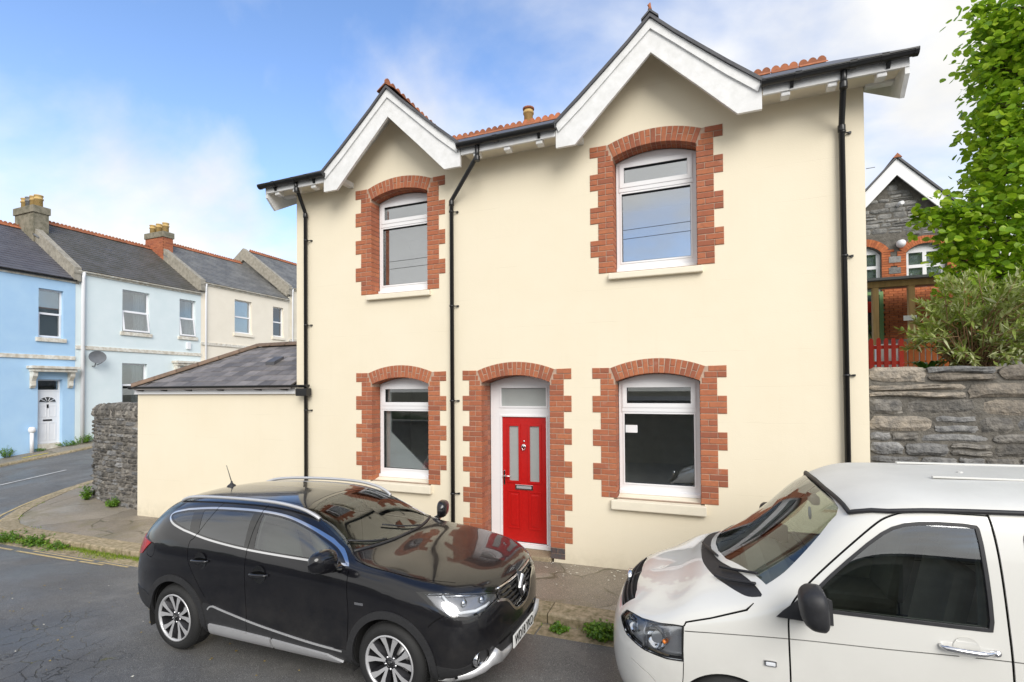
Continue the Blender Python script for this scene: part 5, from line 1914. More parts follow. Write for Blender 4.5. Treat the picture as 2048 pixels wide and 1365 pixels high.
tag(dl_.build('leaf_litter', 'dry_leaf', recalc=False), 'tiny dry leaves scattered over the road surface', 'leaf litter', kind='stuff')
# ================================================================ vehicle bodies: spline surface cut into panels
def bs_basis(n, ts):
    """clamped uniform cubic B-spline basis, n control points, at parameters ts in 0..1"""
    k = 3
    kn = np.concatenate([np.zeros(k), np.linspace(0, 1, n - k + 1), np.ones(k)])
    ts = np.clip(np.asarray(ts, float), 0, 1 - 1e-9)
    B = np.zeros((len(ts), len(kn) - 1))
    for i in range(len(kn) - 1):
        B[:, i] = (ts >= kn[i]) & (ts < kn[i + 1])
    for d in range(1, k + 1):
        Bn = np.zeros((len(ts), len(kn) - 1 - d))
        for i in range(len(kn) - 1 - d):
            a = kn[i + d] - kn[i]; b = kn[i + d + 1] - kn[i + 1]
            if a > 0:
                Bn[:, i] += (ts - kn[i]) / a * B[:, i]
            if b > 0:
                Bn[:, i] += (kn[i + d + 1] - ts) / b * B[:, i + 1]
        B = Bn
    return B


def greville(n):
    k = 3
    kn = np.concatenate([np.zeros(k), np.linspace(0, 1, n - k + 1), np.ones(k)])
    return np.array([kn[i + 1:i + k + 1].mean() for i in range(n)])


class Loft:
    SU, SV = 5.0, 2.6

    def __init__(self, net, alpha=.6, nu=190, nv=110):
        D = np.array(net, float)
        self.K, self.R = D.shape[:2]
        Bu = bs_basis(self.K, greville(self.K)); Bv = bs_basis(self.R, greville(self.R))
        I = np.einsum('ij,jkc->ikc', np.linalg.inv(Bu), D)
        I = np.einsum('ij,kjc->kic', np.linalg.inv(Bv), I)
        self.C = D + alpha * (I - D)
        self.us, self.vs = np.linspace(0, 1, nu), np.linspace(0, 1, nv)
        G = self.grid(self.us, self.vs)
        self.G = G
        self.verts = [Vector(p) for p in G.reshape(-1, 3)]
        self.tris, self.tuv = [], []
        for i in range(nu - 1):
            for j in range(nv - 1):
                a, b, c, d = i * nv + j, (i + 1) * nv + j, (i + 1) * nv + j + 1, i * nv + j + 1
                self.tris += [(a, b, c), (a, c, d)]
        self.bvh = BVHTree.FromPolygons(self.verts, self.tris)
        self.nv = nv

    def grid(self, us, vs_):
        return np.einsum('ui,ijc,vj->uvc', bs_basis(self.K, us), self.C, bs_basis(self.R, vs_))

    def pts(self, uv):
        uv = np.asarray(uv, float)
        Bu = bs_basis(self.K, uv[:, 0]); Bv = bs_basis(self.R, uv[:, 1])
        return np.einsum('pi,ijc,pj->pc', Bu, self.C, Bv)

    def normals(self, uv):
        uv = np.asarray(uv, float)
        e = 2e-3
        hi, lo = np.clip(uv + (e, 0), 0, 1), np.clip(uv - (e, 0), 0, 1)
        du = self.pts(hi) - self.pts(lo)
        hi, lo = np.clip(uv + (0, e), 0, 1), np.clip(uv - (0, e), 0, 1)
        dv = self.pts(hi) - self.pts(lo)
        n = np.cross(du, dv)
        l = np.linalg.norm(n, axis=1, keepdims=True)
        n = n / np.maximum(l, 1e-12)
        P = self.pts(uv)
        c = np.stack([np.clip(P[:, 0], -2.6, .1), np.zeros(len(P)), np.full(len(P), .75)], 1)
        s = np.sign(np.sum(n * (P - c), axis=1, keepdims=True))
        s[s == 0] = 1
        return n * s

    def hit(self, o, d):
        loc, nr, ix, dist = self.bvh.ray_cast(Vector(o), Vector(d))
        if loc is None:
            # nearest to the ray, sampled
            best = None
            for t in np.linspace(0, 8, 60):
                l2, n2, i2, ds = self.bvh.find_nearest(Vector(o) + Vector(d) * t)
                if best is None or ds < best[0]:
                    best = (ds, l2, i2)
            loc, ix = best[1], best[2]
        return loc, self.uv_of(loc, ix)

    def uv_of(self, loc, ix):
        a, b, c = self.tris[ix]
        A, B, C_ = self.verts[a], self.verts[b], self.verts[c]
        v0, v1, v2 = B - A, C_ - A, loc - A
        d00, d01, d11, d20, d21 = v0.dot(v0), v0.dot(v1), v1.dot(v1), v2.dot(v0), v2.dot(v1)
        den = d00 * d11 - d01 * d01
        if abs(den) < 1e-14:
            w1 = w2 = 0.
        else:
            w1 = (d11 * d20 - d01 * d21) / den; w2 = (d00 * d21 - d01 * d20) / den
        w0 = 1 - w1 - w2
        f = lambda k: (self.us[k // self.nv], self.vs[k % self.nv])
        (ua, va), (ub, vb), (uc, vc) = f(a), f(b), f(c)
        return (w0 * ua + w1 * ub + w2 * uc, w0 * va + w1 * vb + w2 * vc)

    def project(self, kind, pts):
        """2D outline -> surface: 'side' (x,z), 'top' (x,y), 'front' (y,z), 'rear' (y,z), '3d' nearest point"""
        out = []
        for p in pts:
            if kind == 'side':
                r = self.hit((p[0], 3, p[1]), (0, -1, 0))
            elif kind == 'top':
                r = self.hit((p[0], max(p[1], .0008), 4), (0, 0, -1))
            elif kind == 'front':
                r = self.hit((4, max(p[0], .0008), p[1]), (-1, 0, 0))
            elif kind == 'rear':
                r = self.hit((-8, max(p[0], .0008), p[1]), (1, 0, 0))
            else:
                l, n, ix, ds = self.bvh.find_nearest(Vector(p))
                r = (l, self.uv_of(l, ix))
            out.append(r)
        return out

    def point(self, kind, p, off=0.):
        l, uv = self.project(kind, [p])[0]
        n = self.normals([uv])[0]
        return Vector(l) + Vector(n) * off, Vector(n)


def closed_resample(poly, step):
    out = []
    n = len(poly)
    for i in range(n):
        a, b = poly[i], poly[(i + 1) % n]
        k = max(1, int(math.ceil(math.dist(a, b) / step)))
        out += [tuple(lerp(a[c], b[c], j / k) for c in range(len(a))) for j in range(k)]
    return out


def smooth_closed(poly, it=2, keep=()):
    """Chaikin corner cutting for soft outlines"""
    for _ in range(it):
        q = []
        n = len(poly)
        for i in range(n):
            a, b = poly[i], poly[(i + 1) % n]
            q.append(tuple(.75 * x + .25 * y for x, y in zip(a, b)))
            q.append(tuple(.25 * x + .75 * y for x, y in zip(a, b)))
        poly = q
    return poly


def inset(poly, d):
    """offset a closed 2D outline inwards by d"""
    n = len(poly)
    area = sum(poly[i][0] * poly[(i + 1) % n][1] - poly[(i + 1) % n][0] * poly[i][1] for i in range(n))
    s = 1 if area > 0 else -1
    out = []
    for i in range(n):
        a, b, c = poly[i - 1], poly[i], poly[(i + 1) % n]
        e1 = Vector((b[0] - a[0], b[1] - a[1])); e2 = Vector((c[0] - b[0], c[1] - b[1]))
        if e1.length < 1e-9 or e2.length < 1e-9:
            out.append(b); continue
        e1.normalize(); e2.normalize()
        n1 = Vector((-e1.y, e1.x)) * s; n2 = Vector((-e2.y, e2.x)) * s
        m = n1 + n2
        if m.length < 1e-6:
            m = n1
        m.normalize()
        k = d / max(.35, m.dot(n1))
        out.append((b[0] + m.x * k, b[1] + m.y * k))
    return out


def strip(line, w):
    """thin closed outline along an open polyline (a panel gap or a trim line)"""
    a = offset_line(line, w / 2); b = offset_line(line, -w / 2)
    return a + b[::-1]


def circle2(c, r, n=48, a0=0., a1=2 * math.pi):
    return [(c[0] + r * math.cos(t), c[1] + r * math.sin(t)) for t in np.linspace(a0, a1, n, endpoint=False)]


def catmull(pts, n=6):
    out = []
    for i in range(len(pts) - 1):
        p0, p1, p2, p3 = pts[max(i - 1, 0)], pts[i], pts[i + 1], pts[min(i + 2, len(pts) - 1)]
        for k in range(n):
            t = k / n
            out.append(tuple(.5 * (2 * b + (c - a) * t + (2 * a - 5 * b + 4 * c - d) * t * t + (3 * b - a - 3 * c + d) * t ** 3) for a, b, c, d in zip(p0, p1, p2, p3)))
    return out + [tuple(pts[-1])]


class Shell:
    """half body cut into regions; each region becomes a panel"""

    def __init__(self, loft, regions, gu=120, gv=64, step=.03):
        self.loft = loft
        SU, SV = loft.SU, loft.SV
        verts, polys, edges, names = [], [], [], []
        for u in np.linspace(0, 1, gu):
            for v in np.linspace(0, 1, gv):
                verts.append(Vector((u * SU, v * SV)))
        for name, kind, poly in regions:
            pr = loft.project(kind, closed_resample(poly, step))
            uv = []
            for l, (u, v) in pr:
                q = (min(max(u, 0), 1), min(max(v, 0), 1))
                if not uv or abs(q[0] - uv[-1][0]) + abs(q[1] - uv[-1][1]) > 1e-5:
                    uv.append(q)
            if len(uv) > 2 and abs(uv[0][0] - uv[-1][0]) + abs(uv[0][1] - uv[-1][1]) < 1e-5:
                uv.pop()
            if len(uv) < 3:
                continue
            o = len(verts)
            verts += [Vector((u * SU, v * SV)) for u, v in uv]
            m_ = len(uv)
            edges += [(o + i, o + (i + 1) % m_) for i in range(m_)]
            polys.append(np.array(uv))
            names.append(name)
        vo, eo, fo, ov, oe, of = delaunay_2d_cdt(verts, edges, [], 0, 1e-5)
        self.uv = np.array([(v.x / SU, v.y / SV) for v in vo])
        self.P = loft.pts(self.uv)
        self.Nn = loft.normals(self.uv)
        T = np.array([f[:3] for f in fo])
        cen = self.uv[T].mean(axis=1)
        lab = np.full(len(T), -1)
        for k, pg in enumerate(polys):                     # later outlines win
            ins = np.zeros(len(T), bool)
            m_ = len(pg)
            for i in range(m_):
                (xa, ya), (xb, yb) = pg[i], pg[(i + 1) % m_]
                if ya == yb:
                    continue
                c = ((ya > cen[:, 1]) != (yb > cen[:, 1])) & (cen[:, 0] < (xb - xa) * (cen[:, 1] - ya) / (yb - ya) + xa)
                ins ^= c
            lab[ins] = k
        self.tri, self.lab = [], []
        for (a, b, c), k in zip(T, lab):
            g = np.cross(self.P[b] - self.P[a], self.P[c] - self.P[a])
            if np.linalg.norm(g) < 1e-12:
                continue
            f = (a, b, c)
            if np.dot(g, self.Nn[a] + self.Nn[b] + self.Nn[c]) < 0:
                f = (a, c, b)
            self.tri.append(tuple(int(q) for q in f))
            self.lab.append(names[k] if k >= 0 else 'body')

    def mesh(self, name, labels, offset=0., skirt=0., side=0, flip=False):
        """side 0: both halves, 1: left (+y), -1: right (-y)"""
        sel = [t for t, l in zip(self.tri, self.lab) if l in labels]
        if not sel:
            return None
        vs_, ns_, fs_ = [], [], []
        for s in ((1, -1) if side == 0 else (side,)):
            idx = {}
            for t in sel:
                for k in t:
                    if k not in idx:
                        idx[k] = len(vs_)
                        p = self.P[k] + self.Nn[k] * offset
                        n = self.Nn[k]
                        vs_.append((p[0], p[1] * s, p[2]))
                        ns_.append((n[0], n[1] * s, n[2]) if not flip else (-n[0], -n[1] * s, -n[2]))
            for t in sel:
                f = (idx[t[0]], idx[t[1]], idx[t[2]])
                if (s < 0) != flip:
                    f = f[::-1]
                fs_.append(f)
            if skirt:
                cnt = {}
                for t in sel:
                    for a, b in ((t[0], t[1]), (t[1], t[2]), (t[2], t[0])):
                        key = (min(a, b), max(a, b))
                        cnt.setdefault(key, []).append((a, b))
                for key, l in cnt.items():
                    if len(l) != 1:
                        continue
                    a, b = l[0]
                    if abs(self.P[a][1]) < 1e-3 and abs(self.P[b][1]) < 1e-3:
                        continue
                    q = []
                    e = self.P[b] - self.P[a]
                    n = np.cross(e, self.Nn[a]); n = n / (np.linalg.norm(n) + 1e-12)
                    for k, o in ((a, offset), (b, offset), (b, offset - skirt), (a, offset - skirt)):
                        p = self.P[k] + self.Nn[k] * o
                        q.append(len(vs_))
                        vs_.append((p[0], p[1] * s, p[2])); ns_.append((n[0], n[1] * s, n[2]))
                    q = q[::-1]
                    fs_.append(tuple(q if s > 0 else q[::-1]))
        me = bpy.data.meshes.new(name)
        me.from_pydata(vs_, [], fs_)
        me.polygons.foreach_set('use_smooth', [True] * len(fs_))
        me.update()
        me.normals_split_custom_set_from_vertices(ns_)
        return me

    def part(self, name, labels, m, parent, **kw):
        me = self.mesh(name, labels, **kw)
        return place(name, me, m, parent) if me else None


def paint(name, col, rough=.25, flake=0., metal=0., drops=False):
    m, t, p, out = newmat(name)
    p.inputs['Base Color'].default_value = (*col, 1)
    p.inputs['Roughness'].default_value = rough
    p.inputs['Metallic'].default_value = metal
    p.inputs['Coat Weight'].default_value = 1.0
    p.inputs['Specular IOR Level'].default_value = .15 if max(col) < .1 else .4
    p.inputs['Coat Roughness'].default_value = .02
    tc_ = N(t, 'ShaderNodeTexCoord')
    # road film: slightly duller, dustier patches
    f = ramp(t, noise(t, tc_.outputs['Object'], 3.2, 5, .6), [(.40, (.012, .012, .012)), (.75, (.075, .075, .075))])
    t.links.new(f, p.inputs['Coat Roughness'])
    # dust and road dirt, heavier low down on the panels
    sp_ = N(t, 'ShaderNodeSeparateXYZ'); t.links.new(tc_.outputs['Object'], sp_.inputs[0])
    lo_ = N(t, 'ShaderNodeMapRange'); t.links.new(sp_.outputs[2], lo_.inputs['Value'])
    for k, v in (('From Min', 1.0), ('From Max', .3), ('To Min', .02), ('To Max', .55)):
        lo_.inputs[k].default_value = v
    du = mathn(t, 'MULTIPLY', lo_.outputs[0], ramp(t, noise(t, tc_.outputs['Object'], 5, 6, .65), [(.35, (0, 0, 0)), (.8, (1, 1, 1))]))
    du = mathn(t, 'MULTIPLY', du, .22 if max(col) < .1 else .5)
    t.links.new(mixcol(t, du, tuple(col), (.22, .20, .17)), p.inputs['Base Color'])
    if drops:
        vo = N(t, 'ShaderNodeTexVoronoi', feature='F1', i_Scale=70.)
        t.links.new(tc_.outputs['Object'], vo.inputs['Vector'])
        h = ramp(t, vo.outputs['Distance'], [(.0, (1, 1, 1)), (.26, (0, 0, 0))])
        h = mathn(t, 'MULTIPLY', h, ramp(t, noise(t, tc_.outputs['Object'], 2.4, 4), [(.5, (0, 0, 0)), (.62, (1, 1, 1))]))
        b = N(t, 'ShaderNodeBump', i_Strength=.35, i_Distance=.002)
        t.links.new(h, b.inputs['Height'])
        t.links.new(b.outputs[0], p.inputs['Coat Normal'])
    return m


def wheel(parent, x, y, z, R_, rim_r, wdt, side, spokes, rimm, facem):
    """tyre, barrel, spokes, hub; the outer face looks to side*y"""
    s = side
    yo = y
    w = MB().lathe([(rim_r * .96, 0), (rim_r * .93, -s * .02), (rim_r * .90, -s * wdt * .6), (rim_r * .96, -s * wdt)], (x, yo - s * .012, z), 'y', 40, caps=False).build('wheel', rimm, parent)
    h = .5 * wdt
    pr = [(rim_r * .97, -.0), (rim_r * 1.03, .012), (lerp(rim_r, R_, .5), .016), (R_ - .03, .004), (R_ - .012, -.012), (R_ - .002, -.035), (R_, -h), (R_ - .002, -wdt + .035), (R_ - .02, -wdt + .0), (rim_r, -wdt)]
    ty = MB().lathe([(a, s * b) for a, b in pr], (x, yo, z), 'y', 48, caps=False)
    to = ty.build('tyre', 'rubber', w)
    # tread blocks
    tr = MB()
    for k in range(64):
        a = 2 * math.pi * k / 64
        for j in range(4):
            yy = yo - s * (.035 + j * (wdt - .07) / 4 + .004)
            y1 = yo - s * (.035 + (j + 1) * (wdt - .07) / 4 - .006)
            da = 2 * math.pi / 64 * .38
            aa = a + (j % 2) * .05
            q = []
            for (yv, av) in ((yy, aa - da), (yy, aa + da), (y1, aa + da), (y1, aa - da)):
                for rr in (R_ - .004, R_ + .004):
                    q.append((x + rr * math.cos(av), yv, z + rr * math.sin(av)))
            tr.add(q, [(1, 3, 5, 7), (0, 1, 3, 2), (2, 3, 5, 4), (4, 5, 7, 6), (6, 7, 1, 0)])
    tag(tr.build('tread', 'rubber', to), kind='stuff')
    MB().lathe([(rim_r * .985, .0), (rim_r * .99, .012), (rim_r * .93, .012), (rim_r * .91, -.01)], (x, yo - (0 if s > 0 else 0), z), 'y', 40, caps=False).build('rim_lip', facem, w) if s > 0 else \
        MB().lathe([(rim_r * .985, .0), (rim_r * .99, -.012), (rim_r * .93, -.012), (rim_r * .91, .01)], (x, yo, z), 'y', 40, caps=False).build('rim_lip', facem, w)
    MB().lathe([(.0, 0), (rim_r * .62, 0), (rim_r * .62, -s * .02), (0, -s * .02)], (x, yo - s * .10, z), 'y', 30).build('brake_disc', 'brushed_silver', w)
    MB().lathe([(.0, 0), (rim_r * .9, 0)], (x, yo - s * .135, z), 'y', 30, caps=False).build('backing', 'dark_gap', w)
    spokes(w, x, yo, z, rim_r, s)
    return w
# ================================================================ black family car
paint('black_paint', (.006, .006, .008), .3, drops=True)
mat('car_plastic', (.030, .030, .032), .5, (.022, .022, .023), scale=40, bump=.15, bscale=300, bdist=.002)
mat('gloss_black', (.006, .006, .006), .08, coat=1.)
mat('rim_dark', (.045, .045, .05), .4, metal=.5)
mat('rim_face', (.62, .62, .63), .32, metal=.45)
mat('interior_dark', (.07, .07, .065), .7)
mat('interior_grey', (.30, .285, .26), .8)
mat('plate_white', (.78, .78, .76), .4)
mat('plate_black', (.01, .01, .01), .4)
mat('tail_red', (.55, .012, .01), .12, coat=1.)
mat('reflector', (.80, .81, .83), .10, metal=1.)
mat('lamp_bowl', (.30, .30, .31), .25, metal=.7)
mat('drl_white', (.80, .82, .85), .25)
glassmat('car_glass', (.50, .56, .52), 1.0, .12)
glassmat('privacy_glass', (.16, .17, .17), 1.0, .12)
glassmat('screen_glass', (.80, .87, .79), 1.0, .08)
glassmat('lamp_glass', (.93, .94, .95), 1.0, .03)

net = [
 # front centre
 [(.68, 0, .22), (.82, 0, .25), (.895, 0, .38), (.905, 0, .58), (.885, 0, .78), (.845, 0, .905), (.79, 0, .955), (.75, 0, .972), (.72, 0, .982), (.69, 0, .99), (.66, 0, .995)],
 [(.66, .35, .22), (.80, .38, .25), (.875, .40, .38), (.885, .40, .58), (.865, .40, .78), (.81, .40, .91), (.745, .36, .957), (.68, .28, .98), (.64, .19, .992), (.61, .09, 1.0), (.60, 0, 1.003)],
 [(.56, .60, .22), (.70, .66, .25), (.785, .69, .38), (.80, .70, .58), (.775, .69, .77), (.67, .67, .915), (.585, .585, .972), (.525, .45, 1.0), (.49, .30, 1.015), (.47, .15, 1.023), (.46, 0, 1.026)],
 [(.42, .75, .22), (.53, .82, .26), (.60, .862, .40), (.61, .875, .60), (.585, .862, .79), (.47, .805, .95), (.38, .69, 1.005), (.32, .53, 1.028), (.29, .35, 1.042), (.27, .18, 1.05), (.26, 0, 1.053)],
 [(.28, .79, .22), (.33, .87, .27), (.35, .903, .43), (.35, .914, .64), (.33, .902, .85), (.21, .83, 1.0), (.13, .71, 1.04), (.09, .55, 1.06), (.06, .36, 1.073), (.05, .18, 1.082), (.05, 0, 1.085)],
 [(0, .81, .22), (0, .88, .27), (0, .916, .45), (0, .926, .67), (0, .914, .89), (-.06, .845, 1.04), (-.10, .73, 1.075), (-.13, .56, 1.093), (-.15, .37, 1.104), (-.16, .18, 1.112), (-.16, 0, 1.115)],
 [(-.42, .81, .22), (-.42, .88, .26), (-.42, .906, .43), (-.42, .912, .66), (-.42, .905, .90), (-.42, .855, 1.055), (-.42, .745, 1.105), (-.42, .57, 1.125), (-.41, .38, 1.135), (-.40, .19, 1.142), (-.39, 0, 1.145)],
 [(-.80, .81, .22), (-.80, .88, .26), (-.80, .902, .42), (-.80, .905, .64), (-.80, .905, .91), (-.78, .866, 1.06), (-.80, .79, 1.20), (-.82, .665, 1.30), (-.80, .47, 1.335), (-.78, .24, 1.352), (-.77, 0, 1.358)],
 [(-1.22, .81, .22), (-1.22, .88, .26), (-1.22, .902, .42), (-1.22, .904, .64), (-1.22, .906, .92), (-1.22, .872, 1.075), (-1.22, .795, 1.28), (-1.22, .685, 1.455), (-1.20, .53, 1.528), (-1.18, .27, 1.556), (-1.17, 0, 1.565)],
 [(-1.75, .81, .22), (-1.75, .88, .26), (-1.75, .904, .42), (-1.75, .906, .64), (-1.75, .908, .93), (-1.75, .878, 1.10), (-1.75, .80, 1.32), (-1.75, .685, 1.51), (-1.75, .545, 1.582), (-1.75, .28, 1.608), (-1.75, 0, 1.616)],
 [(-2.3, .81, .22), (-2.3, .88, .27), (-2.3, .91, .43), (-2.3, .916, .66), (-2.3, .914, .95), (-2.3, .876, 1.13), (-2.3, .795, 1.33), (-2.3, .68, 1.505), (-2.3, .535, 1.575), (-2.3, .275, 1.60), (-2.3, 0, 1.608)],
 [(-2.75, .81, .24), (-2.75, .88, .29), (-2.75, .914, .46), (-2.75, .924, .69), (-2.75, .916, .97), (-2.75, .866, 1.16), (-2.75, .78, 1.34), (-2.75, .665, 1.48), (-2.75, .515, 1.55), (-2.75, .265, 1.578), (-2.75, 0, 1.586)],
 [(-3.1, .79, .27), (-3.1, .855, .32), (-3.1, .892, .48), (-3.1, .90, .71), (-3.1, .885, .98), (-3.08, .832, 1.16), (-3.05, .745, 1.32), (-3.02, .63, 1.44), (-3.02, .48, 1.51), (-3.02, .245, 1.538), (-3.02, 0, 1.546)],
 [(-3.30, .71, .29), (-3.38, .785, .35), (-3.42, .815, .52), (-3.43, .815, .72), (-3.40, .79, .98), (-3.34, .735, 1.15), (-3.27, .655, 1.29), (-3.20, .555, 1.41), (-3.15, .43, 1.475), (-3.15, .22, 1.503), (-3.15, 0, 1.512)],
 [(-3.38, .5, .29), (-3.48, .53, .35), (-3.53, .55, .52), (-3.53, .55, .72), (-3.49, .53, .98), (-3.42, .49, 1.14), (-3.33, .45, 1.28), (-3.25, .38, 1.40), (-3.19, .28, 1.463), (-3.18, .14, 1.492), (-3.18, 0, 1.50)],
 [(-3.42, 0, .29), (-3.52, 0, .35), (-3.56, 0, .52), (-3.56, 0, .72), (-3.52, 0, .98), (-3.44, 0, 1.14), (-3.35, 0, 1.28), (-3.26, 0, 1.40), (-3.20, 0, 1.466), (-3.19, 0, 1.495), (-3.19, 0, 1.502)],
]
ZS = lambda z: z if z < 1.2 else 1.2 + (z - 1.2) * .87
net = [[(x if x < .4 else .4 + (x - .4) * .93, y, ZS(z)) for x, y, z in st] for st in net]
LF = Loft(net, .55)
WZ, WR = .335, .335
dlo = catmull([(-.47, 1.075), (-.95, 1.085), (-1.65, 1.11), (-2.2, 1.155), (-2.6, 1.215)], 6) + catmull([(-2.6, 1.215), (-2.82, 1.27), (-2.93, 1.335), (-2.90, 1.395), (-2.70, 1.445)], 5)[1:] + \
    catmull([(-2.70, 1.445), (-2.3, 1.487), (-1.75, 1.50), (-1.35, 1.468), (-1.05, 1.385), (-.80, 1.275), (-.60, 1.165), (-.47, 1.082)], 5)[1:-1]
dlo = [(x, ZS(z)) for x, z in dlo]
dli = inset(dlo, .017)


def clip_x(poly, xa, xb, sl0=0., sl1=0., z0=1.12):
    """the part of an outline between two slanted lines (front xa, rear xb)"""
    def half(pl, f):
        out = []
        n = len(pl)
        for i in range(n):
            a, b = pl[i], pl[(i + 1) % n]
            fa, fb = f(a), f(b)
            if fa >= 0:
                out.append(a)
            if (fa >= 0) != (fb >= 0):
                t = fa / (fa - fb)
                out.append((lerp(a[0], b[0], t), lerp(a[1], b[1], t)))
        return out
    pl = half(poly, lambda p: (xa + sl0 * (p[1] - z0)) - p[0])
    return half(pl, lambda p: p[0] - (xb + sl1 * (p[1] - z0)))


gl = inset(dli, .012)
arch_f, arch_r = circle2((0, WZ), .382, 60), circle2((-2.646, WZ), .382, 60)
flare = lambda cx: [(cx + .445 * math.cos(t), WZ - .005 + .45 * math.sin(t)) for t in np.linspace(-.25, math.pi + .25, 44)] + [(cx - .43, .18), (cx + .43, .18)]
dgap = .007
regions = [
 ('chrome', 'side', dlo), ('pillar', 'side', dli),
 ('glass_front', 'side', clip_x(gl, -.66, -1.585, 0, -.12)), ('glass_rear', 'side', clip_x(gl, -1.715, -2.34, -.12, -.40)), ('glass_quarter', 'side', clip_x(gl, -2.47, -3.2, -.46, 0)),
 ('cladding', 'side', catmull([(-.36, .15), (-.38, .36), (-.75, .36), (-1.3, .40), (-1.8, .47), (-2.15, .545), (-2.24, .50), (-2.24, .15)], 5)),
 ('trim_line', 'side', strip(catmull([(-.50, .355), (-.9, .375), (-1.5, .435), (-1.95, .505), (-2.10, .53), (-2.16, .49)], 6), .014)),
 ('silver_sill', 'side', [(-.50, .262), (-.66, .305), (-1.31, .335), (-1.31, .245), (-.58, .235)]),
 ('silver_sill', 'side', [(-1.335, .246), (-1.335, .336), (-1.9, .355), (-2.14, .355), (-2.17, .25)]),
 ('bumper_low', 'side', catmull([(.39, .15), (.40, .37), (.50, .38), (.62, .36), (.75, .40), (.95, .42), (.95, .15)], 4)),
 ('bumper_low', 'front', [(0, .15), (0, .40), (.35, .40), (.50, .44), (.70, .42), (.72, .34), (.72, .15)]),
 ('rear_low', 'side', [(-3.02, .15), (-3.05, .50), (-3.2, .55), (-3.7, .55), (-3.7, .15)]),
 ('rear_low', 'rear', [(0, .15), (0, .56), (.70, .55), (.75, .15)]),
 ('flare', 'side', flare(0)), ('flare_rear', 'side', flare(-2.646)),
 ('gap', 'side', strip(catmull([(-.455, 1.05), (-.44, .9), (-.42, .7), (-.435, .5), (-.45, .31)], 6), dgap)),
 ('gap', 'side', strip([(-1.65, 1.50), (-1.665, 1.12), (-1.66, .9), (-1.645, .6), (-1.64, .33)], dgap)),
 ('gap', 'side', strip(catmull([(-2.25, 1.49), (-2.40, 1.19), (-2.46, 1.12), (-2.44, .95), (-2.30, .74), (-2.19, .60)], 6), dgap)),
 ('gap', 'top', strip(catmull([(-.47, .755), (-.2, .79), (.1, .775), (.33, .72), (.50, .64)], 6), dgap)),
 ('gap', 'side', strip(catmull([(.38, .70), (.45, .76), (.52, .80)], 4), dgap)),
 ('gap', 'side', strip(smooth_closed([(-2.97, 1.06), (-3.13, 1.06), (-3.15, .93), (-2.99, .91)], 2) + [smooth_closed([(-2.97, 1.06), (-3.13, 1.06), (-3.15, .93), (-2.99, .91)], 2)[0]], .005)),
 ('gap', 'top', strip([(-1.33, .50), (-2.2, .52), (-2.95, .47)], .006)),
 ('screen_band', 'top', [(-.375, 0), (-.39, .25), (-.45, .5), (-.555, .715), (-.72, .685), (-1.0, .625), (-1.21, .565), (-1.27, .4), (-1.30, .2), (-1.31, 0)]),
 ('screen', 'top', [(-.43, 0), (-.445, .25), (-.50, .47), (-.605, .665), (-.75, .635), (-1.0, .588), (-1.16, .535), (-1.22, .38), (-1.25, .2), (-1.26, 0)]),
 ('back_glass', 'rear', [(0, 1.13), (.50, 1.13), (.60, 1.18), (.52, 1.38), (0, 1.42)]),
 ('tail_lamp', '3d', [(-3.08, .90, 1.07), (-3.28, .85, 1.10), (-3.44, .62, 1.085), (-3.52, .42, 1.06), (-3.53, .42, .99), (-3.47, .66, .93), (-3.40, .80, .895), (-3.26, .87, .925)]),
 ('grille', 'front', [(0, .895), (.26, .897), (.43, .875), (.42, .80), (.30, .755), (.20, .66), (.12, .615), (0, .605)]),
 ('chrome_grille', 'front', strip(catmull([(.44, .797), (.31, .75), (.21, .655), (.125, .608), (0, .597)], 6), .022)),
 ('intake', 'front', [(0, .50), (.36, .50), (.50, .475), (.46, .425), (0, .425)]),
 ('head_surround', '3d', [(.24, .875, .965), (.42, .82, .975), (.60, .71, .955), (.755, .52, .90), (.80, .40, .87), (.82, .40, .80), (.76, .60, .755), (.66, .76, .735), (.53, .84, .77), (.40, .885, .86)]),
 ('headlamp', '3d', [(.33, .86, .945), (.45, .815, .952), (.62, .69, .93), (.76, .51, .88), (.80, .42, .85), (.815, .42, .81), (.76, .60, .775), (.66, .75, .758), (.55, .83, .785), (.44, .873, .86)]),
 ('fog_bezel', 'front', circle2((.675, .395), .075, 24)),
 ('arch', 'side', arch_f), ('arch', 'side', arch_r),
]
SH = Shell(LF, regions)
ROAD_X = -2.55
suv = thing('black_car', 'glossy black five door crossover car parked at the kerb with silver sills', 'car', (ROAD_X, -2.70, zroad(ROAD_X, -3.5) + .012), (0, -.0131, 0), world=False)
bd = SH.part('body', ['body'], 'black_paint', suv, skirt=.012)
SH.part('body_liner', ['body', 'chrome', 'pillar', 'cladding', 'trim_line', 'silver_sill', 'bumper_low', 'rear_low', 'flare', 'flare_rear', 'gap', 'screen_band', 'grille', 'chrome_grille', 'intake', 'tail_lamp', 'fog_bezel'], 'dark_gap', suv, offset=-.03, flip=False)
SH.part('headlining', ['body', 'pillar', 'screen_band'], 'interior_grey', suv, offset=-.045)
SH.part('window_trim', ['chrome'], 'chrome', suv, offset=.003, skirt=.01)
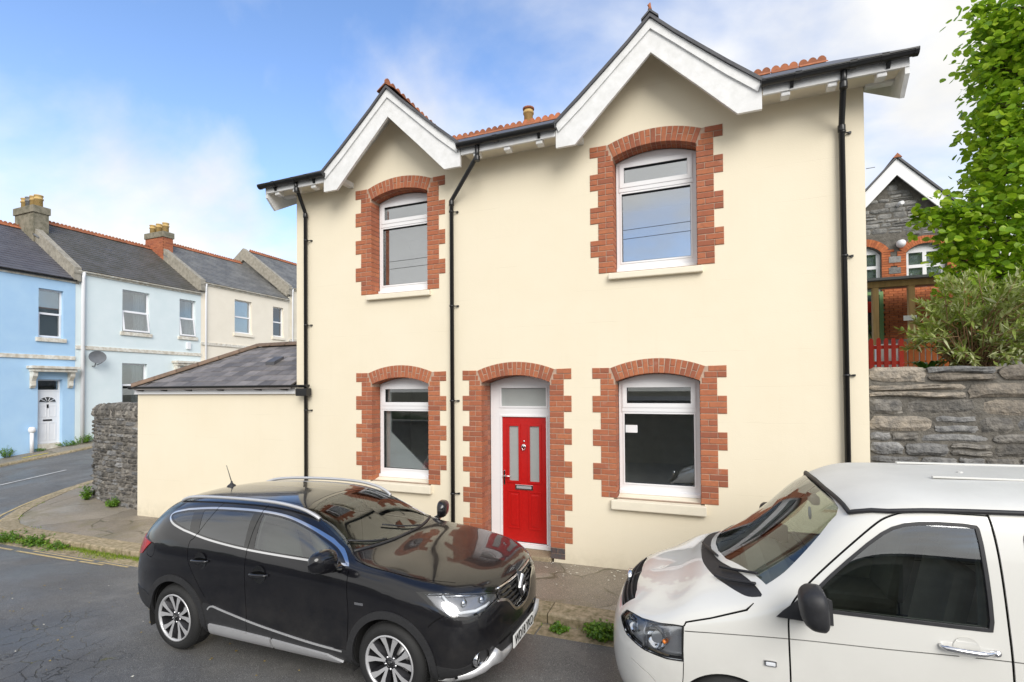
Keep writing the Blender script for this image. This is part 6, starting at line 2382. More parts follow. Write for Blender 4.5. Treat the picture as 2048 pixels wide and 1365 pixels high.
for s in (1, -1):
    SH.part('front_door_glass', ['glass_front'], 'car_glass', suv, offset=-.004, side=s)
    SH.part('rear_door_glass', ['glass_rear'], 'privacy_glass', suv, offset=-.004, side=s)
    SH.part('quarter_glass', ['glass_quarter'], 'privacy_glass', suv, offset=-.004, side=s)
    SH.part('silver_sill', ['silver_sill'], 'brushed_silver', suv, offset=.025, skirt=.03, side=s)
    SH.part('side_cladding', ['cladding'], 'car_plastic', suv, offset=.006, skirt=.012, side=s)
    SH.part('trim_strip', ['trim_line'], 'brushed_silver', suv, offset=.010, skirt=.012, side=s)
    SH.part('wheel_arch_flare', ['flare'], 'car_plastic', suv, offset=.014, skirt=.02, side=s)
    SH.part('wheel_arch_flare', ['flare_rear'], 'car_plastic', suv, offset=.014, skirt=.02, side=s)
    SH.part('window_pillars', ['pillar'], 'gloss_black', suv, offset=-.002, side=s)
    hl_ = SH.part('headlight', ['headlamp'], 'lamp_glass', suv, offset=.004, skirt=.01, side=s)
    SH.part('lamp_bowl', ['headlamp'], 'lamp_bowl', hl_, offset=-.028, side=s)
    SH.part('lamp_surround', ['head_surround'], 'gloss_black', hl_, offset=-.001, side=s)
    SH.part('tail_light', ['tail_lamp'], 'tail_red', suv, offset=.008, skirt=.012, side=s)
SH.part('windscreen_band', ['screen_band'], 'gloss_black', suv, offset=-.002)
SH.part('windscreen', ['screen'], 'screen_glass', suv, offset=-.004)
SH.part('rear_window', ['back_glass'], 'privacy_glass', suv, offset=-.003)
SH.part('front_bumper_lower', ['bumper_low'], 'car_plastic', suv, offset=.004, skirt=.008)
SH.part('rear_bumper_lower', ['rear_low'], 'car_plastic', suv, offset=.006, skirt=.01)
gr_ = SH.part('grille', ['grille'], 'gloss_black', suv, offset=-.022)
SH.part('grille_chrome', ['chrome_grille'], 'chrome', gr_, offset=.008, skirt=.015)
SH.part('lower_intake', ['intake'], 'dark_gap', suv, offset=-.02)

# lamp internals: L shaped light guide, two projector lenses
for s in (1, -1):
    hl_ = [o for o in suv.children if o.name.startswith('headlight')][0 if s > 0 else 1]

    def onlamp(p, off):
        q, n = LF.point('3d', p, off)
        return (q.x, q.y * s, q.z)
    MB().tube([onlamp(p, -.012) for p in ((.46, .80, .925), (.52, .80, .86), (.60, .775, .79), (.70, .68, .785), (.755, .59, .80), (.77, .54, .815))], [.012, .016, .016, .014, .012, .008], 8).build('light_guide', 'drl_white', hl_)
    MB().tube([onlamp(p, -.010) for p in ((.48, .80, .935), (.62, .70, .915), (.74, .54, .875))], .006, 6).build('light_strip', 'chrome', hl_)
    for p in ((.63, .72, .855), (.72, .58, .84)):
        c_ = onlamp(p, -.016)
        MB().lathe([(.0, .012), (.02, .010), (.032, -.004), (.038, -.01)], c_, 'x', 14).build('projector', 'reflector', hl_)
    # fog lamp
    fc, fn = LF.point('front', (.675, .395))
    fg = MB().lathe([(.062, -.05), (.066, -.012), (.060, -.006), (.054, -.02), (.052, -.05)], (fc.x, fc.y * s, fc.z), 'x', 24, caps=False)
    fo_ = fg.build('fog_light', 'chrome', suv)
    MB().lathe([(.0, -.015), (.04, -.02), (.056, -.03)], (fc.x, fc.y * s, fc.z), 'x', 20, caps=False).build('lens', 'gloss_black', fo_)
    SH.part('fog_bezel', ['fog_bezel'], 'car_plastic', fo_, offset=-.015, side=s)
# grille bars, badge
for k in range(5):
    z = .845 - k * .045
    w = .40 - k * .055
    pts = [LF.point('front', (abs(y), z), .0)[0] for y in lin(-w, w, 15)]
    MB().tube([(p.x - .012, y, p.z + .006 * math.cos(i * 2.2)) for i, (p, y) in enumerate(zip(pts, lin(-w, w, 15)))], .009, 6).build('grille_bar', 'car_plastic', gr_)
pts = [LF.point('front', (abs(y), .878), .004)[0] for y in lin(-.41, .41, 21)]
MB().tube([(p.x, y, p.z) for p, y in zip(pts, lin(-.41, .41, 21))], .010, 8).build('grille_chrome_bar', 'chrome', gr_)
bc = LF.point('front', (0, .775), .02)[0]
bdg = MB()
o_, i_ = [(0, .105), (.078, 0), (0, -.105), (-.078, 0)], [(0, .058), (.036, 0), (0, -.058), (-.036, 0)]
ov = [(bc.x + .012, y, bc.z + z) for y, z in o_] + [(bc.x + .02, y * .72, bc.z + z * .78) for y, z in o_] + [(bc.x + .012, y, bc.z + z) for y, z in i_] + [(bc.x - .02, y, bc.z + z) for y, z in o_]
bdg.add(ov, [(a, (a + 1) % 4, (a + 1) % 4 + 4, a + 4) for a in range(4)] + [(a + 4, (a + 1) % 4 + 4, (a + 1) % 4 + 8, a + 8) for a in range(4)] + [(a, a + 12, (a + 1) % 4 + 12, (a + 1) % 4) for a in range(4)])
bdg.build('diamond_badge', 'chrome', gr_)
MB().add([(bc.x - .004, y * 1.25, bc.z + z * 1.2) for y, z in o_] + [(bc.x - .05, y * 1.25, bc.z + z * 1.2) for y, z in o_], [(0, 1, 2, 3)] + [(a, a + 4, (a + 1) % 4 + 4, (a + 1) % 4) for a in range(4)]).build('badge_plinth', 'gloss_black', gr_)


def textmesh(txt, size, name, ext=.002, align='CENTER'):
    cu = bpy.data.curves.new(name, 'FONT')
    cu.body = txt
    cu.size = size
    cu.extrude = ext
    cu.align_x = align
    cu.align_y = 'CENTER'
    o = bpy.data.objects.new(name, cu)
    me = bpy.data.meshes.new_from_object(o)
    bpy.data.objects.remove(o)
    return me


# number plate with its letters, tilted a little like the bumper
px_ = LF.point('front', (0, .365), 0)[0].x + .026
pl = MB().bbox(px_ - .008, px_ + .004, -.262, .262, .305, .418, .003).build('number_plate', 'plate_white', suv)
tm = textmesh('WD18 YKD', .118, 'plate_text')
to = place('plate_text', tm, 'plate_black', pl, (px_ + .0062, 0, .3615), (math.pi / 2, 0, math.pi / 2))
to.scale = (.80, 1.0, 1)
MB().bbox(px_ - .06, px_ - .0085, -.20, .20, .29, .43, .006).build('plate_plinth', 'car_plastic', suv)
# silver skid trim under the nose
for s in (1, -1):
    sk = MB()
    rows_ = []
    for (y, z0, z1, o) in ((.20, .245, .325, .02), (.30, .24, .33, .028), (.40, .235, .34, .034), (.48, .235, .385, .038), (.535, .24, .435, .038), (.575, .25, .40, .034), (.62, .245, .345, .032), (.70, .235, .305, .028), (.775, .225, .275, .02)):
        kind = 'front'
        a = LF.point('front', (y, z0), o)[0]; b = LF.point('front', (y, z1), o)[0]
        m_ = LF.point('front', (y, (z0 + z1) / 2), o + .014)[0]
        a2 = LF.point('front', (y, z0), -.01)[0]; b2 = LF.point('front', (y, z1), -.01)[0]
        rows_.append([a2, a, m_, b, b2])
    n_ = 5
    sk.add([(p.x, p.y * s, p.z) for r in rows_ for p in r], [(i * n_ + j, (i + 1) * n_ + j, (i + 1) * n_ + j + 1, i * n_ + j + 1) for i in range(len(rows_) - 1) for j in range(n_ - 1)], True)
    sk.build('silver_skid_trim', 'brushed_silver', suv)

# roof rails, aerial, mirrors, handles, wipers, badges
for s in (1, -1):
    rp = []
    for x, y, lift in ((-1.02, .585, .004), (-1.10, .592, .024), (-1.25, .60, .04), (-1.55, .61, .045), (-2.0, .615, .045), (-2.5, .60, .045), (-2.8, .58, .04), (-2.95, .565, .02), (-3.0, .56, .002)):
        p, n = LF.point('top', (x, y), lift * .9)
        rp.append((p.x, p.y * s, p.z))
    MB().tube(catmull(rp, 4), .018, 8).build('roof_rail', 'brushed_silver', suv)
    # mirror: swept housing on a stalk
    mc = Vector((-.56, 1.035 * s, 1.165))
    mm = MB()
    nu_, nv_ = 12, 16
    for i in range(nu_ + 1):
        u = i / nu_
        yy = lerp(-.125, .145, u)
        k = (1 - abs(2 * u - 1) ** 3.2) ** .5
        hgt = .105 * k * (1.08 - .25 * u); dpt = .09 * k * (1.1 - .2 * u)
        for j in range(nv_):
            a = 2 * math.pi * j / nv_
            ca, sa = math.cos(a), math.sin(a)
            xx = dpt * (abs(ca) ** .75) * (1 if ca > 0 else -.45)
            zz = hgt * (abs(sa) ** .75) * (1 if sa > 0 else -1)
            mm.v.append((mc.x + xx - .05 * u, mc.y + yy * s, mc.z + zz + .012 * u))
    for i in range(nu_):
        for j in range(nv_):
            a, b = i * nv_ + j, i * nv_ + (j + 1) % nv_
            mm.f.append((a, b, b + nv_, a + nv_)); mm.sm.append(True)
    mo_ = mm.build('door_mirror', 'black_paint', suv)
    MB().tube([(-.56, .855 * s, 1.07), (-.58, .92 * s, 1.075), (-.57, .98 * s, 1.10)], [.05, .035, .035], 8).build('mirror_stalk', 'gloss_black', mo_)
    for hx in (-1.47, -2.26):
        p, n = LF.point('side', (hx, .915 + (.05 if hx < -2 else 0)), .0)
        hdl = MB().tube(catmull([(hx + .115, (p.y + .002) * s, p.z + .006), (hx + .09, (p.y + .032) * s, p.z + .004), (hx, (p.y + .040) * s, p.z), (hx - .08, (p.y + .034) * s, p.z - .002), (hx - .115, (p.y + .002) * s, p.z - .004)], 4), [.012] * 4 + [.016] * 9 + [.012] * 4, 8).build('door_handle', 'black_paint', suv)
        MB().lathe([(0, .004), (.07, .0015), (.085, 0)], (hx, 0, 0), 'y', 20, caps=False).build('handle_recess', 'gloss_black', hdl).location = (0, (p.y + .001) * s if s > 0 else -(p.y + .005), p.z)
    p, n = LF.point('side', (-.30, .80), .003)
    MB().bbox(p.x - .045, p.x + .045, min(p.y * s, (p.y + .003) * s), max(p.y * s, (p.y + .003) * s), p.z - .011, p.z + .011, .001).build('wing_badge', 'chrome', suv)
ap, n = LF.point('top', (-2.93, 0.001), .0)
an = MB().lathe([(.055, -.004), (.045, .012), (.02, .03), (.012, .045), (.01, .06)], (ap.x, 0, ap.z), 'z', 12).build('aerial_base', 'car_plastic', suv)
MB().tube([(ap.x, 0, ap.z + .05), (ap.x - .085, 0, ap.z + .25)], [.006, .003], 6).build('aerial_rod', 'car_plastic', an)
for (x0, y0, pts_) in ((0, 0, ((-.45, -.30), (-.52, -.45), (-.66, -.62))), (0, 0, ((-.42, .28), (-.50, .05), (-.62, -.14)))):
    q = []
    for (x, y) in pts_:
        p, n = LF.point('top', (x, abs(y)), .016)
        q.append((p.x, y, p.z))
    MB().tube(catmull(q, 4), .009, 6).build('wiper', 'car_plastic', suv)
# blanked side of the cowl
cpts = [LF.point('top', (-.40 - .15 * (abs(y) / .7) ** 2.2, abs(y)), .004)[0] for y in lin(-.68, .68, 21)]
MB().tube([(p.x, y, p.z) for p, y in zip(cpts, lin(-.68, .68, 21))], .014, 6).build('cowl_seal', 'car_plastic', suv)


def spokes_suv(w, x, yo, z, rr, s):
    for k in range(5):
        for q in (-1, 1):
            a = 2 * math.pi * k / 5 + q * .30 + .3
            ca, sa = math.cos(a), math.sin(a)
            def pt(r, t, y):
                return (x + r * ca - t * sa, yo + s * y, z + r * sa + t * ca)
            r0, r1 = rr * .20, rr * .95
            t0 = -q * .012
            sp = MB()
            sp.add([pt(r0, -.010 + t0, -.012), pt(r0, .010 + t0, -.012), pt(rr * .6, .017 + t0, -.004), pt(r1, .030, .004), pt(r1, -.030, .004), pt(rr * .6, -.017 + t0, -.004),
                    pt(r0, -.020 + t0, -.06), pt(r0, .020 + t0, -.06), pt(rr * .6, .028, -.055), pt(r1, .042, -.05), pt(r1, -.042, -.05), pt(rr * .6, -.028, -.055)],
                   [(0, 1, 2, 5), (5, 2, 3, 4), (0, 6, 7, 1), (1, 7, 8, 2), (2, 8, 9, 3), (3, 9, 10, 4), (4, 10, 11, 5), (5, 11, 6, 0)])
            me = sp.mesh('spoke')
            me.materials.append(MATS['rim_face']); me.materials.append(MATS['rim_dark'])
            fl = [0, 0, 1, 1, 1, 1, 1, 1]
            side_pol = [0 if abs(p.normal.y) > .8 else 1 for p in me.polygons]
            me.polygons.foreach_set('material_index', side_pol)
            place('spoke', me, None, w)
    MB().lathe([(0, .0), (.028, .0), (.034, -s * .008), (rr * .24, -s * .014), (rr * .26, -s * .06)], (x, yo - s * .004, z), 'y', 20).build('hub', 'rim_dark', w)
    MB().lathe([(0, 0), (.026, 0), (.03, s * -.006)], (x, yo + s * .0, z), 'y', 18).build('hub_cap', 'gloss_black', w)
    for k in range(5):
        a = 2 * math.pi * k / 5 + .3 + math.pi / 5
        MB().lathe([(0, s * .0), (.010, s * .0), (.011, -s * .02)], (x + .052 * math.cos(a), yo - s * .012, z + .052 * math.sin(a)), 'y', 8).build('wheel_nut', 'chrome', w)


for wx in (0, -2.646):
    for s in (1, -1):
        wheel(suv, wx, .905 * s, WZ, WR, .243, .225, s, spokes_suv, 'rim_dark', 'rim_face')
    for s in (1, -1):
        # inner wheel housing
        hs = MB()
        ang = lin(-.35, math.pi + .35, 22)
        hs.add([(wx + .40 * math.cos(a), y * s, WZ + .40 * math.sin(a)) for a in ang for y in (.905, .60)] , [(2 * i, 2 * i + 1, 2 * i + 3, 2 * i + 2) for i in range(21)], True)
        n0 = len(hs.v)
        hs.add([(wx + .40 * math.cos(a), .60 * s, WZ + .40 * math.sin(a)) for a in ang], [tuple(range(22))])
        hs.build('wheel_housing', 'dark_gap', suv, recalc=False)
MB().box(-3.3, .55, -.72, .72, .20, .26).build('underbody', 'dark_gap', suv)


# cabin
def seat(parent, x, y, z0, m, w=.24, rot=.30):
    cu = MB().bbox(x - .24, x + .25, y - w, y + w, z0, z0 + .16, .05).build('seat', m, parent)
    b = MB().bbox(-.07, .07, -w, w, 0, .60, .055)
    M_ = Matrix.Translation((x - .22, y, z0 + .12)) @ Matrix.Rotation(-rot, 4, 'Y')
    b.v = [tuple(M_ @ Vector(v)) for v in b.v]
    b.build('seat_back', m, cu)
    b = MB().bbox(-.05, .05, -.13, .13, .64, .82, .045)
    b.v = [tuple(M_ @ Vector(v)) for v in b.v]
    b.build('headrest', m, cu)


for y in (-.37, .37):
    seat(suv, -1.45, y, .52, 'interior_grey')
    seat(suv, -2.35, y, .55, 'interior_grey', w=.3)
MB().bbox(-3.2, -.5, -.74, .74, .30, .50, .02).build('cabin_floor', 'interior_dark', suv)
MB().prism([(-.95, .62), (-.98, .96), (-.86, 1.035), (-.6, 1.05), (-.45, 1.06), (-.40, .6)], -.76, .76).build('dashboard', 'interior_dark', suv)
sw = MB().tube([(-1.02 + .07 * math.sin(a), -.37 + .185 * math.cos(a), .97 + .175 * math.sin(a)) for a in np.linspace(0, 2 * math.pi, 24, endpoint=False)], .016, 8, closed=True).build('steering_wheel', 'interior_dark', suv)
MB().tube([(-.85, -.37, .93), (-1.01, -.37, .965)], [.05, .07], 10).build('steering_column', 'interior_dark', sw)
MB().bbox(-1.12, -1.06, -.13, .13, 1.37, 1.44, .02).build('rear_view_mirror', 'interior_dark', suv)
# ================================================================ white camper van
paint('white_van_paint', (.68, .67, .63), .3)
mat('van_plastic', (.022, .022, .025), .55, (.016, .016, .018), scale=40, bump=.2, bscale=260, bdist=.002)
mat('amber', (.75, .20, .02), .3)
mat('van_roof_white', (.66, .655, .625), .45, (.60, .595, .565), scale=3)
mat('van_trim_grey', (.36, .36, .33), .8)
mat('van_lining', (.70, .69, .64), .85)
glassmat('van_glass', (.45, .50, .48), 1.0, .14)
glassmat('van_screen', (.82, .89, .80), 1.0, .07)
glassmat('clear_lamp', (.95, .96, .97), 1.0, .04)

base_rows = lambda x, k=0.: [(x, .80 - k, .22), (x, .90 - k, .27), (x, .945 - k, .45), (x, .953 - k, .74)]
net = [
 [(.66, 0, .22), (.80, 0, .25), (.885, 0, .40), (.89, 0, .62), (.86, 0, .79), (.79, 0, .905), (.70, 0, .97), (.63, 0, 1.0), (.58, 0, 1.015), (.54, 0, 1.025), (.50, 0, 1.035)],
 [(.64, .38, .22), (.78, .42, .25), (.865, .44, .40), (.87, .45, .62), (.84, .45, .79), (.76, .45, .905), (.655, .42, .985), (.565, .33, 1.03), (.505, .22, 1.05), (.465, .11, 1.062), (.44, 0, 1.067)],
 [(.50, .66, .22), (.62, .74, .25), (.70, .78, .40), (.715, .79, .62), (.685, .785, .80), (.595, .765, .925), (.49, .67, 1.01), (.42, .51, 1.062), (.38, .34, 1.09), (.36, .17, 1.105), (.35, 0, 1.11)],
 [(.34, .76, .22), (.44, .85, .26), (.50, .895, .42), (.51, .905, .64), (.49, .90, .82), (.42, .875, .955), (.345, .775, 1.05), (.295, .60, 1.11), (.27, .40, 1.14), (.26, .20, 1.155), (.255, 0, 1.16)],
 [(.20, .79, .22), (.26, .89, .27), (.29, .935, .44), (.295, .945, .68), (.28, .94, .88), (.24, .91, 1.02), (.20, .81, 1.115), (.17, .63, 1.185), (.155, .41, 1.215), (.15, .20, 1.235), (.15, 0, 1.24)],
 [(0, .80, .22), (0, .90, .27), (0, .945, .45), (0, .955, .72), (0, .95, .95), (-.02, .925, 1.085), (-.01, .83, 1.165), (0, .64, 1.23), (.02, .43, 1.265), (.03, .21, 1.285), (.035, 0, 1.29)],
 base_rows(-.28) + [(-.28, .949, .99), (-.28, .93, 1.14), (-.27, .875, 1.235), (-.25, .71, 1.345), (-.22, .48, 1.41), (-.20, .24, 1.44), (-.19, 0, 1.45)],
 base_rows(-.55) + [(-.55, .948, 1.01), (-.53, .93, 1.17), (-.52, .893, 1.36), (-.54, .80, 1.545), (-.50, .57, 1.635), (-.46, .285, 1.67), (-.45, 0, 1.68)],
 base_rows(-.82) + [(-.82, .948, 1.01), (-.81, .93, 1.18), (-.80, .897, 1.46), (-.80, .842, 1.735), (-.78, .69, 1.845), (-.74, .36, 1.885), (-.72, 0, 1.895)],
 base_rows(-1.3) + [(-1.3, .948, 1.02), (-1.3, .93, 1.19), (-1.3, .895, 1.49), (-1.3, .842, 1.78), (-1.3, .74, 1.885), (-1.3, .40, 1.925), (-1.3, 0, 1.935)],
 base_rows(-2.0) + [(-2.0, .948, 1.02), (-2.0, .93, 1.19), (-2.0, .895, 1.49), (-2.0, .842, 1.79), (-2.0, .74, 1.895), (-2.0, .40, 1.935), (-2.0, 0, 1.945)],
 base_rows(-2.9) + [(-2.9, .948, 1.02), (-2.9, .93, 1.19), (-2.9, .895, 1.49), (-2.9, .84, 1.79), (-2.9, .74, 1.895), (-2.9, .40, 1.935), (-2.9, 0, 1.945)],
 base_rows(-3.6, .01) + [(-3.6, .935, 1.02), (-3.6, .918, 1.19), (-3.6, .88, 1.49), (-3.58, .825, 1.77), (-3.56, .72, 1.88), (-3.55, .39, 1.92), (-3.55, 0, 1.93)],
 [(-3.88, .70, .24), (-3.92, .80, .29), (-3.94, .85, .47), (-3.94, .86, .74), (-3.93, .855, 1.02), (-3.90, .84, 1.19), (-3.84, .80, 1.48), (-3.77, .74, 1.74), (-3.72, .64, 1.84), (-3.70, .35, 1.88), (-3.70, 0, 1.89)],
 [(-3.92, .5, .24), (-3.97, .56, .29), (-4.0, .60, .47), (-4.0, .60, .74), (-3.99, .59, 1.02), (-3.95, .58, 1.19), (-3.88, .55, 1.48), (-3.80, .50, 1.73), (-3.75, .43, 1.82), (-3.73, .22, 1.86), (-3.73, 0, 1.87)],
 [(-3.92, 0, .24), (-3.98, 0, .29), (-4.01, 0, .47), (-4.01, 0, .74), (-4.0, 0, 1.02), (-3.96, 0, 1.19), (-3.89, 0, 1.48), (-3.81, 0, 1.73), (-3.76, 0, 1.82), (-3.74, 0, 1.86), (-3.74, 0, 1.87)],
]
net = [[(x, y, z if z < 1.8 else 1.8 + (z - 1.8) * .80) for x, y, z in st] for st in net]
LV = Loft(net, .55)
VW = .335
fw = smooth_closed([(-.46, 1.175), (-.95, 1.175), (-1.385, 1.175), (-1.425, 1.18), (-1.425, 1.40), (-1.41, 1.745), (-1.39, 1.772), (-1.15, 1.772), (-1.0, 1.745), (-.88, 1.67), (-.66, 1.455), (-.50, 1.275), (-.44, 1.2)], 1)
fwi = inset(fw, .020)
def rrect(x0, x1, z0, z1, r=.07):
    out = []
    for cx_, cz_, a in ((x0 - r, z0 + r, -math.pi / 2), (x1 + r, z0 + r, math.pi), (x1 + r, z1 - r, math.pi / 2), (x0 - r, z1 - r, 0)):
        sgn = {-math.pi / 2: (1, -1), math.pi: (-1, -1), math.pi / 2: (-1, 1), 0: (1, 1)}[a]
        arc = [(cx_ + sgn[0] * r * math.sin(t), cz_ + sgn[1] * r * math.cos(t)) for t in lin(0, math.pi / 2, 6)]
        out += arc[::-1] if sgn[0] * sgn[1] < 0 and sgn[0] > 0 or sgn == (-1, 1) and False else arc
    return sorted(out, key=lambda p: math.atan2(p[1] - (z0 + z1) / 2, p[0] - (x0 + x1) / 2))


sw_ = rrect(-1.60, -2.55, 1.19, 1.77)
sw2_ = rrect(-2.72, -3.52, 1.19, 1.77)
sail = [(-.30, 1.115), (-.62, 1.105), (-.62, 1.25), (-.50, 1.30), (-.44, 1.24), (-.34, 1.155)]
vregions = [
 ('bumper', 'side', [(.39, .15), (.41, .45), (.60, .60), (.95, .62), (.95, .15)]),
 ('gap', 'side', strip(catmull([(.405, .45), (.52, .565), (.66, .625)], 6), .006)),
 ('arch_lip', 'side', circle2((0, VW), .41, 60)), ('arch_lip2', 'side', circle2((-3.0, VW), .41, 60)),
 ('gap', 'side', strip(catmull([(-.365, .42), (-.37, .7), (-.368, 1.0), (-.375, 1.13), (-.42, 1.24), (-.62, 1.47), (-.86, 1.71), (-.98, 1.79), (-1.12, 1.82), (-1.40, 1.823), (-1.46, 1.82)], 6), .011)),
 ('gap', 'side', strip(catmull([(-1.46, 1.83), (-1.478, 1.6), (-1.49, 1.2), (-1.495, .8), (-1.495, .35)], 6), .013)),
 ('gap', 'side', strip(catmull([(.275, .93), (.05, .955), (-.365, .985), (-.9, 1.005), (-1.5, 1.03), (-2.6, 1.04), (-3.7, 1.04)], 6), .0065)),
 ('gap', '3d', strip([(x, z) for x, z in ()], .01) if False else [(.285, .928, .965), (.27, .918, .995), (.10, .915, 1.045), (-.12, .905, 1.125), (-.17, .885, 1.165), (-.175, .885, 1.158), (-.13, .908, 1.115), (.10, .922, 1.035), (.262, .925, .987), (.276, .935, .962)]),
 ('gap', 'side', strip(catmull([(.29, .72), (.285, .85), (.28, .965)], 5), .008)),
 ('gap', 'side', strip(catmull([(.285, .72), (.30, .55), (.36, .48)], 5), .006)),
 ('rubber', 'side', fw), ('front_glass', 'side', fwi), ('sail', 'side', sail),
 ('rubber', 'side', sw_), ('side_glass', 'side', inset(sw_, .03)), ('rubber', 'side', sw2_), ('side_glass2', 'side', inset(sw2_, .03)),
 ('cowl', 'top', catmull([(.165, 0), (.15, .3), (.085, .56), (-.01, .725), (-.12, .842), (-.218, .872)], 5) + catmull([(-.225, .862), (-.195, .805), (-.09, .62), (.02, .40), (.07, .2), (.085, 0)], 5)),
 ('screen_band', 'top', [(.085, 0), (.07, .2), (.02, .40), (-.09, .62), (-.195, .805), (-.225, .862), (-.36, .852), (-.60, .795), (-.755, .75), (-.78, .70), (-.775, .5), (-.76, .25), (-.755, 0)]),
 ('screen', 'top', [(.045, 0), (.03, .2), (-.02, .40), (-.125, .60), (-.22, .765), (-.255, .82), (-.37, .808), (-.60, .757), (-.70, .715), (-.725, .66), (-.72, .5), (-.705, .25), (-.70, 0)]),
 ('grille', 'front', [(0, .985), (.40, .975), (.53, .955), (.50, .865), (0, .86)]),
 ('intake', 'front', [(0, .52), (.42, .52), (.50, .40), (0, .38)]),
 ('lamp_rim', '3d', [(.285, .945, .972), (.45, .905, .966), (.61, .79, .945), (.745, .605, .91), (.775, .585, .825), (.71, .755, .762), (.56, .875, .725), (.40, .925, .712), (.283, .95, .722)]),
 ('headlamp', '3d', [(.298, .945, .960), (.45, .90, .953), (.61, .785, .932), (.735, .615, .895), (.76, .60, .835), (.70, .755, .775), (.56, .87, .738), (.40, .92, .726), (.297, .95, .735)]),
 ('arch', 'side', circle2((0, VW), .358, 60)), ('arch', 'side', circle2((-3.0, VW), .358, 60)),
]
SV_ = Shell(LV, vregions, 120, 64)
VX = .08
van = thing('camper_van', 'white camper van with raised roof and black door mirror parked at the kerb', 'van', (VX, -2.555, zroad(VX, -3.4) + .012), (0, .0131, math.pi + .012), world=False)
SV_.part('body', ['body', 'arch_lip', 'arch_lip2', 'bumper'], 'white_van_paint', van, skirt=.01)
SV_.part('body_liner', ['body', 'gap', 'rubber', 'sail', 'cowl', 'screen_band', 'grille', 'intake', 'lamp_rim', 'bumper', 'arch_lip', 'arch_lip2'], 'dark_gap', van, offset=-.028)
SV_.part('cabin_lining', ['body', 'rubber', 'screen_band'], 'van_lining', van, offset=-.05)
for s in (1, -1):
    SV_.part('window_rubber', ['rubber'], 'van_plastic', van, offset=.003, skirt=.012, side=s)
    SV_.part('front_door_glass', ['front_glass'], 'van_glass', van, offset=-.006, side=s)
    SV_.part('side_glass', ['side_glass'], 'privacy_glass', van, offset=-.006, side=s)
    SV_.part('side_glass', ['side_glass2'], 'privacy_glass', van, offset=-.006, side=s)
    SV_.part('mirror_sail_panel', ['sail'], 'van_plastic', van, offset=.012, skirt=.02, side=s)
    h_ = SV_.part('headlight', ['headlamp'], 'clear_lamp', van, offset=.004, skirt=.01, side=s)
SV_.part('windscreen', ['screen'], 'van_screen', van, offset=-.004)
SV_.part('windscreen_seal', ['screen_band'], 'white_van_paint', van, offset=.0)
SV_.part('cowl_panel', ['cowl'], 'van_plastic', van, offset=-.006, skirt=.012)
vg = SV_.part('grille', ['grille'], 'dark_gap', van, offset=-.02)
SV_.part('lower_intake', ['intake'], 'dark_gap', van, offset=-.02)
for z in (.885, .915, .945):
    pts = [LV.point('front', (abs(y), z), -.003)[0] for y in lin(-.5, .5, 15)]
    MB().tube([(p.x, y, p.z) for p, y in zip(pts, lin(-.5, .5, 15))], .008, 6).build('grille_bar', 'van_plastic', vg)
gb = LV.point('front', (0, .92), .01)[0]
MB().lathe([(.0, .012), (.06, .010), (.075, .0), (.07, -.03)], (gb.x, 0, gb.z), 'x', 24).build('round_badge', 'chrome', vg)
mat('reflector_dull', (.62, .63, .65), .22, metal=.6)
hls = [o for o in van.children if o.name.startswith('headlight')]
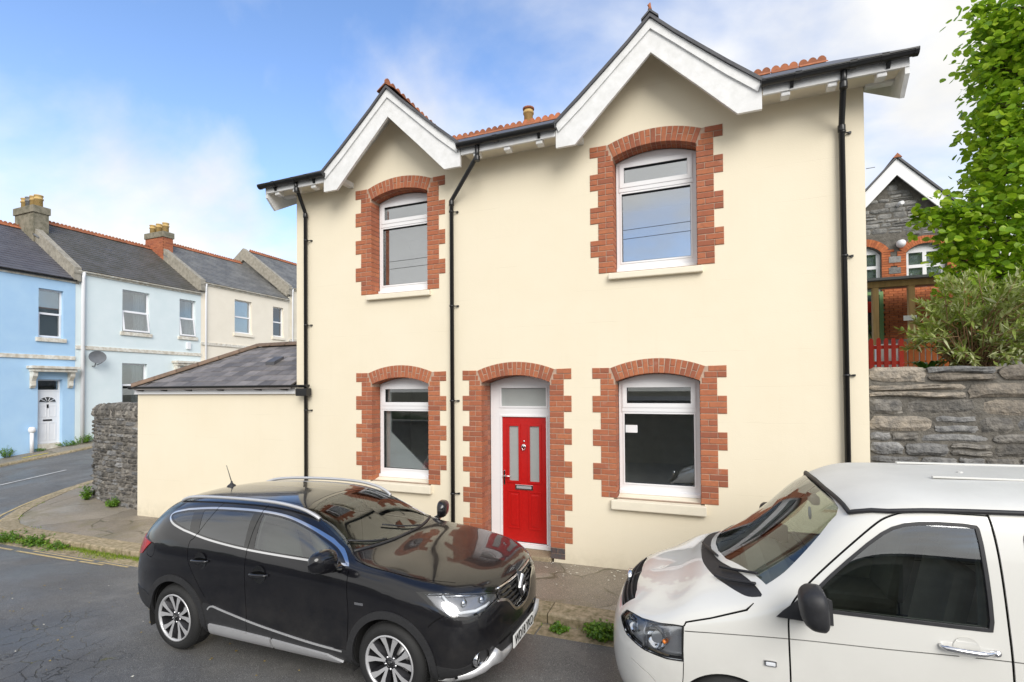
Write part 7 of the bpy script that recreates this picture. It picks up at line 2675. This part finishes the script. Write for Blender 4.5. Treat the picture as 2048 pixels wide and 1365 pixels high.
for s, h_ in zip((1, -1), hls):
    SV_.part('lamp_bowl', ['headlamp'], 'reflector_dull', h_, offset=-.05, side=s)
    SV_.part('lamp_gasket', ['lamp_rim'], 'dark_gap', h_, offset=-.006, side=s)

    def vl(p, off):
        q, n = LV.point('3d', p, off)
        return Vector((q.x, q.y * s, q.z))
    for p, r in (((.47, .885, .845), .085), ((.66, .735, .86), .062)):
        c_ = vl(p, -.03)
        d = Vector((.55, .83 * s, 0)).normalized() if r > .08 else Vector((.85, .5 * s, 0)).normalized()
        cup = MB().lathe([(.0, -.03), (r * .45, -.022), (r * .85, .0), (r, .02), (r + .004, .02)], (0, 0, 0), 'z', 24, caps=False)
        M_ = Matrix.Translation(c_) @ d.to_track_quat('Z', 'Y').to_matrix().to_4x4()
        cup.v = [tuple(M_ @ Vector(v)) for v in cup.v]
        cup.build('reflector_cup', 'reflector', h_)
        if r > .08:
            bulb = MB().lathe([(.0, .03), (.015, .024), (.018, .0), (.012, -.02)], (0, 0, 0), 'z', 10)
            M2 = Matrix.Translation(c_ + Vector((-.06, .035 * s, -.01))) @ d.to_track_quat('Z', 'Y').to_matrix().to_4x4()
            bulb.v = [tuple(M2 @ Vector(v)) for v in bulb.v]
            bulb.build('indicator_bulb', 'amber', h_)
    dv = MB().tube([vl((.575, .825, .945), -.02), vl((.565, .83, .85), -.02), vl((.555, .835, .745), -.02)], .012, 6)
    dv.build('lamp_divider', 'reflector_dull', h_)
    # side repeater
    p, n = LV.point('side', (-.255, .815), .002)
    rp = MB().bbox(p.x - .036, p.x + .036, min(p.y * s, (p.y + .012) * s), max(p.y * s, (p.y + .012) * s), p.z - .019, p.z + .019, .008).build('side_repeater', 'chrome', van)
    MB().bbox(p.x - .028, p.x + .028, min(p.y * s, (p.y + .015) * s), max(p.y * s, (p.y + .015) * s), p.z - .012, p.z + .012, .005).build('repeater_lens', 'amber' if False else 'drl_white', rp)
    # door handle
    hx, hz = -1.285, 1.07
    p, n = LV.point('side', (hx, hz))
    hd_ = MB().tube(catmull([(hx + .125, (p.y + .003) * s, hz + .004), (hx + .10, (p.y + .035) * s, hz + .003), (hx, (p.y + .044) * s, hz), (hx - .07, (p.y + .042) * s, hz), (hx - .125, (p.y + .006) * s, hz - .001)], 4), [.012] * 4 + [.016] * 9 + [.014] * 4, 10).build('door_handle', 'chrome', van)
    MB().lathe([(0, 0), (.016, 0), (.02, -.006 * s)], (hx - .135, (p.y + .022) * s, hz), 'y', 14).build('lock_barrel', 'chrome', hd_)
    MB().lathe([(0, -.002 * s), (.055, -.0015 * s), (.064, .0)], (hx, (p.y + .0025) * s, hz + .004), 'y', 24, caps=False).build('handle_cup', 'white_van_paint', hd_)
    # mirror: tall rounded housing on an arm
    mc = Vector((-.50, 1.16 * s, 1.29))
    mm = MB()
    nu_, nv_ = 14, 18
    for i in range(nu_ + 1):
        u = i / nu_
        zz = lerp(-.135, .135, u)
        k = (1 - abs(2 * u - 1) ** 3.4) ** .5
        wd = .122 * k * (1.0 + .06 * (1 - u)); dp = .10 * k
        for j in range(nv_):
            a = 2 * math.pi * j / nv_
            ca, sa = math.cos(a), math.sin(a)
            xx = dp * (abs(ca) ** .7) * (1 if ca > 0 else -.5)
            yy = wd * (abs(sa) ** .7) * (1 if sa > 0 else -1)
            mm.v.append((mc.x + xx + .02 * (u - .5), mc.y + yy * s + .012 * (u - .5) * s, mc.z + zz))
    for i in range(nu_):
        for j in range(nv_):
            a, b = i * nv_ + j, i * nv_ + (j + 1) % nv_
            mm.f.append((a, b, b + nv_, a + nv_)); mm.sm.append(True)
    for e in (0, nu_):
        mm.f.append(tuple(e * nv_ + j for j in range(nv_))); mm.sm.append(True)
    vm = mm.build('door_mirror', 'van_plastic', van)
    MB().tube(catmull([(-.50, .935 * s, 1.155), (-.485, .975 * s, 1.165), (-.48, 1.04 * s, 1.18), (-.49, 1.10 * s, 1.21)], 4), [.045] * 4 + [.05] * 5 + [.042] * 4, 12).build('mirror_arm', 'van_plastic', vm)
# windscreen wipers
for pts_ in (((.06, .62), (-.03, .70), (-.20, .80)), ((.14, -.10), (.10, .10), (.03, .34)), ((.02, .52), (-.10, .64), (-.22, .74))):
    q = []
    for (x, y) in pts_:
        p, n = LV.point('top', (x, abs(y)), .02)
        q.append((p.x, math.copysign(p.y, y), p.z))
    MB().tube(catmull(q, 5), .010, 6).build('wiper', 'van_plastic', van)

# pop-top: moulded roof cap with its rubber seal
def cap_z(x, y):
    e = (abs(y) / .80) ** 4
    f = sstep((-.70 - x) / .34) ** .7 if x > -1.04 else 1.
    b = sstep((x + 3.68) / .30) if x < -3.38 else 1.
    rim = LV.point('top', (min(-.72, max(x, -3.6)), abs(y)), 0)[0].z
    return rim + .022 + .040 * max(0., (1 - e)) ** .55 * min(f, b)


us = lin(-.715, -3.70, 46)
capm = MB()
ys_ = [-.80 * math.cos(math.pi * k / 28) for k in range(29)]
Wd = lambda x: 1 - .05 * sstep((x + 1.05) / .33) ** 2
capm.grid(lambda x, y: (x - .06 * (1 - sstep((-.70 - x) / .5)) * (abs(y) / .8) ** 2, y * Wd(x), cap_z(x, y * Wd(x))), us, ys_)
capo = capm.build('pop_top_roof', 'van_roof_white', van)
rimp = []
for x in lin(-.73, -3.68, 30):
    rimp.append((x - .06 * (1 - sstep((-.70 - x) / .5)), .80 * Wd(x)))
fr_ = [(-.715 - .06 * (abs(y) / .8) ** 2, y * Wd(-.715)) for y in lin(-.80, .80, 17)]
loop = [(x, y) for x, y in fr_] + rimp + [(-3.70, y) for y in lin(.78, -.78, 8)] + [(x, -y) for x, y in rimp[::-1]]
seal = []
for x, y in loop:
    z = LV.point('top', (max(min(x, -.70), -3.66), abs(y)), 0)[0].z
    seal.append((x + (.012 if x > -.8 else 0), y * 1.012, z + .012))
MB().tube(seal, .015, 8, closed=True).build('roof_seal', 'van_plastic', capo)
for y in (.35, -.35):
    MB().bbox(-3.2, -1.35, y - .018, y + .018, cap_z(-2, y) - .002, cap_z(-2, y) + .012, .004).build('roof_rib', 'van_roof_white', capo)
for x in (-1.6, -2.2, -2.9):
    MB().lathe([(.02, 0), (.018, .008), (0, .010)], (x, .10, cap_z(x, .10) - .001), 'z', 10).build('roof_stud', 'van_roof_white', capo)


def spokes_van(w, x, yo, z, rr, s):
    for k in range(7):
        a = 2 * math.pi * k / 7
        ca, sa = math.cos(a), math.sin(a)
        pt = lambda r, t, y: (x + r * ca - t * sa, yo + s * y, z + r * sa + t * ca)
        MB().add([pt(rr * .2, -.025, -.015), pt(rr * .2, .025, -.015), pt(rr * .95, .035, 0), pt(rr * .95, -.035, 0), pt(rr * .2, -.03, -.06), pt(rr * .2, .03, -.06), pt(rr * .95, .04, -.05), pt(rr * .95, -.04, -.05)],
                 [(0, 1, 2, 3), (0, 4, 5, 1), (1, 5, 6, 2), (2, 6, 7, 3), (3, 7, 4, 0)]).build('spoke', 'rim_face', w)
    MB().lathe([(0, 0), (.05, 0), (.06, -s * .04)], (x, yo - s * .005, z), 'y', 18).build('hub_cap', 'rim_face', w)


for wx in (0, -3.0):
    for s in (1, -1):
        wheel(van, wx, .93 * s, VW, VW, .215, .22, s, spokes_van, 'rim_dark', 'rim_face')
        hs = MB()
        ang = lin(-.35, math.pi + .35, 22)
        hs.add([(wx + .365 * math.cos(a), y * s, VW + .365 * math.sin(a)) for a in ang for y in (.925, .60)], [(2 * i, 2 * i + 1, 2 * i + 3, 2 * i + 2) for i in range(21)], True)
        hs.add([(wx + .365 * math.cos(a), .60 * s, VW + .365 * math.sin(a)) for a in ang], [tuple(range(22))])
        hs.build('wheel_housing', 'dark_gap', van, recalc=False)
MB().box(-3.8, .45, -.75, .75, .22, .28).build('underbody', 'dark_gap', van)
# cab
for y in (-.45, .45):
    seat(van, -1.05, y, .75, 'interior_grey', .25, .22)
MB().bbox(-3.8, -.3, -.86, .86, .35, .55, .02).build('cab_floor', 'interior_dark', van)
MB().prism([(-.62, .60), (-.66, 1.02), (-.50, 1.14), (-.33, 1.17), (-.2, 1.12), (-.15, .6)], -.82, .82).build('dashboard', 'van_trim_grey', van)
sw = MB().tube([(-.72 + .11 * math.sin(a), -.45 + .20 * math.cos(a), 1.13 + .17 * math.sin(a)) for a in np.linspace(0, 2 * math.pi, 24, endpoint=False)], .017, 8, closed=True).build('steering_wheel', 'interior_dark', van)
MB().tube([(-.55, -.45, 1.06), (-.71, -.45, 1.12)], [.05, .06], 10).build('steering_column', 'interior_dark', sw)
MB().bbox(-.72, -.66, -.12, .12, 1.68, 1.75, .02).build('rear_view_mirror', 'interior_dark', van)
mat('air_freshener', (.10, .22, .42), .6)
MB().lathe([(0, -.004), (.05, -.004), (.05, .004), (0, .004)], (-.66, .02, 1.60), 'x', 14).build('hanging_disc', 'air_freshener', van)
MB().box(-3.7, -3.68, -.8, .8, .6, 1.8).build('rear_trim', 'van_trim_grey', van)
for s in (1, -1):
    MB().prism([(-1.40, 1.15), (-1.475, 1.15), (-1.46, 1.80), (-1.40, 1.80)], min(.79 * s, .81 * s), max(.79 * s, .81 * s)).build('pillar_trim', 'blind_white', van)

# ================================================================ far side of the street, behind the viewer (seen only in reflections)
mat('old_concrete', (.30, .28, .24), .9, (.18, .17, .14), scale=3, bump=.4)
mat('hedge_leaf', (.04, .07, .02), .8, (.02, .035, .01), scale=14, bump=1., bscale=30, bdist=.05)
og = thing('garage', 'low concrete garage with open dark doorway across the street', 'garage', (2, -12, -.2))
MB().plate([(-3.5, -.3), (9, -.3), (9, 1.95), (-3.5, 1.95)], [[(.2, -.28), (3.2, -.28), (3.2, 1.6), (.2, 1.6)]], -11.3, -11.0).build('front_wall', 'old_concrete', og)
MB().box(-3.5, 9, -16, -15.7, -.3, 1.95).build('rear_wall', 'old_concrete', og)
for x in (-3.5, 8.7):
    MB().box(x, x + .3, -15.7, -11.3, -.3, 1.95).build('side_wall', 'old_concrete', og)
MB().prism([(-16.2, 1.97), (-10.7, 1.97), (-10.7, 2.1), (-13.4, 2.2), (-16.2, 2.1)], -3.8, 9.3, 'x').build('roof', 'slate', og)
ow = thing('boundary_wall', 'long dark stone boundary wall across the street', 'wall', (-12, -11, -.3))
MB().box(-26, -3.52, -11.5, -11.1, -.6, 1.1).build('wall', 'stone_dark', ow)
MB().bbox(-26.05, -3.53, -11.58, -11.02, 1.102, 1.2, .02).build('coping', 'old_concrete', ow)
hd = MB()
rh = random.Random(3)
hd.grid(lambda x, a: (x, -12.6 + (1.1 + .25 * math.sin(x * 2.3) * math.cos(x * .9)) * math.cos(a), -.2 + (1.75 + .25 * math.sin(x * 1.1) + .15 * math.sin(x * 4.7)) * math.sin(a) + rh.uniform(-.1, .1)), lin(-26, -4, 90), lin(0, math.pi, 12))
tag(hd.build('hedge', 'hedge_leaf'), 'overgrown dark hedge behind the boundary wall across the street', 'hedge')
mat('cable', (.02, .02, .02), .6)
for z, l in ((7.85, 'upper overhead cable crossing above the street'), (7.55, 'lower overhead cable crossing above the street')):
    tag(MB().tube([(x, -9.2 + .02 * x, z + .00045 * (x + 3) ** 2 + .012 * x) for x in lin(-40, 30, 30)], .009, 6).build('overhead_cable', 'cable'), l, 'cable', 'overhead cables')
